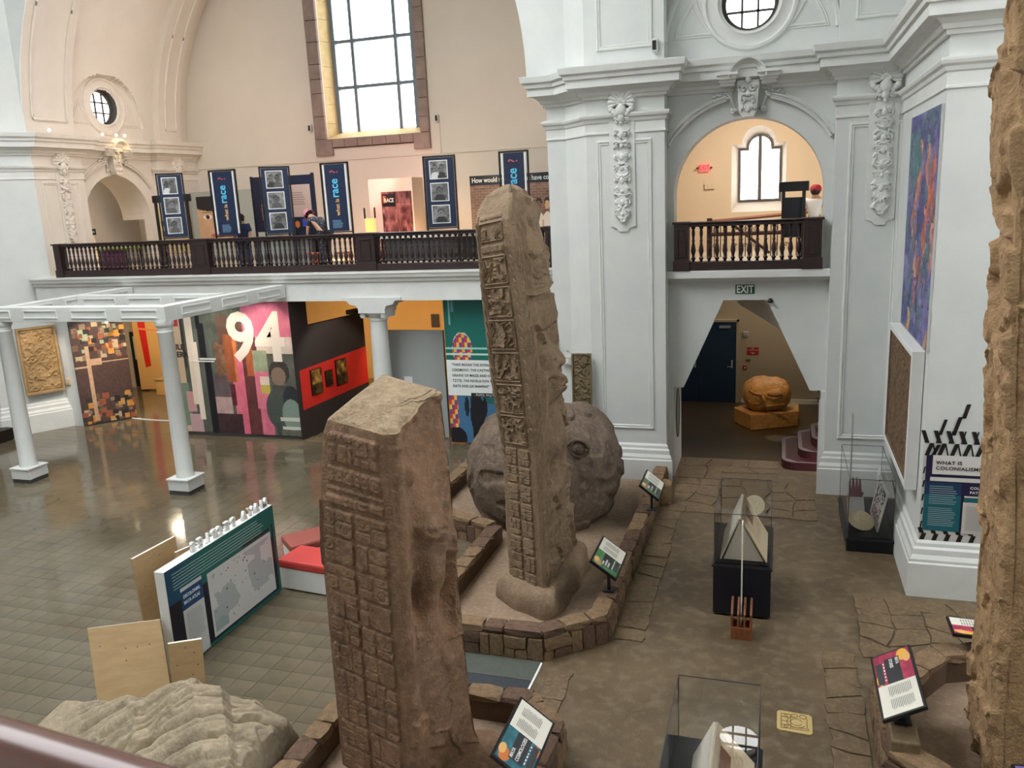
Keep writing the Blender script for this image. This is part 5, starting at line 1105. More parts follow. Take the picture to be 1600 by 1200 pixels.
# ================================================================== EXHIBITION WALLS UNDER THE BALCONY
t = thing('graphic_wall', 'large collage wall with the white number 94 behind the pergola', 'exhibit wall', (-13.2, 17.9, 0))
x0, x1, zt = -15.0, -11.5, 3.56; obj('wall_body', MB().box(x0, 17.78, .1, x1, 18.0, zt), 'charcoal', t); obj('plinth', MB().box(x0, 17.8, 0, x1, 18.0, .1), 'dkgrey', t)
H_, W2 = 170, 168; y_, x_ = np.mgrid[0:H_, 0:W2]; im = np.zeros((H_, W2, 3))+np.array((86, 92, 84)); im += 60*(fb2(x_*.05, y_*.03, 3, 4)-.47)[..., None]
R_ = lambda *a: im_rect(im, *a)
R_(0, 0, .06, 1, (206, 180, 150)); R_(.0, .02, .05, .18, (190, 60, 74)); R_(.06, 0, .085, .5, (60, 52, 52)); R_(.0, .62, .07, .95, (118, 136, 118)); R_(.04, .68, .12, .84, (200, 150, 150)); R_(.05, .86, .16, 1, (192, 158, 160))
R_(.095, 0, .15, .12, (222, 214, 202)); R_(.1, .1, .165, .78, (228, 212, 192)); R_(.14, .3, .19, .9, (234, 220, 206))
R_(.2, .08, .24, .2, (22, 22, 30)); R_(.21, .16, .27, .42, (24, 24, 32)); R_(.24, .42, .3, 1, (22, 20, 30)); R_(.3, .85, .34, 1, (224, 206, 190))
R_(.34, .3, .5, .6, (128, 96, 76)); im_noise(im[int(.3*H_):int(.6*H_), int(.34*W2):int(.5*W2)], 60, .2, 4); R_(.3, .55, .46, .72, (96, 84, 88)); R_(.3, .72, .44, .85, (180, 152, 150)); R_(.3, .85, .55, 1, (62, 40, 48)); R_(.38, .1, .62, .32, (96, 72, 62)); R_(.42, .24, .54, .6, (150, 84, 52)); R_(.5, .25, .53, .6, (206, 118, 70)); R_(.52, .4, .58, 1, (214, 108, 132)); R_(.47, .6, .54, .85, (210, 110, 130)); R_(.44, .62, .48, .78, (88, 34, 48)); R_(.57, .2, .7, 1, (98, 52, 54)); R_(.6, .3, .66, .55, (168, 92, 58)); R_(.66, .5, .78, .8, (214, 122, 144)); R_(.68, .8, .78, 1, (206, 110, 134))
R_(.6, 0, 1, .26, (204, 112, 138)); R_(.7, .26, 1, .38, (204, 188, 178)); R_(.66, .36, .78, .52, (146, 156, 132)); R_(.7, .55, .78, .62, (222, 204, 194)); R_(.7, .62, .8, .68, (190, 172, 82)); R_(.78, .4, 1, 1, (92, 94, 88))
for c in range(3): im[..., c] += (34*(fb2(x_*.18, y_*.12, 8, 3)-.45))*(x_ > .3*W2)
im_ell(im, .87, .52, .085, .09, (58, 52, 50)); im_ell(im, .86, .55, .06, .07, (128, 110, 96)); R_(.8, .62, .94, .68, (70, 66, 64)); im_ell(im, .85, .8, .12, .16, (70, 78, 74)); im_ell(im, .95, .72, .07, .1, (40, 44, 52)); im_ell(im, .94, .84, .08, .12, (122, 140, 132)); R_(.84, .86, 1, .89, (190, 196, 186)); R_(.85, .93, 1, .95, (196, 200, 190)); R_(.8, .9, .84, 1, (60, 66, 66))
im += 10*(fb2(x_*.6, y_*.6, 2, 2)-.4)[..., None]
raster('collage_print', im, (x0, 17.78, .1), X, Z, x1-x0, zt-.1, t, True, .003)
text('94', 1.72, (-13.38, 17.775, 2.08), X, Z, tmat((222, 212, 202)), t, .004, sx=.98, bold=.045, name='numeral')
for s, z in (('ILE', 2.32), ('ERA', 2.12)): text(s, .2, (-14.99, 17.772, z), X, Z, tmat((40, 36, 36)), t, .002, bold=.006)
obj('white_pipe_graphic', MB().box(-14.6, 17.768, 2.0, -13.85, 17.776, 2.03).box(-14.3, 17.768, 2.06, -13.8, 17.776, 2.1), 'white', t)
def lampthing(label, loc, aim, group='small spotlights', drop=3.6):
    t = thing('spotlight', label, 'lamp', loc, group=group); d = (Vector(aim)-Vector(loc)).normalized(); L_ = Vector(loc); a = d.orthogonal().normalized(); b = d.cross(a)
    obj('housing', MB().tube([L_-d*.07, L_, L_+d*.05], [.03, .04, .045], 10), 'white', t); k = 12
    obj('lens', MB().add([L_+d*.056+a*.036*math.cos(6.283*i/k)+b*.036*math.sin(6.283*i/k) for i in range(k)], [tuple(range(k))]), 'lamp', t); obj('bracket', MB().tube([L_-d*.03, Vector(((L_-d*.03).x, (L_-d*.03).y, drop))] if drop else [L_-d*.03, L_-d*.03-Vector((0, 0, .08))], .01), 'white', t)
lampthing('lit white spotlight left above the number 94 collage', (-13.02, 17.55, 3.5), (-13.02, 16, 2.6)); lampthing('lit white spotlight right above the number 94 collage', (-12.75, 17.55, 3.55), (-12.75, 16, 2.6))
lampthing('lit white spotlight above the photo collage wall at left', (-17.6, 18.3, 2.98), (-17, 15.5, 2))
# dark wall with the red field and three framed pictures
t = thing('graphic_wall', 'charcoal wall with a red field and three framed pictures, right of number 94', 'exhibit wall', (-11.25, 19.2, 0))
A = Vector((-11.48, 17.78, 0)); B_ = Vector((-10.98, 20.62, 0)); d = (B_-A).normalized(); n = Vector((d.y, -d.x, 0)); L_ = (B_-A).length
q = [(0, 0), (L_, 0), (L_, 2.86), (.62, 2.86), (.62, 3.56), (0, 3.56)]; obj('wall_body', MB().plate([q], .14, A, d, Z), 'charcoal', t)
obj('red_field', MB().plate([[(.14, .75), (L_, .9), (L_, 1.92), (.14, 1.78)]], .006, A+n*.006, d, Z), 'redpaint', t)
for k, (a, b, z0_, z1_) in enumerate(((.5, .92, 1.06, 1.72), (1.06, 1.34, 1.17, 1.58), (1.5, 1.95, 1.1, 1.78))):
    f = obj('picture_frame', MB().obox(A+d*(a+b)/2+n*.02+Vector((0, 0, (z0_+z1_)/2)), d*((b-a)/2), n*.02, Vector((0, 0, (z1_-z0_)/2))), 'black', t)
    pi = im_new(24, 16, (150, 120, 64)); y_, x_ = np.mgrid[0:24, 0:16]; v = fb2(x_*.22, y_*.2, 5+k, 4); pi = np.stack([60+290*(v-.3), 44+240*(v-.32), 24+120*(v-.36)], -1)*(.5 if k == 1 else 1); pi[14:] *= .55; raster('picture', pi, A+d*(a+.015)+n*.041+Vector((0, 0, z0_+.015)), d, Z, b-a-.03, z1_-z0_-.03, f, True)
t = thing('projector', 'small dark projector on top of the charcoal wall', 'projector', (-11.0, 20.3, 2.86)); obj('body', MB().obox((-11.05, 20.25, 2.95), d*.2, n*.12, (0, 0, .06)), 'dkgrey', t, bevel=.01); obj('lens', MB().tube([Vector((-11.05, 20.25, 2.95))+n*.12, Vector((-11.05, 20.25, 2.95))+n*.17], .045, 10), 'black', t); obj('stand', MB().obox((-11.05, 20.25, 2.875), d*.08, n*.06, (0, 0, .015)), 'black', t)
# grey board, teal board, white card
t = thing('display_board', 'tall plain grey display board right of the white column', 'board', (-8.5, 18.6, 0)); obj('board_face', MB().box(-9.22, 18.5, .02, -7.74, 18.6, 2.72), 'grey', t, bevel=.008); obj('label_card', MB().box(-8.85, 18.49, 1.4, -8.63, 18.5, 1.56), 'white', t)
t = thing('display_board', 'teal and white quotation board with black hand silhouettes behind the tallest stela', 'board', (-6.6, 18.2, 0)); x0 = -7.52; obj('board_face', MB().box(x0, 18.1, .04, -5.62, 18.2, 3.56), 'teal', t)
H_, W2 = 150, 82; im = im_new(H_, W2, (14, 104, 96)); im_ell(im, .95, .12, .28, .13, (150, 186, 190)); y_, x_ = np.mgrid[0:H_, 0:W2]
R_ = lambda *a: im_rect(im, *a)
R_(.06, 0, .09, .18, (120, 190, 176)); R_(.1, 0, .13, .09, (110, 160, 200)); im_ell(im, .22, .34, .13, .11, (200, 196, 190)); chk = ((x_//3+y_//5) % 3)
cc_ = np.array([(202, 60, 60), (224, 190, 90), (110, 70, 130)]); m = ((((x_+.5)/W2-.22)/.13)**2+(((y_+.5)/H_-.35)/.11)**2 < 1); im[m] = cc_[chk][m]; R_(0, .42, 1, .67, (226, 232, 232)); R_(0, .33, 1, .345, (150, 206, 190)); R_(0, .37, 1, .385, (190, 220, 210)); R_(.3, .645, 1, .675, (20, 20, 24))
R_(0, .675, 1, 1, (64, 112, 150)); m = (x_ < .12*W2) & (y_ > .66*H_) & (y_ < .9*H_); im[m] = cc_[chk][m]; R_(.5, .675, 1, .72, (20, 100, 96))
im_ell(im, .38, .8, .1, .14, (20, 20, 30)); 
for k in range(4): im_ell(im, .24+.08*k, .72+.015*abs(k-1.5), .03, .07, (20, 20, 30))
R_(.3, .82, .46, 1, (20, 20, 30)); im_ell(im, .08, .97, .14, .08, (20, 20, 30)); im_ell(im, .75, .82, .1, .11, (20, 20, 30)); im_ell(im, .75, .85, .05, .08, (64, 112, 150)); m = ((((x_+.5)/W2-.62)/.06)**2+(((y_+.5)/H_-.86)/.08)**2 < 1); im[m] = cc_[chk][m]
raster('printed_design', im, (x0, 18.1, .04), X, Z, 1.9, 3.52, t, True)
for k, s in enumerate(('"THUS BEGAN THE DIVINATION', 'CEREMONY, THE CASTING OF', 'GRAINS OF MAIZE AND OF', 'TZ\'ITE, THE REVELATION OF', 'DATE AND OF SHAPING"')): text(s, .088, (x0+.13, 18.092, 1.94-.13*k), X, Z, tmat((40, 44, 50)), t, .001, sx=.84, bold=.001, space=1.12)
text('- POPOL WUJ P.60', .08, (x0+.66, 18.09, 1.21), X, Z, tmat((230, 230, 230)), t, .001, sx=.9)
# photo collage wall, white wall, orange partition at far left
t = thing('graphic_wall', 'brown photo collage wall beside the left white pier', 'exhibit wall', (-18.3, 18.6, 0)); A = Vector((-18.72, 18.04, 0)); B_ = Vector((-17.86, 19.15, 0)); d = (B_-A).normalized(); n = Vector((d.y, -d.x, 0)); L_ = (B_-A).length
obj('wall_body', MB().plate([rect(0, .03, L_, 3.56)], .12, A, d, Z), 'charcoal', t); obj('plinth', MB().plate([rect(0, 0, L_, .04)], .1, A-n*.02, d, Z), 'dkgrey', t)
H_, W2 = 132, 54; im = im_new(H_, W2, (84, 64, 60)); rr = random.Random(4)
for k in range(150):
    a, b = rr.random(), rr.choice((rr.uniform(0, .5), rr.uniform(.75, 1), rr.uniform(.05, .45))); s = rr.uniform(.04, .09); im_rect(im, a, b, a+s*1.4, b+s*.6, rr.choice(((150, 126, 104), (44, 38, 36), (196, 172, 140), (120, 92, 76), (212, 150, 70), (160, 90, 64), (58, 60, 58), (170, 180, 150))))
im_rect(im, 0, .48, 1, .74, (88, 66, 60)); im_rect(im, .22, .36, .3, .98, (204, 166, 134)); im_rect(im, .3, .47, .5, .52, (204, 166, 134)); im_rect(im, 0, .52, .3, .54, (206, 172, 140)); im_rect(im, .5, .5, 1, .51, (210, 176, 140)); im_noise(im, 30, .5, 3)
raster('photo_print', im, A+Vector((0, 0, .04))+n*.001, d, Z, L_, 3.5, t, True)
t = thing('partition', 'orange partition with a broad red stripe seen behind the left column', 'partition', (-19.6, 22.4, 0)); A = Vector((-20.4, 22.25, 0)); d = Vector((.94, .34, 0)).normalized(); n = Vector((d.y, -d.x, 0)); obj('wall_body', MB().plate([rect(0, .05, 1.7, 3.5)], .12, A, d, Z), 'amber', t); obj('red_stripe', MB().plate([[(.12, 3.5), (.4, 3.5), (.44, .85), (.26, .8)]], .006, A+n*.006, d, Z), tmat((214, 36, 22)), t); obj('pale_band', MB().plate([[(.12, 2.1), (1.0, 1.98), (1.0, 2.04), (.12, 2.16)]], .004, A+n*.012, d, Z), tmat((236, 150, 110)), t)
t = thing('display_plinth', 'pale wooden plinth at the end of the orange partition', 'plinth', (-19.2, 22.0, 0)); obj('plinth_body', MB().box(-19.4, 21.8, 0, -18.9, 22.3, .5), 'amber', t, bevel=.01); obj('plinth_top', MB().box(-19.43, 21.77, .5, -18.87, 22.33, .53), 'ply', t)
t = thing('partition', 'cream partition with a dark doorway between photo collage and orange partition', 'partition', (-21, 22.4, 0)); obj('wall_body', MB().plate([[(-21.5, 0), (-20.5, 0), (-20.5, 3.55), (-21.5, 3.55)]], .1, (0, 22.75, 0), X, Z), 'cream', t); obj('dark_opening', MB().box(-20.95, 22.66, .05, -20.55, 22.7, 1.95), 'black', t); obj('bright_pane', MB().box(-20.82, 22.645, 1.0, -20.66, 22.655, 1.8), tmat((235, 240, 244)), t)
tag(obj('black_plinth', MB().box(-20.9, 15.9, .03, -19.75, 16.7, .32).box(-20.85, 15.95, 0, -19.8, 16.65, .03), 'black', bevel=.01), 'low black plinth cut off by the left edge of the photo', 'plinth')
# small framed picture and twigs on the amber wall
tag(obj('small_picture', MB().box(-10.77, 24.84, 1.77, -10.5, 24.9, 2.2), tmat((70, 60, 58)), bevel=.006), 'small dark picture glimpsed above the plain grey board', 'picture')
tag(obj('wall_rail', MB().box(-16, 24.84, 2.98, -5.6, 24.88, 3.02), 'black'), 'thin dark rail high on the amber wall under the balcony', 'rail')
t = thing('plant_sprays', 'orange dried plant sprays by the amber wall right of the charcoal wall', 'plant', (-9.9, 21.6, 0)); mb = MB(); rr = random.Random(3)
for k in range(26):
    x = -9.9+rr.uniform(-.35, .5); z = rr.uniform(.6, 1.5); mb.tube([(-9.85+.3*(x+9.85), 21.6, .05), (x, 21.6+rr.uniform(-.1, .1), z)], [.012, .004], 4); mb.ell((x, 21.6, z), (.05, .02, .06), 6, 4)
obj('sprays', mb, tmat((206, 130, 50)), t); obj('pot', MB().lathe([(.0, 0), (.16, 0), (.2, .3), (.18, .3), (.0, .28)], (-9.85, 21.6, 0), 16), 'amber', t)

# ================================================================== MAYA PEOPLES PANEL, BENCHES, PLYWOOD
t = thing('freestanding_panel', 'freestanding teal MAYA PEOPLES panel with a grey map, seen from behind its letters', 'panel', (-7.32, 9.0, 0)); y0, y1 = 7.82, 10.21
obj('panel_body', MB().box(-7.4, y0, .02, -7.25, y1, 1.42), 'white', t, bevel=.004); fx = -7.248; r = (0, 1, 0)
H_, W2 = 112, 194; im = im_new(H_, W2, (10, 96, 90)); y_, x_ = np.mgrid[0:H_, 0:W2]; m = (x_ < 60) & (y_ < 46); im[m] = np.array((10, 66, 100))+np.array((0, 30, -10))*(x_[m]/60)[:, None]
R_ = lambda *a: im_rect(im, *a)
R_(0, .34, .97, .965, (10, 14, 32)); R_(.96, .2, .975, .96, (10, 14, 32)); R_(.18, .33, .265, .34, (10, 96, 90))
R_(.1, .24, .275, .99, (196, 200, 200)); R_(.1, .28, .275, .46, (20, 66, 110)); R_(.32, .27, .945, .935, (202, 203, 202)); R_(.66, .255, .945, .27, (10, 96, 90)); R_(.66, .225, .94, .25, (14, 18, 30))
mp = (fb2(x_*.035, y_*.04, 6, 4) > .44) & (x_ > .36*W2) & (x_ < .93*W2) & (y_ > .3*H_) & (y_ < .78*H_); im[mp] = (170, 176, 178)
R_(.335, .66, .46, .9, (164, 174, 176)); m = (fb2(x_*.06, y_*.06, 3, 3) > .46) & (x_ > .34*W2) & (x_ < .455*W2) & (y_ > .67*H_) & (y_ < .89*H_); im[m] = (150, 164, 164)
rr = random.Random(8)
for k in range(26): a, b = rr.uniform(.38, .9), rr.uniform(.33, .85); R_(a, b, a+.008, b+.014, rr.choice(((40, 60, 64), (90, 100, 104))))
raster('printed_map', im, (fx, y0, .02), r, Z, y1-y0, 1.4, t, True)
lines('text_lines', (fx+.002, y0+.12, 1.1), r, Z, 2.05, .25, 6, tmat((176, 210, 206)), t, .22, .12)
for k, s in enumerate(('DECOLONIAL', 'MAYA ATLAS')): text(s, .065, (fx+.004, y0+.27, .93-.085*k), r, Z, tmat((226, 232, 236)), t, .001, sx=.82, bold=.001)
lines('text_lines', (fx+.002, y0+.28, .3), r, Z, .35, .42, 14, tmat((150, 154, 156)), t, .35, .2)
wd = 'MAYA PEOPLES'; y = 10.16
for ch in wd:
    if ch != ' ': text(ch, .19, (-7.31, y, 1.42), (0, -1, 0), Z, 'white', t, .022, name='letter', sx=1.0, bold=.004)
    y -= {'M': .2, 'A': .155, 'Y': .15, ' ': .12}.get(ch, .145)
for lb, loc, rz, m in (('red cushioned bench with a white base touching the MAYA PEOPLES panel', (-6.72, 10.5, 0), math.radians(-6), 'red'), ('muted red bench behind the bright red one, half hidden by the nearest stela', (-7.2, 11.35, 0), math.radians(48), 'red')):
    t = thing('bench', lb, 'bench', loc, rz); Mx = ROOT[t]
    def lb_(mb): mb.v = [tuple(Mx @ Vector(v)) for v in mb.v]; return mb
    obj('base', lb_(MB().box(-.55, -.28, .02, .75, .28, .36)), 'white', t, bevel=.008); obj('cushion', lb_(MB().box(-.57, -.3, .36, .77, .3, .5)), m if 'muted' not in lb else tmat((150, 78, 66)), t, bevel=.035)
def sheet(label, TL, TR, BR, th=.03):
    TL, TR, BR = Vector(TL), Vector(TR), Vector(BR); BL = TL+BR-TR; d = (TR-TL).normalized(); u = (TL-BL).normalized(); u = (u-d*u.dot(d)).normalized(); n = d.cross(u); L_ = (TR-TL).length; H = (TL-BL).length
    t = thing('plywood_sheet', label, 'plywood', (BL+BR)/2, group='plywood sheets leaning by the MAYA PEOPLES panel'); q = [BL, BR, TR, TL]; obj('sheet', MB().add(q+[p-n*th for p in q], [(0, 1, 2, 3), (7, 6, 5, 4), (1, 0, 4, 5), (2, 1, 5, 6), (3, 2, 6, 7), (0, 3, 7, 4)]), 'ply', t)
    mb = MB(); rr = random.Random(len(label))
    for k in range(5): c = BL+(BR-BL)*rr.uniform(.1, .9)+(TL-BL)*rr.uniform(.2, .9)+n*.001; mb.add([c+d*.01*math.cos(a)+u*.009*math.sin(a) for a in np.linspace(0, 5.5, 8)], [tuple(range(8))])
    obj('knots', mb, 'oak', t, kind='stuff'); obj('pale_edge', MB().obox((TL+TR)/2-n*th/2+u*.003, d*L_/2, n*th/2, u*.004), 'paper', t)
sheet('broad plywood sheet with small knots standing nearest, behind the pale rock', (-8.12, 7.36, .8), (-7.36, 7.76, .8), (-7.07, 7.46, 0))
sheet('narrow plywood strip beside the broad sheet, at the foot of the MAYA PEOPLES panel', (-7.08, 7.53, .62), (-6.74, 7.73, .62), (-6.71, 7.66, 0), .04)
sheet('tall plywood sheet leaning behind the left end of the MAYA PEOPLES panel', (-8.36, 8.49, 1.2), (-8.31, 9.3, 1.2), (-8.28, 9.3, 0))
sheet('low plywood sheet edge just behind the MAYA PEOPLES letters', (-7.9, 8.8, 1.2), (-7.75, 9.35, 1.2), (-7.72, 9.33, 0))

# ================================================================== EXIT ROOM THINGS
t = thing('stone_sculpture', 'amber-lit carved stone head on a block inside the EXIT portal', 'sculpture', (-.22, 20.9, 0))
P = blob((-.22, 20.9, .76), (.58, .5, .4), 12, .05, 2.2, 120, 80, .85, .025, .3); obj('head', MB().grid(P, True), 'ambertint', t, smooth=True)
mb = MB().tube([(-.05+.2*math.cos(a), 20.37+.05*abs(math.cos(a)), .88+.1*math.sin(a)) for a in np.linspace(3.14, 6.3, 16)], .03, 6); mb.ell((-.03, 20.37, .9), (.17, .05, .07), 14, 8); mb.tube([(-.62, 20.55, .93), (-.5, 20.43, .88), (-.28, 20.35, .86)], .03, 6); mb.tube([(-.5, 20.43, .64), (-.2, 20.33, .6), (.2, 20.38, .64)], .022, 6); mb.tube([(-.3, 20.34, .86), (-.26, 20.29, .72), (-.38, 20.35, .66)], .04, 6); obj('carved_features', mb, 'ambertint', t, smooth=True)
mb = MB().plate([[(-1.0, 20.9), (-.55, 20.2), (.55, 20.75), (.55, 21.4), (-.5, 21.6)]], .4, (0, 0, .4), X, Y); obj('stone_block', mb, 'ambertint', t, bevel=.03)
t = thing('spiral_stair', 'dark red rounded stair steps inside the right of the EXIT portal', 'stair', (.9, 18.2, 0))
def rstep(x0, z0, z1, y0=17.35, y1=19.3): k = .28; return MB().plate([[(1.55, y0), (1.55, y1), (x0+k, y1)]+[(x0+k-k*math.sin(a), y1-k+k*math.cos(a)) for a in np.linspace(.2, 1.57, 7)]+[(x0+k-k*math.cos(a), y0+k-k*math.sin(a)) for a in np.linspace(0, 1.4, 7)]+[(x0+k, y0)]], z1-z0, (0, 0, z1), X, Y)
for k, (x, a) in enumerate(((.15, 17.35), (.48, 17.6), (.75, 17.9))):
    s = obj('step', rstep(x, .17*k, .17*(k+1), a), 'maroon', t); e = rstep(x, .17*(k+1), .17*(k+1)+.006, a); obj('step_edge', e, tmat((112, 96, 98)), s); obj('tread', MB().plate([[(1.55, a+.06), (1.55, 19.2), (x+.3, 19.2), (x+.08, 19.0), (x+.08, a+.3), (x+.3, a+.06)]], .01, (0, 0, .17*(k+1)+.012), X, Y), 'maroon', s)
mb = MB().box(.95, 17.95, .51, 1.55, 18.0, 2.2); obj('stair_screen', mb, 'maroon', t)
for k in range(6): obj('screen_rung', MB().box(.84, 18.2, .6+.22*k, 1.5, 18.26, .7+.22*k), tmat((60, 26, 30)), t)
def small_sign(label, name, x0, z0, x1, z1, y, m, word=None, size=.05, wc=(235, 235, 230), cat='sign', dy=.015, tx=0, tz=.0, **kw):
    t = thing(name, label, cat, ((x0+x1)/2, y, z0)); obj('plate', MB().box(x0, y-dy, z0, x1, y, z1), m, t, bevel=.003)
    for k, wd in enumerate((word,) if isinstance(word, str) else (word or ())): text(wd, size, ((x0+x1)/2+tx, y-dy-.002, z1-size*(1.0+1.15*k)-tz), X, Z, tmat(wc), t, .001, align='CENTER', **kw)
    return t
small_sign('green EXIT sign with white letters on the wall above the six-sided portal', 'exit_sign', -.79, 3.77, -.43, 3.95, 16.6, 'exitg', 'EXIT', .2, bold=.004, tz=-.045, sx=.78)
t = small_sign('red lit EXIT sign on the tan wall inside the arched opening', 'exit_sign', -2.0, 6.2, -1.74, 6.38, 22.42, 'exitr', 'EXIT', .17, (170, 20, 30), sx=.75, tz=-.03)
for s in (-1, 1): obj('side_lamp', MB().ell((-1.87+s*.17, 22.39, 6.29), (.035, .03, .03), 8, 6), 'dkgrey', t)
small_sign('ghost marks of removed letters KA on the tan wall under the red EXIT sign', 'wall_mark', -1.86, 5.76, -1.6, 5.92, 22.42, 'tan', 'KA', .14, (196, 164, 124), 'mark', .003)
t = small_sign('red fire notice with a white arrow on the beige wall inside the portal', 'fire_sign', -.77, 1.34, -.47, 1.54, 23, tmat((178, 36, 36)), ('FIRE', 'EXTINGUISHER'), .042); obj('arrow', MB().add([(-.68, 22.983, 1.4), (-.56, 22.983, 1.4), (-.62, 22.983, 1.36)], [(0, 2, 1)]), 'white', t)
t = small_sign('white alarm box high on the beige wall inside the portal', 'alarm_box', -.88, 1.83, -.74, 1.97, 23, 'ltgrey', cat='alarm', dy=.05); obj('grille', MB().lathe([(.0, 0), (.04, 0), (.04, .01)], (0, 0, 0), 12).tube([(-.81, 22.945, 1.9), (-.81, 22.94, 1.9)], .045, 12), 'dkgrey', t) if False else obj('grille', MB().tube([(-.81, 22.95, 1.9), (-.81, 22.935, 1.9)], .045, 12), 'silver', t)
t = small_sign('small red call point on the beige wall inside the portal', 'call_point', -.87, .92, -.77, 1.04, 23, tmat((160, 40, 40)), cat='alarm', dy=.04); obj('button', MB().tube([(-.82, 22.96, .98), (-.82, 22.94, .98)], .022, 10), 'white', t)
t = small_sign('small brass switch plate between red fire notice and call point', 'switch_plate', -.8, 1.15, -.68, 1.22, 23, tmat((140, 120, 84)), cat='switch', dy=.02); obj('toggle', MB().box(-.75, 22.965, 1.17, -.73, 22.98, 1.2), 'dkgrey', t)
small_sign('small black notice on the cream pilaster left of the far arch', 'notice', 0, 0, .01, .01, 0, 'black') if False else None
t = thing('wall_notice', 'small black notice on the cream pilaster beside the far left arch', 'sign', (-19.17, 20.0, 5.3)); obj('plate', MB().box(-19.44, 20.0, 5.28, -19.42, 20.3, 5.46), 'black', t); obj('print', MB().box(-19.42, 20.06, 5.34, -19.415, 20.24, 5.4), 'grey', t)
t = thing('dark_camera', 'small dark camera fixed above the right corner of the portal', 'camera', (-.16, 16.55, 3.62)); obj('body', MB().ell((-.14, 16.54, 3.63), (.06, .04, .035), 12, 8), 'black', t, smooth=True); obj('mount', MB().box(-.17, 16.56, 3.62, -.11, 16.6, 3.68), 'black', t)
t = thing('oval_mirror', 'greenish oval panel set in the left jamb of the portal', 'mirror', (-1.96, 17.1, .75)); obj('glass_disc', MB().add([(-1.962, 17.2+.28*math.cos(a), 1.2+.52*math.sin(a)) for a in np.linspace(0, 6.1, 28)], [tuple(range(28))]), tmat((120, 140, 128)), t); obj('rim', MB().tube([(-1.962, 17.2+.28*math.cos(a), 1.2+.52*math.sin(a)) for a in np.linspace(0, 6.283, 30)], .012, 5), 'dkgrey', t)
t = thing('socket_box', 'white socket box with a pipe on the pier beside the tallest stela', 'socket', (-4.15, 16.8, 2.25)); obj('box', MB().box(-4.33, 16.76, 2.28, -4.13, 16.85, 2.46), 'ltgrey', t, bevel=.01); obj('pipe', MB().tube([(-4.38, 16.8, 2.75), (-4.38, 16.8, 2.42), (-4.3, 16.8, 2.38)], .014, 6), 'ltgrey', t); obj('outlet', MB().box(-4.29, 16.75, 2.32, -4.19, 16.76, 2.41), 'white', t); obj('button', MB().ell((-4.22, 16.83, 2.58), (.025, .015, .025), 8, 5), 'ltgrey', t)
def sensor(label, loc, n):
    L_ = Vector(loc); n = Vector(n); t = thing('wall_sensor', label, 'sensor', loc); r = n.cross(Vector(Z)) if False else Vector(Z).cross(n)
    obj('housing', MB().obox(L_+n*.05, r*.06, n*.05, (0, 0, .12)), 'ltgrey', t, bevel=.03); obj('dark_lens', MB().obox(L_+n*.101-r*.01, r*.035, n*.006, (0, 0, .08)), 'black', t)
sensor('grey motion sensor on the cream wall left of the tall window', (-14.6, 25, 8.28), (0, -1, 0)); sensor('grey motion sensor on the cream wall right of the tall window', (-10.15, 25, 8.28), (0, -1, 0)); sensor('grey motion sensor above the cornice between tall pier and round window', (-2.22, 16.15, 8.35), (0, -1, 0)); sensor('grey motion sensor above the cornice on the far left pier', (-19.6, 17.55, 8.4), (.86, -.5, 0))
for k, (y, lb) in enumerate(((18.7, 'first small spotlight on the far left cornice, on the pier end'), (20.6, 'bright small spotlight on the far left cornice beneath the round window'), (21.15, 'small spotlight on the far left cornice above the keystone, left of two'), (21.5, 'small spotlight on the far left cornice above the keystone, right of two'))): lampthing(lb, (-18.95, y, 8.16), (-17.6, y-.9, 7.8), 'cornice spotlights', None)
t = thing('thermostat', 'small beige box on the left white pier right of the ochre plaque', 'thermostat', (-19.2, 18.15, 1.2)); obj('box', MB().box(-19.16, 18.06, 1.2, -19.0, 18.1, 1.38), 'tan', t, bevel=.008); obj('slots', MB().box(-19.13, 18.05, 1.23, -19.03, 18.06, 1.27), 'dim', t)
t = thing('floor_cable_cover', 'thin pale cable cover on the floor before the photo collage wall', 'cable cover', (-17.2, 18.9, 0)); obj('strip', MB().tube([(-18.25, 19.1, .01), (-17.2, 18.95, .01), (-16.3, 18.95, .01)], .025, 6, .5), 'white', t); obj('end_plug', MB().box(-18.33, 19.05, 0, -18.22, 19.16, .03), 'white', t)
t = thing('track_light', 'dark track with small lamps above the photo collage wall', 'lamp', (-18, 18.2, 3.4)); obj('track', MB().box(-18.6, 17.95, 3.5, -17.2, 18.0, 3.56), 'dkgrey', t); [obj('lamp_head', MB().tube([(-18.3+.35*k, 17.97, 3.5), (-18.3+.35*k, 17.93, 3.3)], [.03, .045], 8), 'dkgrey', t) for k in range(4)]
# near handrail of the viewer's own balcony
t = thing('handrail', 'blurred polished reddish handrail in the bottom left corner', 'handrail', (-.6, .78, 4.2)); obj('rail', MB().tube([(-3, .81, 5.158), (-1.06, .79, 5.03), (-.68, .775, 5.005), (1.5, .72, 4.86)], .052, 20), 'rail', t, smooth=True); obj('rail_post', MB().tube([(-1.9, .8, 4.2), (-1.9, .8, 5.06)], .03, 12), 'rail', t)
st(obj('floor_balcony', MB().box(-3, -4, 4.0, 3, .7, 4.2), 'dim'))

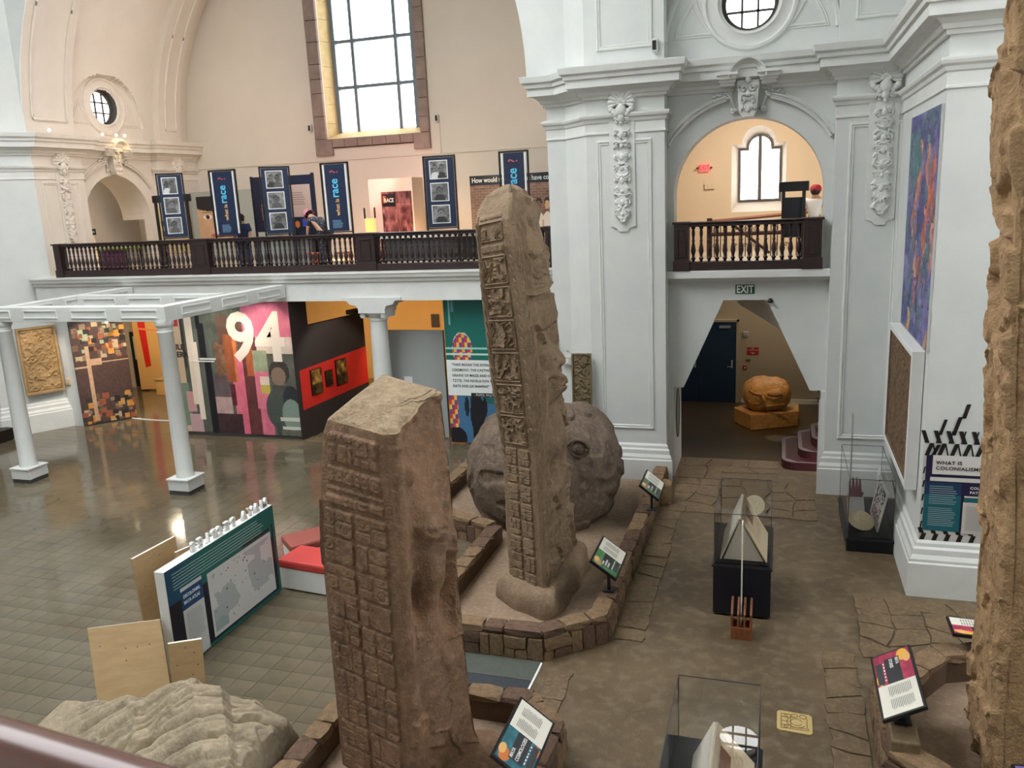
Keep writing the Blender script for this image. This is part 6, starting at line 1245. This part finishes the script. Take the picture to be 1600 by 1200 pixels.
# ================================================================== BALCONY EXHIBITION
def portrait(seed, h=22, w_=16):
    y, x = np.mgrid[0:h, 0:w_]; v = 120+150*(fb2(x*.25, y*.25, seed, 3)-.45); im = np.stack([v]*3, -1); rr = random.Random(seed); n = rr.choice((1, 1, 2))
    for k in range(n):
        cx = .5 if n == 1 else (.3, .68)[k]; s = rr.randint(70, 130); im_ell(im, cx, 1.0, .34/n**.5, .42, (rr.choice((50, 210, 90)),)*3); im_ell(im, cx, .42, .2/n**.4, .23, (s*.5,)*3); im_ell(im, cx, .46, .16/n**.4, .19, (s,)*3)
        for e in (-1, 1): im_ell(im, cx+e*.06, .43, .03, .025, (s*.4,)*3)
        im_ell(im, cx, .55, .05, .02, (s*.5,)*3)
    return im+14*(fb2(x*.9, y*.9, seed+5, 2)-.4)[..., None]
def banner(kind, label, x, y, w_, yaw, group, seed=0, tint=(90, 190, 230)):
    z0, z1, zf = 5.17, 6.8, 4.2; t = thing('banner_stand', label, 'banner', (x, y, zf), yaw, group=group); Mx = ROOT[t]; R3 = Mx.to_3x3(); r = R3 @ Vector(X); n = R3 @ Vector((0, -1, 0)); W_ = lambda a, b, c=0: Mx @ Vector((a, -c, b-zf))
    mb = MB(); h = w_/2; f = []
    for s in (-1, 1): obj('side_post', MB().obox(W_(s*(h-.02), (z1+zf)/2), r*.02, n*.02, (0, 0, (z1-zf)/2)), 'black', t, bevel=.006)
    obj('crossbar', MB().obox(W_(0, z1-.015), r*h, n*.02, (0, 0, .02)), 'black', t, bevel=.006); obj('crossbar', MB().obox(W_(0, z0), r*h, n*.015, (0, 0, .015)), 'black', t, bevel=.006)
    for s in (-1, 1): obj('foot', MB().obox(W_(s*(h-.02), zf+.015), r*.03, n*.22, (0, 0, .015)), 'black', t)
    pw = h-.115 if kind == 'text' else h-.05
    obj('panel', MB().obox(W_(0, (z0+z1)/2-.01), r*pw, n*.008, (0, 0, (z1-z0)/2-.03)), 'navy', t)
    if kind == 'text':
        for s in (-1, 1): obj('bright_gap_strip', MB().obox(W_(s*(h-.085), (z0+z1)/2), r*.02, n*.012, (0, 0, (z1-z0)/2-.06)), 'white', t)  # white paint stands in for light seen through the side gaps
        u = -r; O = lambda a, b: W_(a, b, .012)
        text('what is', .15, O(.06, 5.56), Z, u, tmat((230, 180, 124)), t, .001, sx=.92, bold=.002); text('race', .3, O(.06, 5.98), Z, u, tmat(tint), t, .001, sx=.85, bold=.006); text('?', .32, O(.09, 6.53), Z, u, tmat((180, 90, 90)), t, .001)
        lines('text_lines', W_(-.16, 5.26, .012), r, Z, .3, .2, 7, tmat((120, 160, 190) if tint[2] > 200 else (150, 120, 140)), t, .4, .3)
    else:
        for k in range(3):
            fw = w_*.56; fh = .42; zc = z1-.1-fh/2-k*.5; fr = obj('photo_border', MB().obox(W_(-.02, zc, .012), r*fw/2, n*.004, (0, 0, fh/2)), 'white', t); raster('photograph', portrait(seed+k), W_(-.02-fw/2+.02, zc-fh/2+.02, .017), r, Z, fw-.04, fh-.04, fr)
G = 'banners along the transept balcony'
banner('photo', 'narrow photo banner with three portraits, leftmost banner on the balcony', -14.92, 18.3, .66, math.radians(40), G, 10)
banner('text', 'navy banner reading what is race, in front of the large printed face', -13.33, 18.3, .8, 0, G)
banner('photo', 'photo banner with three portraits beside the creating race board', -11.82, 18.3, .74, math.radians(38), G, 20)
banner('text', 'navy banner reading what is race, right of the bending visitor', -10.17, 18.3, .76, 0, G)
banner('photo', 'widest photo banner with three portraits, right of the salmon partition', -7.47, 18.3, .78, math.radians(6), G, 30)
banner('text', 'navy banner cut by the tallest stela, in front of the census wall', -5.68, 18.3, .7, 0, G)
def header_stand(label, x, y, w_, z1, yaw, back=False, h0=4.2):
    t = thing('exhibit_stand', label, 'stand', (x, y, h0), yaw); Mx = ROOT[t]; R3 = Mx.to_3x3(); r = R3 @ Vector(X); n = R3 @ Vector((0, -1, 0)); W_ = lambda a, b, c=0: Mx @ Vector((a, -c, b-h0)); h = w_/2
    for s in (-1, 1): obj('side_post', MB().obox(W_(s*(h-.06), (z1+h0)/2, .03), r*.035, n*.03, (0, 0, (z1-h0)/2)), 'black', t)
    obj('header_bar', MB().obox(W_(0, z1-.08), r*(h+.04), n*.06, (0, 0, .1)), 'black', t, bevel=.02); obj('panel', MB().obox(W_(0, (z1-.3+h0+.5)/2), r*(h-.03), n*.012, (0, 0, (z1-.3-h0-.5)/2)), 'navyblk' if back else tmat((214, 184, 134)), t)
    if not back:
        rr = random.Random(6)
        for k in range(8): a = (-.38, .2)[k % 2]*w_; z = z1-.75-.28*(k//2); obj('small_photo', MB().obox(W_(a+.05, z, .015), r*.05, n*.004, (0, 0, .07)), tmat((70, 46, 40)), t)
        for k in range(4): lines('text_lines', W_(-.22*w_, z1-.82-.28*k, .014), r, Z, .35*w_, .16, 4, tmat((170, 140, 96)), t, .4)
    return t
header_stand('cream exhibit stand with a black header bar beneath the far left arch', -16.0, 19.6, 1.3, 6.28, math.radians(-8))
header_stand('black exhibit stand seen from behind in the arched opening', .26, 18.6, .52, 5.82, 0, True)
t = thing('exhibit_board', 'dark creating race board behind the photo banners', 'board', (-12.85, 19.5, 4.2)); obj('board', MB().box(-13.3, 19.45, 5.2, -12.3, 19.5, 6.62).box(-13.32, 19.44, 4.2, -13.28, 19.5, 6.64).box(-12.32, 19.44, 4.2, -12.28, 19.5, 6.64), tmat((28, 26, 46)), t)
text('creating', .16, (-12.98, 19.44, 5.5), Z, (-1, 0, 0), tmat((206, 150, 90)), t, .001, sx=.8); text('race', .28, (-12.72, 19.44, 5.75), Z, (-1, 0, 0), tmat((222, 196, 120)), t, .001, sx=.85, bold=.004)
t = thing('exhibit_board', 'pinkish text board with small colour pictures left of the bending visitor', 'board', (-11.95, 19.7, 4.2)); obj('board', MB().box(-12.35, 19.65, 4.3, -11.62, 19.7, 6.62).box(-11.62, 19.63, 4.2, -11.57, 19.72, 6.66), tmat((26, 32, 60)), t); obj('text_sheet', MB().box(-12.3, 19.64, 5.55, -11.68, 19.65, 6.38), tmat((206, 176, 162)), t); lines('text_lines', (-12.24, 19.638, 5.85), X, Z, .42, .35, 6, tmat((150, 120, 112)), t, .35)
pi = im_new(10, 14, (24, 28, 50)); im_ell(pi, .25, .5, .1, .3, (226, 120, 50)); im_ell(pi, .6, .4, .12, .3, (60, 80, 190)); raster('colour_picture', pi, (-12.3, 19.648, 5.2), X, Z, .62, .32, t, True)
# grey partition with a printed face
t = thing('partition', 'grey partition with a huge printed face behind the banners', 'partition', (-17.8, 24.4, 4.2)); obj('wall_body', MB().box(-19.1, 24.3, 4.2, -15.9, 24.45, 6.46), tmat((164, 166, 156)), t)
H_, W2 = 60, 44; im = im_new(H_, W2, (206, 164, 128)); im_ell(im, .5, .1, .7, .22, (36, 32, 34)); im_rect(im, 0, 0, 1, .14, (36, 32, 34)); im_noise(im[14:], 26, .12, 4)
for cx in (.3, .78): im_ell(im, cx, .44, .14, .045, (240, 230, 224)); im_ell(im, cx, .44, .06, .045, (44, 30, 26)); im_rect(im, cx-.16, .33, cx+.14, .355, (112, 84, 66))
im_ell(im, .56, .66, .1, .05, (176, 128, 100)); im_ell(im, .54, .84, .2, .05, (176, 92, 88)); im_rect(im, .86, 0, 1, 1, (190, 148, 116)); raster('printed_face', im, (-18.85, 24.3, 4.75), X, Z, 1.3, 1.55, t, True)
# salmon partition with a crowd poster
t = thing('partition', 'salmon-lit boxed partition with a crowd poster marked RACE', 'partition', (-10.8, 23.2, 4.2)); obj('wall_body', MB().box(-11.7, 23.0, 4.2, -10.28, 23.8, 6.5), tmat((226, 200, 184)), t)
H_, W2 = 60, 50; y, x = np.mgrid[0:H_, 0:W2]; v = fb2(x*.25, y*.12, 5, 4); im = np.stack([90+240*(v-.3), 50+200*(v-.35), 50+190*(v-.35)], -1); im[:14] *= .8; raster('crowd_poster', im, (-11.3, 22.99, 4.6), X, Z, .98, 1.52, t, True)
obj('logo_plate', MB().box(-11.25, 22.97, 5.7, -10.86, 22.985, 6.06), 'black', t); text('RACE', .16, (-11.2, 22.965, 5.82), X, Z, tmat((236, 226, 214)), t, .001, sx=.78, bold=.004); obj('colour_bars', MB().box(-11.23, 22.965, 5.8, -11.19, 22.97, 6.0).box(-11.17, 22.965, 5.8, -11.15, 22.97, 6.0), tmat((222, 110, 40)), t)
t = thing('lit_display', 'yellow glowing display column between navy banner and salmon partition', 'display', (-10.35, 21.5, 4.2)) if False else thing('lit_display', 'yellow glowing display column between navy banner and salmon partition', 'display', (-10.5, 20.4, 4.2)); obj('column', MB().lathe([(.14, .02), (.14, 1.22)], (-10.4, 20.4, 4.2), 20), 'lit', t, auto=40); obj('clear_sleeve', MB().lathe([(.16, 1.22), (.16, 1.5)], (-10.4, 20.4, 4.2), 20), 'acrylic', t); obj('foot', MB().lathe([(.2, 0), (.2, .02)], (-10.4, 20.4, 4.2), 20), 'black', t)
# census wall: brick print, three printed people
t = thing('exhibit_wall', 'printed census wall with brick background and people in white shirts', 'exhibit wall', (-7.2, 24.1, 4.2)); obj('wall_body', MB().box(-8.85, 24.0, 4.2, -5.0, 24.1, 6.46), 'navyblk', t)
H_, W2 = 74, 152; y, x = np.mgrid[0:H_, 0:W2]; row = y//3; br = ((y % 3 == 2) | (((x+4*(row % 2)) % 8) == 7)); im = np.zeros((H_, W2, 3)); im[:] = (118, 88, 74); im[br] = (134, 112, 98); im += 34*(n2((x+4*(row % 2))//8*1.7, row*1.3, 4)-.5)[..., None]
for cx, sk in ((.18, (200, 168, 140)), (.55, (120, 84, 66)), (.615, (206, 164, 128)), (.78, (110, 78, 60))):
    im_ell(im, cx, .3, .026, .075, (40, 32, 30)); im_ell(im, cx, .33, .02, .06, sk); im_ell(im, cx, .75, .05, .32, (222, 214, 204)); im_rect(im, cx-.032, .58, cx+.032, .86, (224, 216, 206)); im_rect(im, cx-.03, .84, cx+.03, 1, (58, 66, 84)); im_rect(im, cx-.04, .55, cx-.03, .8, sk)
raster('brick_photo', im, (-8.85, 24.0, 4.25), X, Z, 3.85, 1.93, t, True)
text('How would the', .2, (-8.78, 23.985, 6.26), X, Z, tmat((230, 226, 220)), t, .001, sx=.84, bold=.003); text('census have counted you?', .2, (-7.42, 23.985, 6.26), X, Z, tmat((196, 214, 222)), t, .001, sx=.84, bold=.003)
# low tables behind the rail
def low_table(label, x0, x1, y0, y1, z, m, leg='black', cloth=None):
    t = thing('low_table', label, 'table', ((x0+x1)/2, (y0+y1)/2, 4.2)); obj('tabletop', MB().box(x0, y0, z-.05, x1, y1, z), m, t, bevel=.008)
    for x in (x0+.06, x1-.06):
        for y in (y0+.06, y1-.06): obj('leg', MB().box(x-.025, y-.025, 4.2, x+.025, y+.025, z-.05), leg, t)
    if cloth: obj('side_panel', MB().box(x0+.1, y0+.08, 4.35, x1-.1, y0+.12, z-.06), cloth, t)
low_table('yellow-topped table behind the rail under the creating race board', -13.1, -11.35, 19.0, 19.4, 5.06, 'yellow', 'dkgrey', 'grey'); low_table('pale table behind the rail right of the second what is race banner', -9.6, -6.9, 19.2, 20.0, 4.98, 'white', 'maroon', 'dkgrey'); low_table('green-topped table with magenta sides behind the far left rail', -17.9, -16.9, 18.6, 19.3, 4.95, tmat((132, 142, 62)), 'black', tmat((96, 30, 70)))
for k, (x, lb) in enumerate(((-11.2, 'orange stool behind the balustrade, left of the bending visitor'), (-10.42, 'second orange stool behind the balustrade, right of the first'))):
    t = thing('stool', lb, 'stool', (x, 18.8, 4.2)); obj('seat', MB().box(x-.15, 18.65, 4.62, x+.15, 18.95, 4.66), tmat((214, 100, 60)), t, bevel=.01)
    for a in (-.12, .12):
        for b in (-.12, .12): obj('leg', MB().tube([(x+a, 18.8+b, 4.2), (x+a*.9, 18.8+b*.9, 4.62)], .015), tmat((214, 100, 60)), t)

# ================================================================== PEOPLE
def skin_mesh(name, joints, edges, m, parent, sub=2, root=0):
    Mx = ROOT[parent].inverted(); me = bpy.data.meshes.new(name); me.from_pydata([Mx @ Vector(j[:3]) for j in joints], edges, []); me.update(); me.materials.append(M[m] if isinstance(m, str) else m)
    o = bpy.data.objects.new(name, me); COL.objects.link(o); o.parent = parent; ROOT[o] = ROOT[parent]; md = o.modifiers.new('skin', 'SKIN'); md.use_smooth_shade = True
    if not me.skin_vertices: me.skin_vertices_new() if hasattr(me, 'skin_vertices_new') else None
    for i, j in enumerate(joints): sv = me.skin_vertices[0].data[i]; sv.radius = (j[3], j[4] if len(j) > 4 else j[3]); sv.use_root = i == root
    s = o.modifiers.new('smooth', 'SUBSURF'); s.levels = sub; s.render_levels = sub; return o
def person(label, base, yaw, J, cloth, legs, hat=None, hairm='hair', skin='skin'):
    """J: joints in the person's own frame (x right, y forward, z up); names pelvis, waist, chest, neck, head, then l/r arms and legs"""
    t = thing('person', label, 'person', base, yaw); Mx = ROOT[t]; w_ = {k: tuple(Mx @ Vector(v)) for k, v in J.items()}
    names = ['pelvis', 'waist', 'chest', 'neck', 'head', 'top', 'lsh', 'lel', 'lwr', 'lhd', 'rsh', 'rel', 'rwr', 'rhd', 'lhip', 'lkn', 'lan', 'ltoe', 'rhip', 'rkn', 'ran', 'rtoe']
    rad = [.13, .12, .13, .055, .085, .06, .055, .042, .03, .035, .055, .042, .03, .035, .085, .058, .04, .035, .085, .058, .04, .035]
    ed = [(0, 1), (1, 2), (2, 3), (3, 4), (4, 5), (2, 6), (6, 7), (7, 8), (8, 9), (2, 10), (10, 11), (11, 12), (12, 13), (0, 14), (14, 15), (15, 16), (16, 17), (0, 18), (18, 19), (19, 20), (20, 21)]
    skin_mesh('body', [(*w_[n], r) for n, r in zip(names, rad)], ed, skin, t)
    mid = lambda a, b, k: tuple(Vector(w_[a])*(1-k)+Vector(w_[b])*k)
    top = [(*w_['pelvis'], .15), (*w_['waist'], .14), (*w_['chest'], .15), (*mid('chest', 'neck', .6), .075), (*w_['lsh'], .072), (*mid('lsh', 'lel', .75), .06), (*w_['rsh'], .072), (*mid('rsh', 'rel', .75), .06)]
    skin_mesh('shirt', top, [(0, 1), (1, 2), (2, 3), (2, 4), (4, 5), (2, 6), (6, 7)], cloth, t)
    lg = [(*w_['pelvis'], .15), (*w_['lhip'], .1), (*w_['lkn'], .075), (*mid('lkn', 'lan', .9), .06), (*w_['rhip'], .1), (*w_['rkn'], .075), (*mid('rkn', 'ran', .9), .06)]
    skin_mesh('trousers', lg, [(0, 1), (1, 2), (2, 3), (0, 4), (4, 5), (5, 6)], legs, t)
    h = Vector(w_['head']); up = (Vector(w_['top'])-Vector(w_['neck'])).normalized(); fw = Mx.to_3x3() @ Vector(J['face']); fw = (fw-up*fw.dot(up)).normalized(); sd = fw.cross(up); B = Matrix((sd, fw, up)).transposed()
    for s in (-1, 1): obj('eye', MB().ell(h+fw*.088+sd*.033*s+up*.015, (.012, .008, .008), 8, 5, B), 'black', t); obj('ear', MB().ell(h+sd*.09*s, (.012, .02, .03), 8, 5, B), skin, t)
    obj('nose', MB().ell(h+fw*.1-up*.015, (.012, .018, .02), 8, 5, B), skin, t); obj('mouth', MB().ell(h+fw*.088-up*.05, (.025, .008, .007), 8, 5, B), tmat((150, 80, 76)), t)
    obj('hair', MB().ell(h-fw*.022+up*.02, (.1, .1, .11), 14, 8, B), hairm, t, smooth=True)
    for s, (a, b) in (('l', ('lwr', 'lhd')), ('r', ('rwr', 'rhd'))):   # fingers and thumb
        p = Vector(w_[b]); d = (p-Vector(w_[a])).normalized(); sx = d.cross(Vector((0, 0, 1)) if abs(d.z) < .9 else Vector((0, 1, 0))).normalized(); mb = MB()
        for k in range(4): q = p+sx*(.017*(k-1.5)); L_ = (.07, .08, .075, .058)[k]; mb.tube([q, q+d*L_*.5, q+d*L_-sx.cross(d)*.02], [.009, .008, .006], 6)
        mb.tube([p-d*.02+sx*.03, p+sx*.05+d*.015, p+sx*.055+d*.04], [.01, .009, .007], 6); obj('fingers', mb, skin, t, smooth=True)
    if hat:
        mb = MB().lathe([(.118, -.005), (.117, .05), (.1, .1), (.06, .125), (.0, .13)], (0, 0, 0), 18, False)
        if hat[1] == 'brim': mb.lathe([(.118, .0), (.15, -.03), (.165, -.05), (.16, -.055), (.115, -.005)], (0, 0, 0), 18, False)
        else: mb.ell((0, .13, .01), (.08, .07, .01), 12, 6)
        mb.v = [tuple(h+up*.02+B @ Vector(v)) for v in mb.v]; obj('hat', mb, hat[0], t, smooth=True)
    return t
STAND = dict(pelvis=(0, 0, .88), waist=(0, 0, 1.05), chest=(0, .02, 1.26), neck=(0, 0, 1.42), head=(0, .03, 1.53), top=(0, .02, 1.6), face=(0, 1, 0), lsh=(-.18, 0, 1.34), lel=(-.23, .0, 1.08), lwr=(-.22, .1, .86), lhd=(-.22, .13, .79), rsh=(.18, 0, 1.34), rel=(.23, 0, 1.08), rwr=(.22, .1, .86), rhd=(.22, .13, .79), lhip=(-.09, 0, .84), lkn=(-.1, .03, .46), lan=(-.1, 0, .07), ltoe=(-.11, .13, .04), rhip=(.09, 0, .84), rkn=(.1, .03, .46), ran=(.1, 0, .07), rtoe=(.11, .13, .04))
BEND = dict(STAND, pelvis=(0, -.02, .9), waist=(0, .1, 1.04), chest=(0, .27, 1.17), neck=(0, .4, 1.25), head=(0, .49, 1.3), top=(0, .54, 1.34), face=(0, .6, -.8), lsh=(-.16, .3, 1.19), lel=(-.18, .36, .98), lwr=(-.16, .42, .83), lhd=(-.16, .45, .79), rsh=(.16, .3, 1.19), rel=(.19, .34, .98), rwr=(.2, .38, .83), rhd=(.2, .42, .79))
sc_ = lambda J, k: {a: (tuple(c*k for c in v) if a != 'face' else v) for a, v in J.items()}
t = person('person in a pink sun hat and navy floral dress bending over the balcony table', (-10.85, 18.75, 4.2), math.radians(72), sc_(BEND, 1.08), 'floral', 'floral', ('pinkhat', 'brim'))
obj('shoulder_bag', MB().ell((-10.72, 18.62, 5.1), (.12, .06, .15), 12, 8).tube([(-10.98, 18.7, 5.48), (-10.85, 18.64, 5.35), (-10.72, 18.6, 5.2)], .015, 6), 'black', t)
person('person in a navy shirt half hidden behind the second banner', (-13.24, 18.75, 4.2), math.radians(200), sc_(STAND, .9), 'navycloth', 'navycloth', None)
person('person in a white shirt and red cap beside the black stand in the arch', (.7, 19.1, 4.2), math.radians(-10), sc_(STAND, .92), 'whitecloth', 'navycloth', ('redcap', 'cap'), skin='skind')
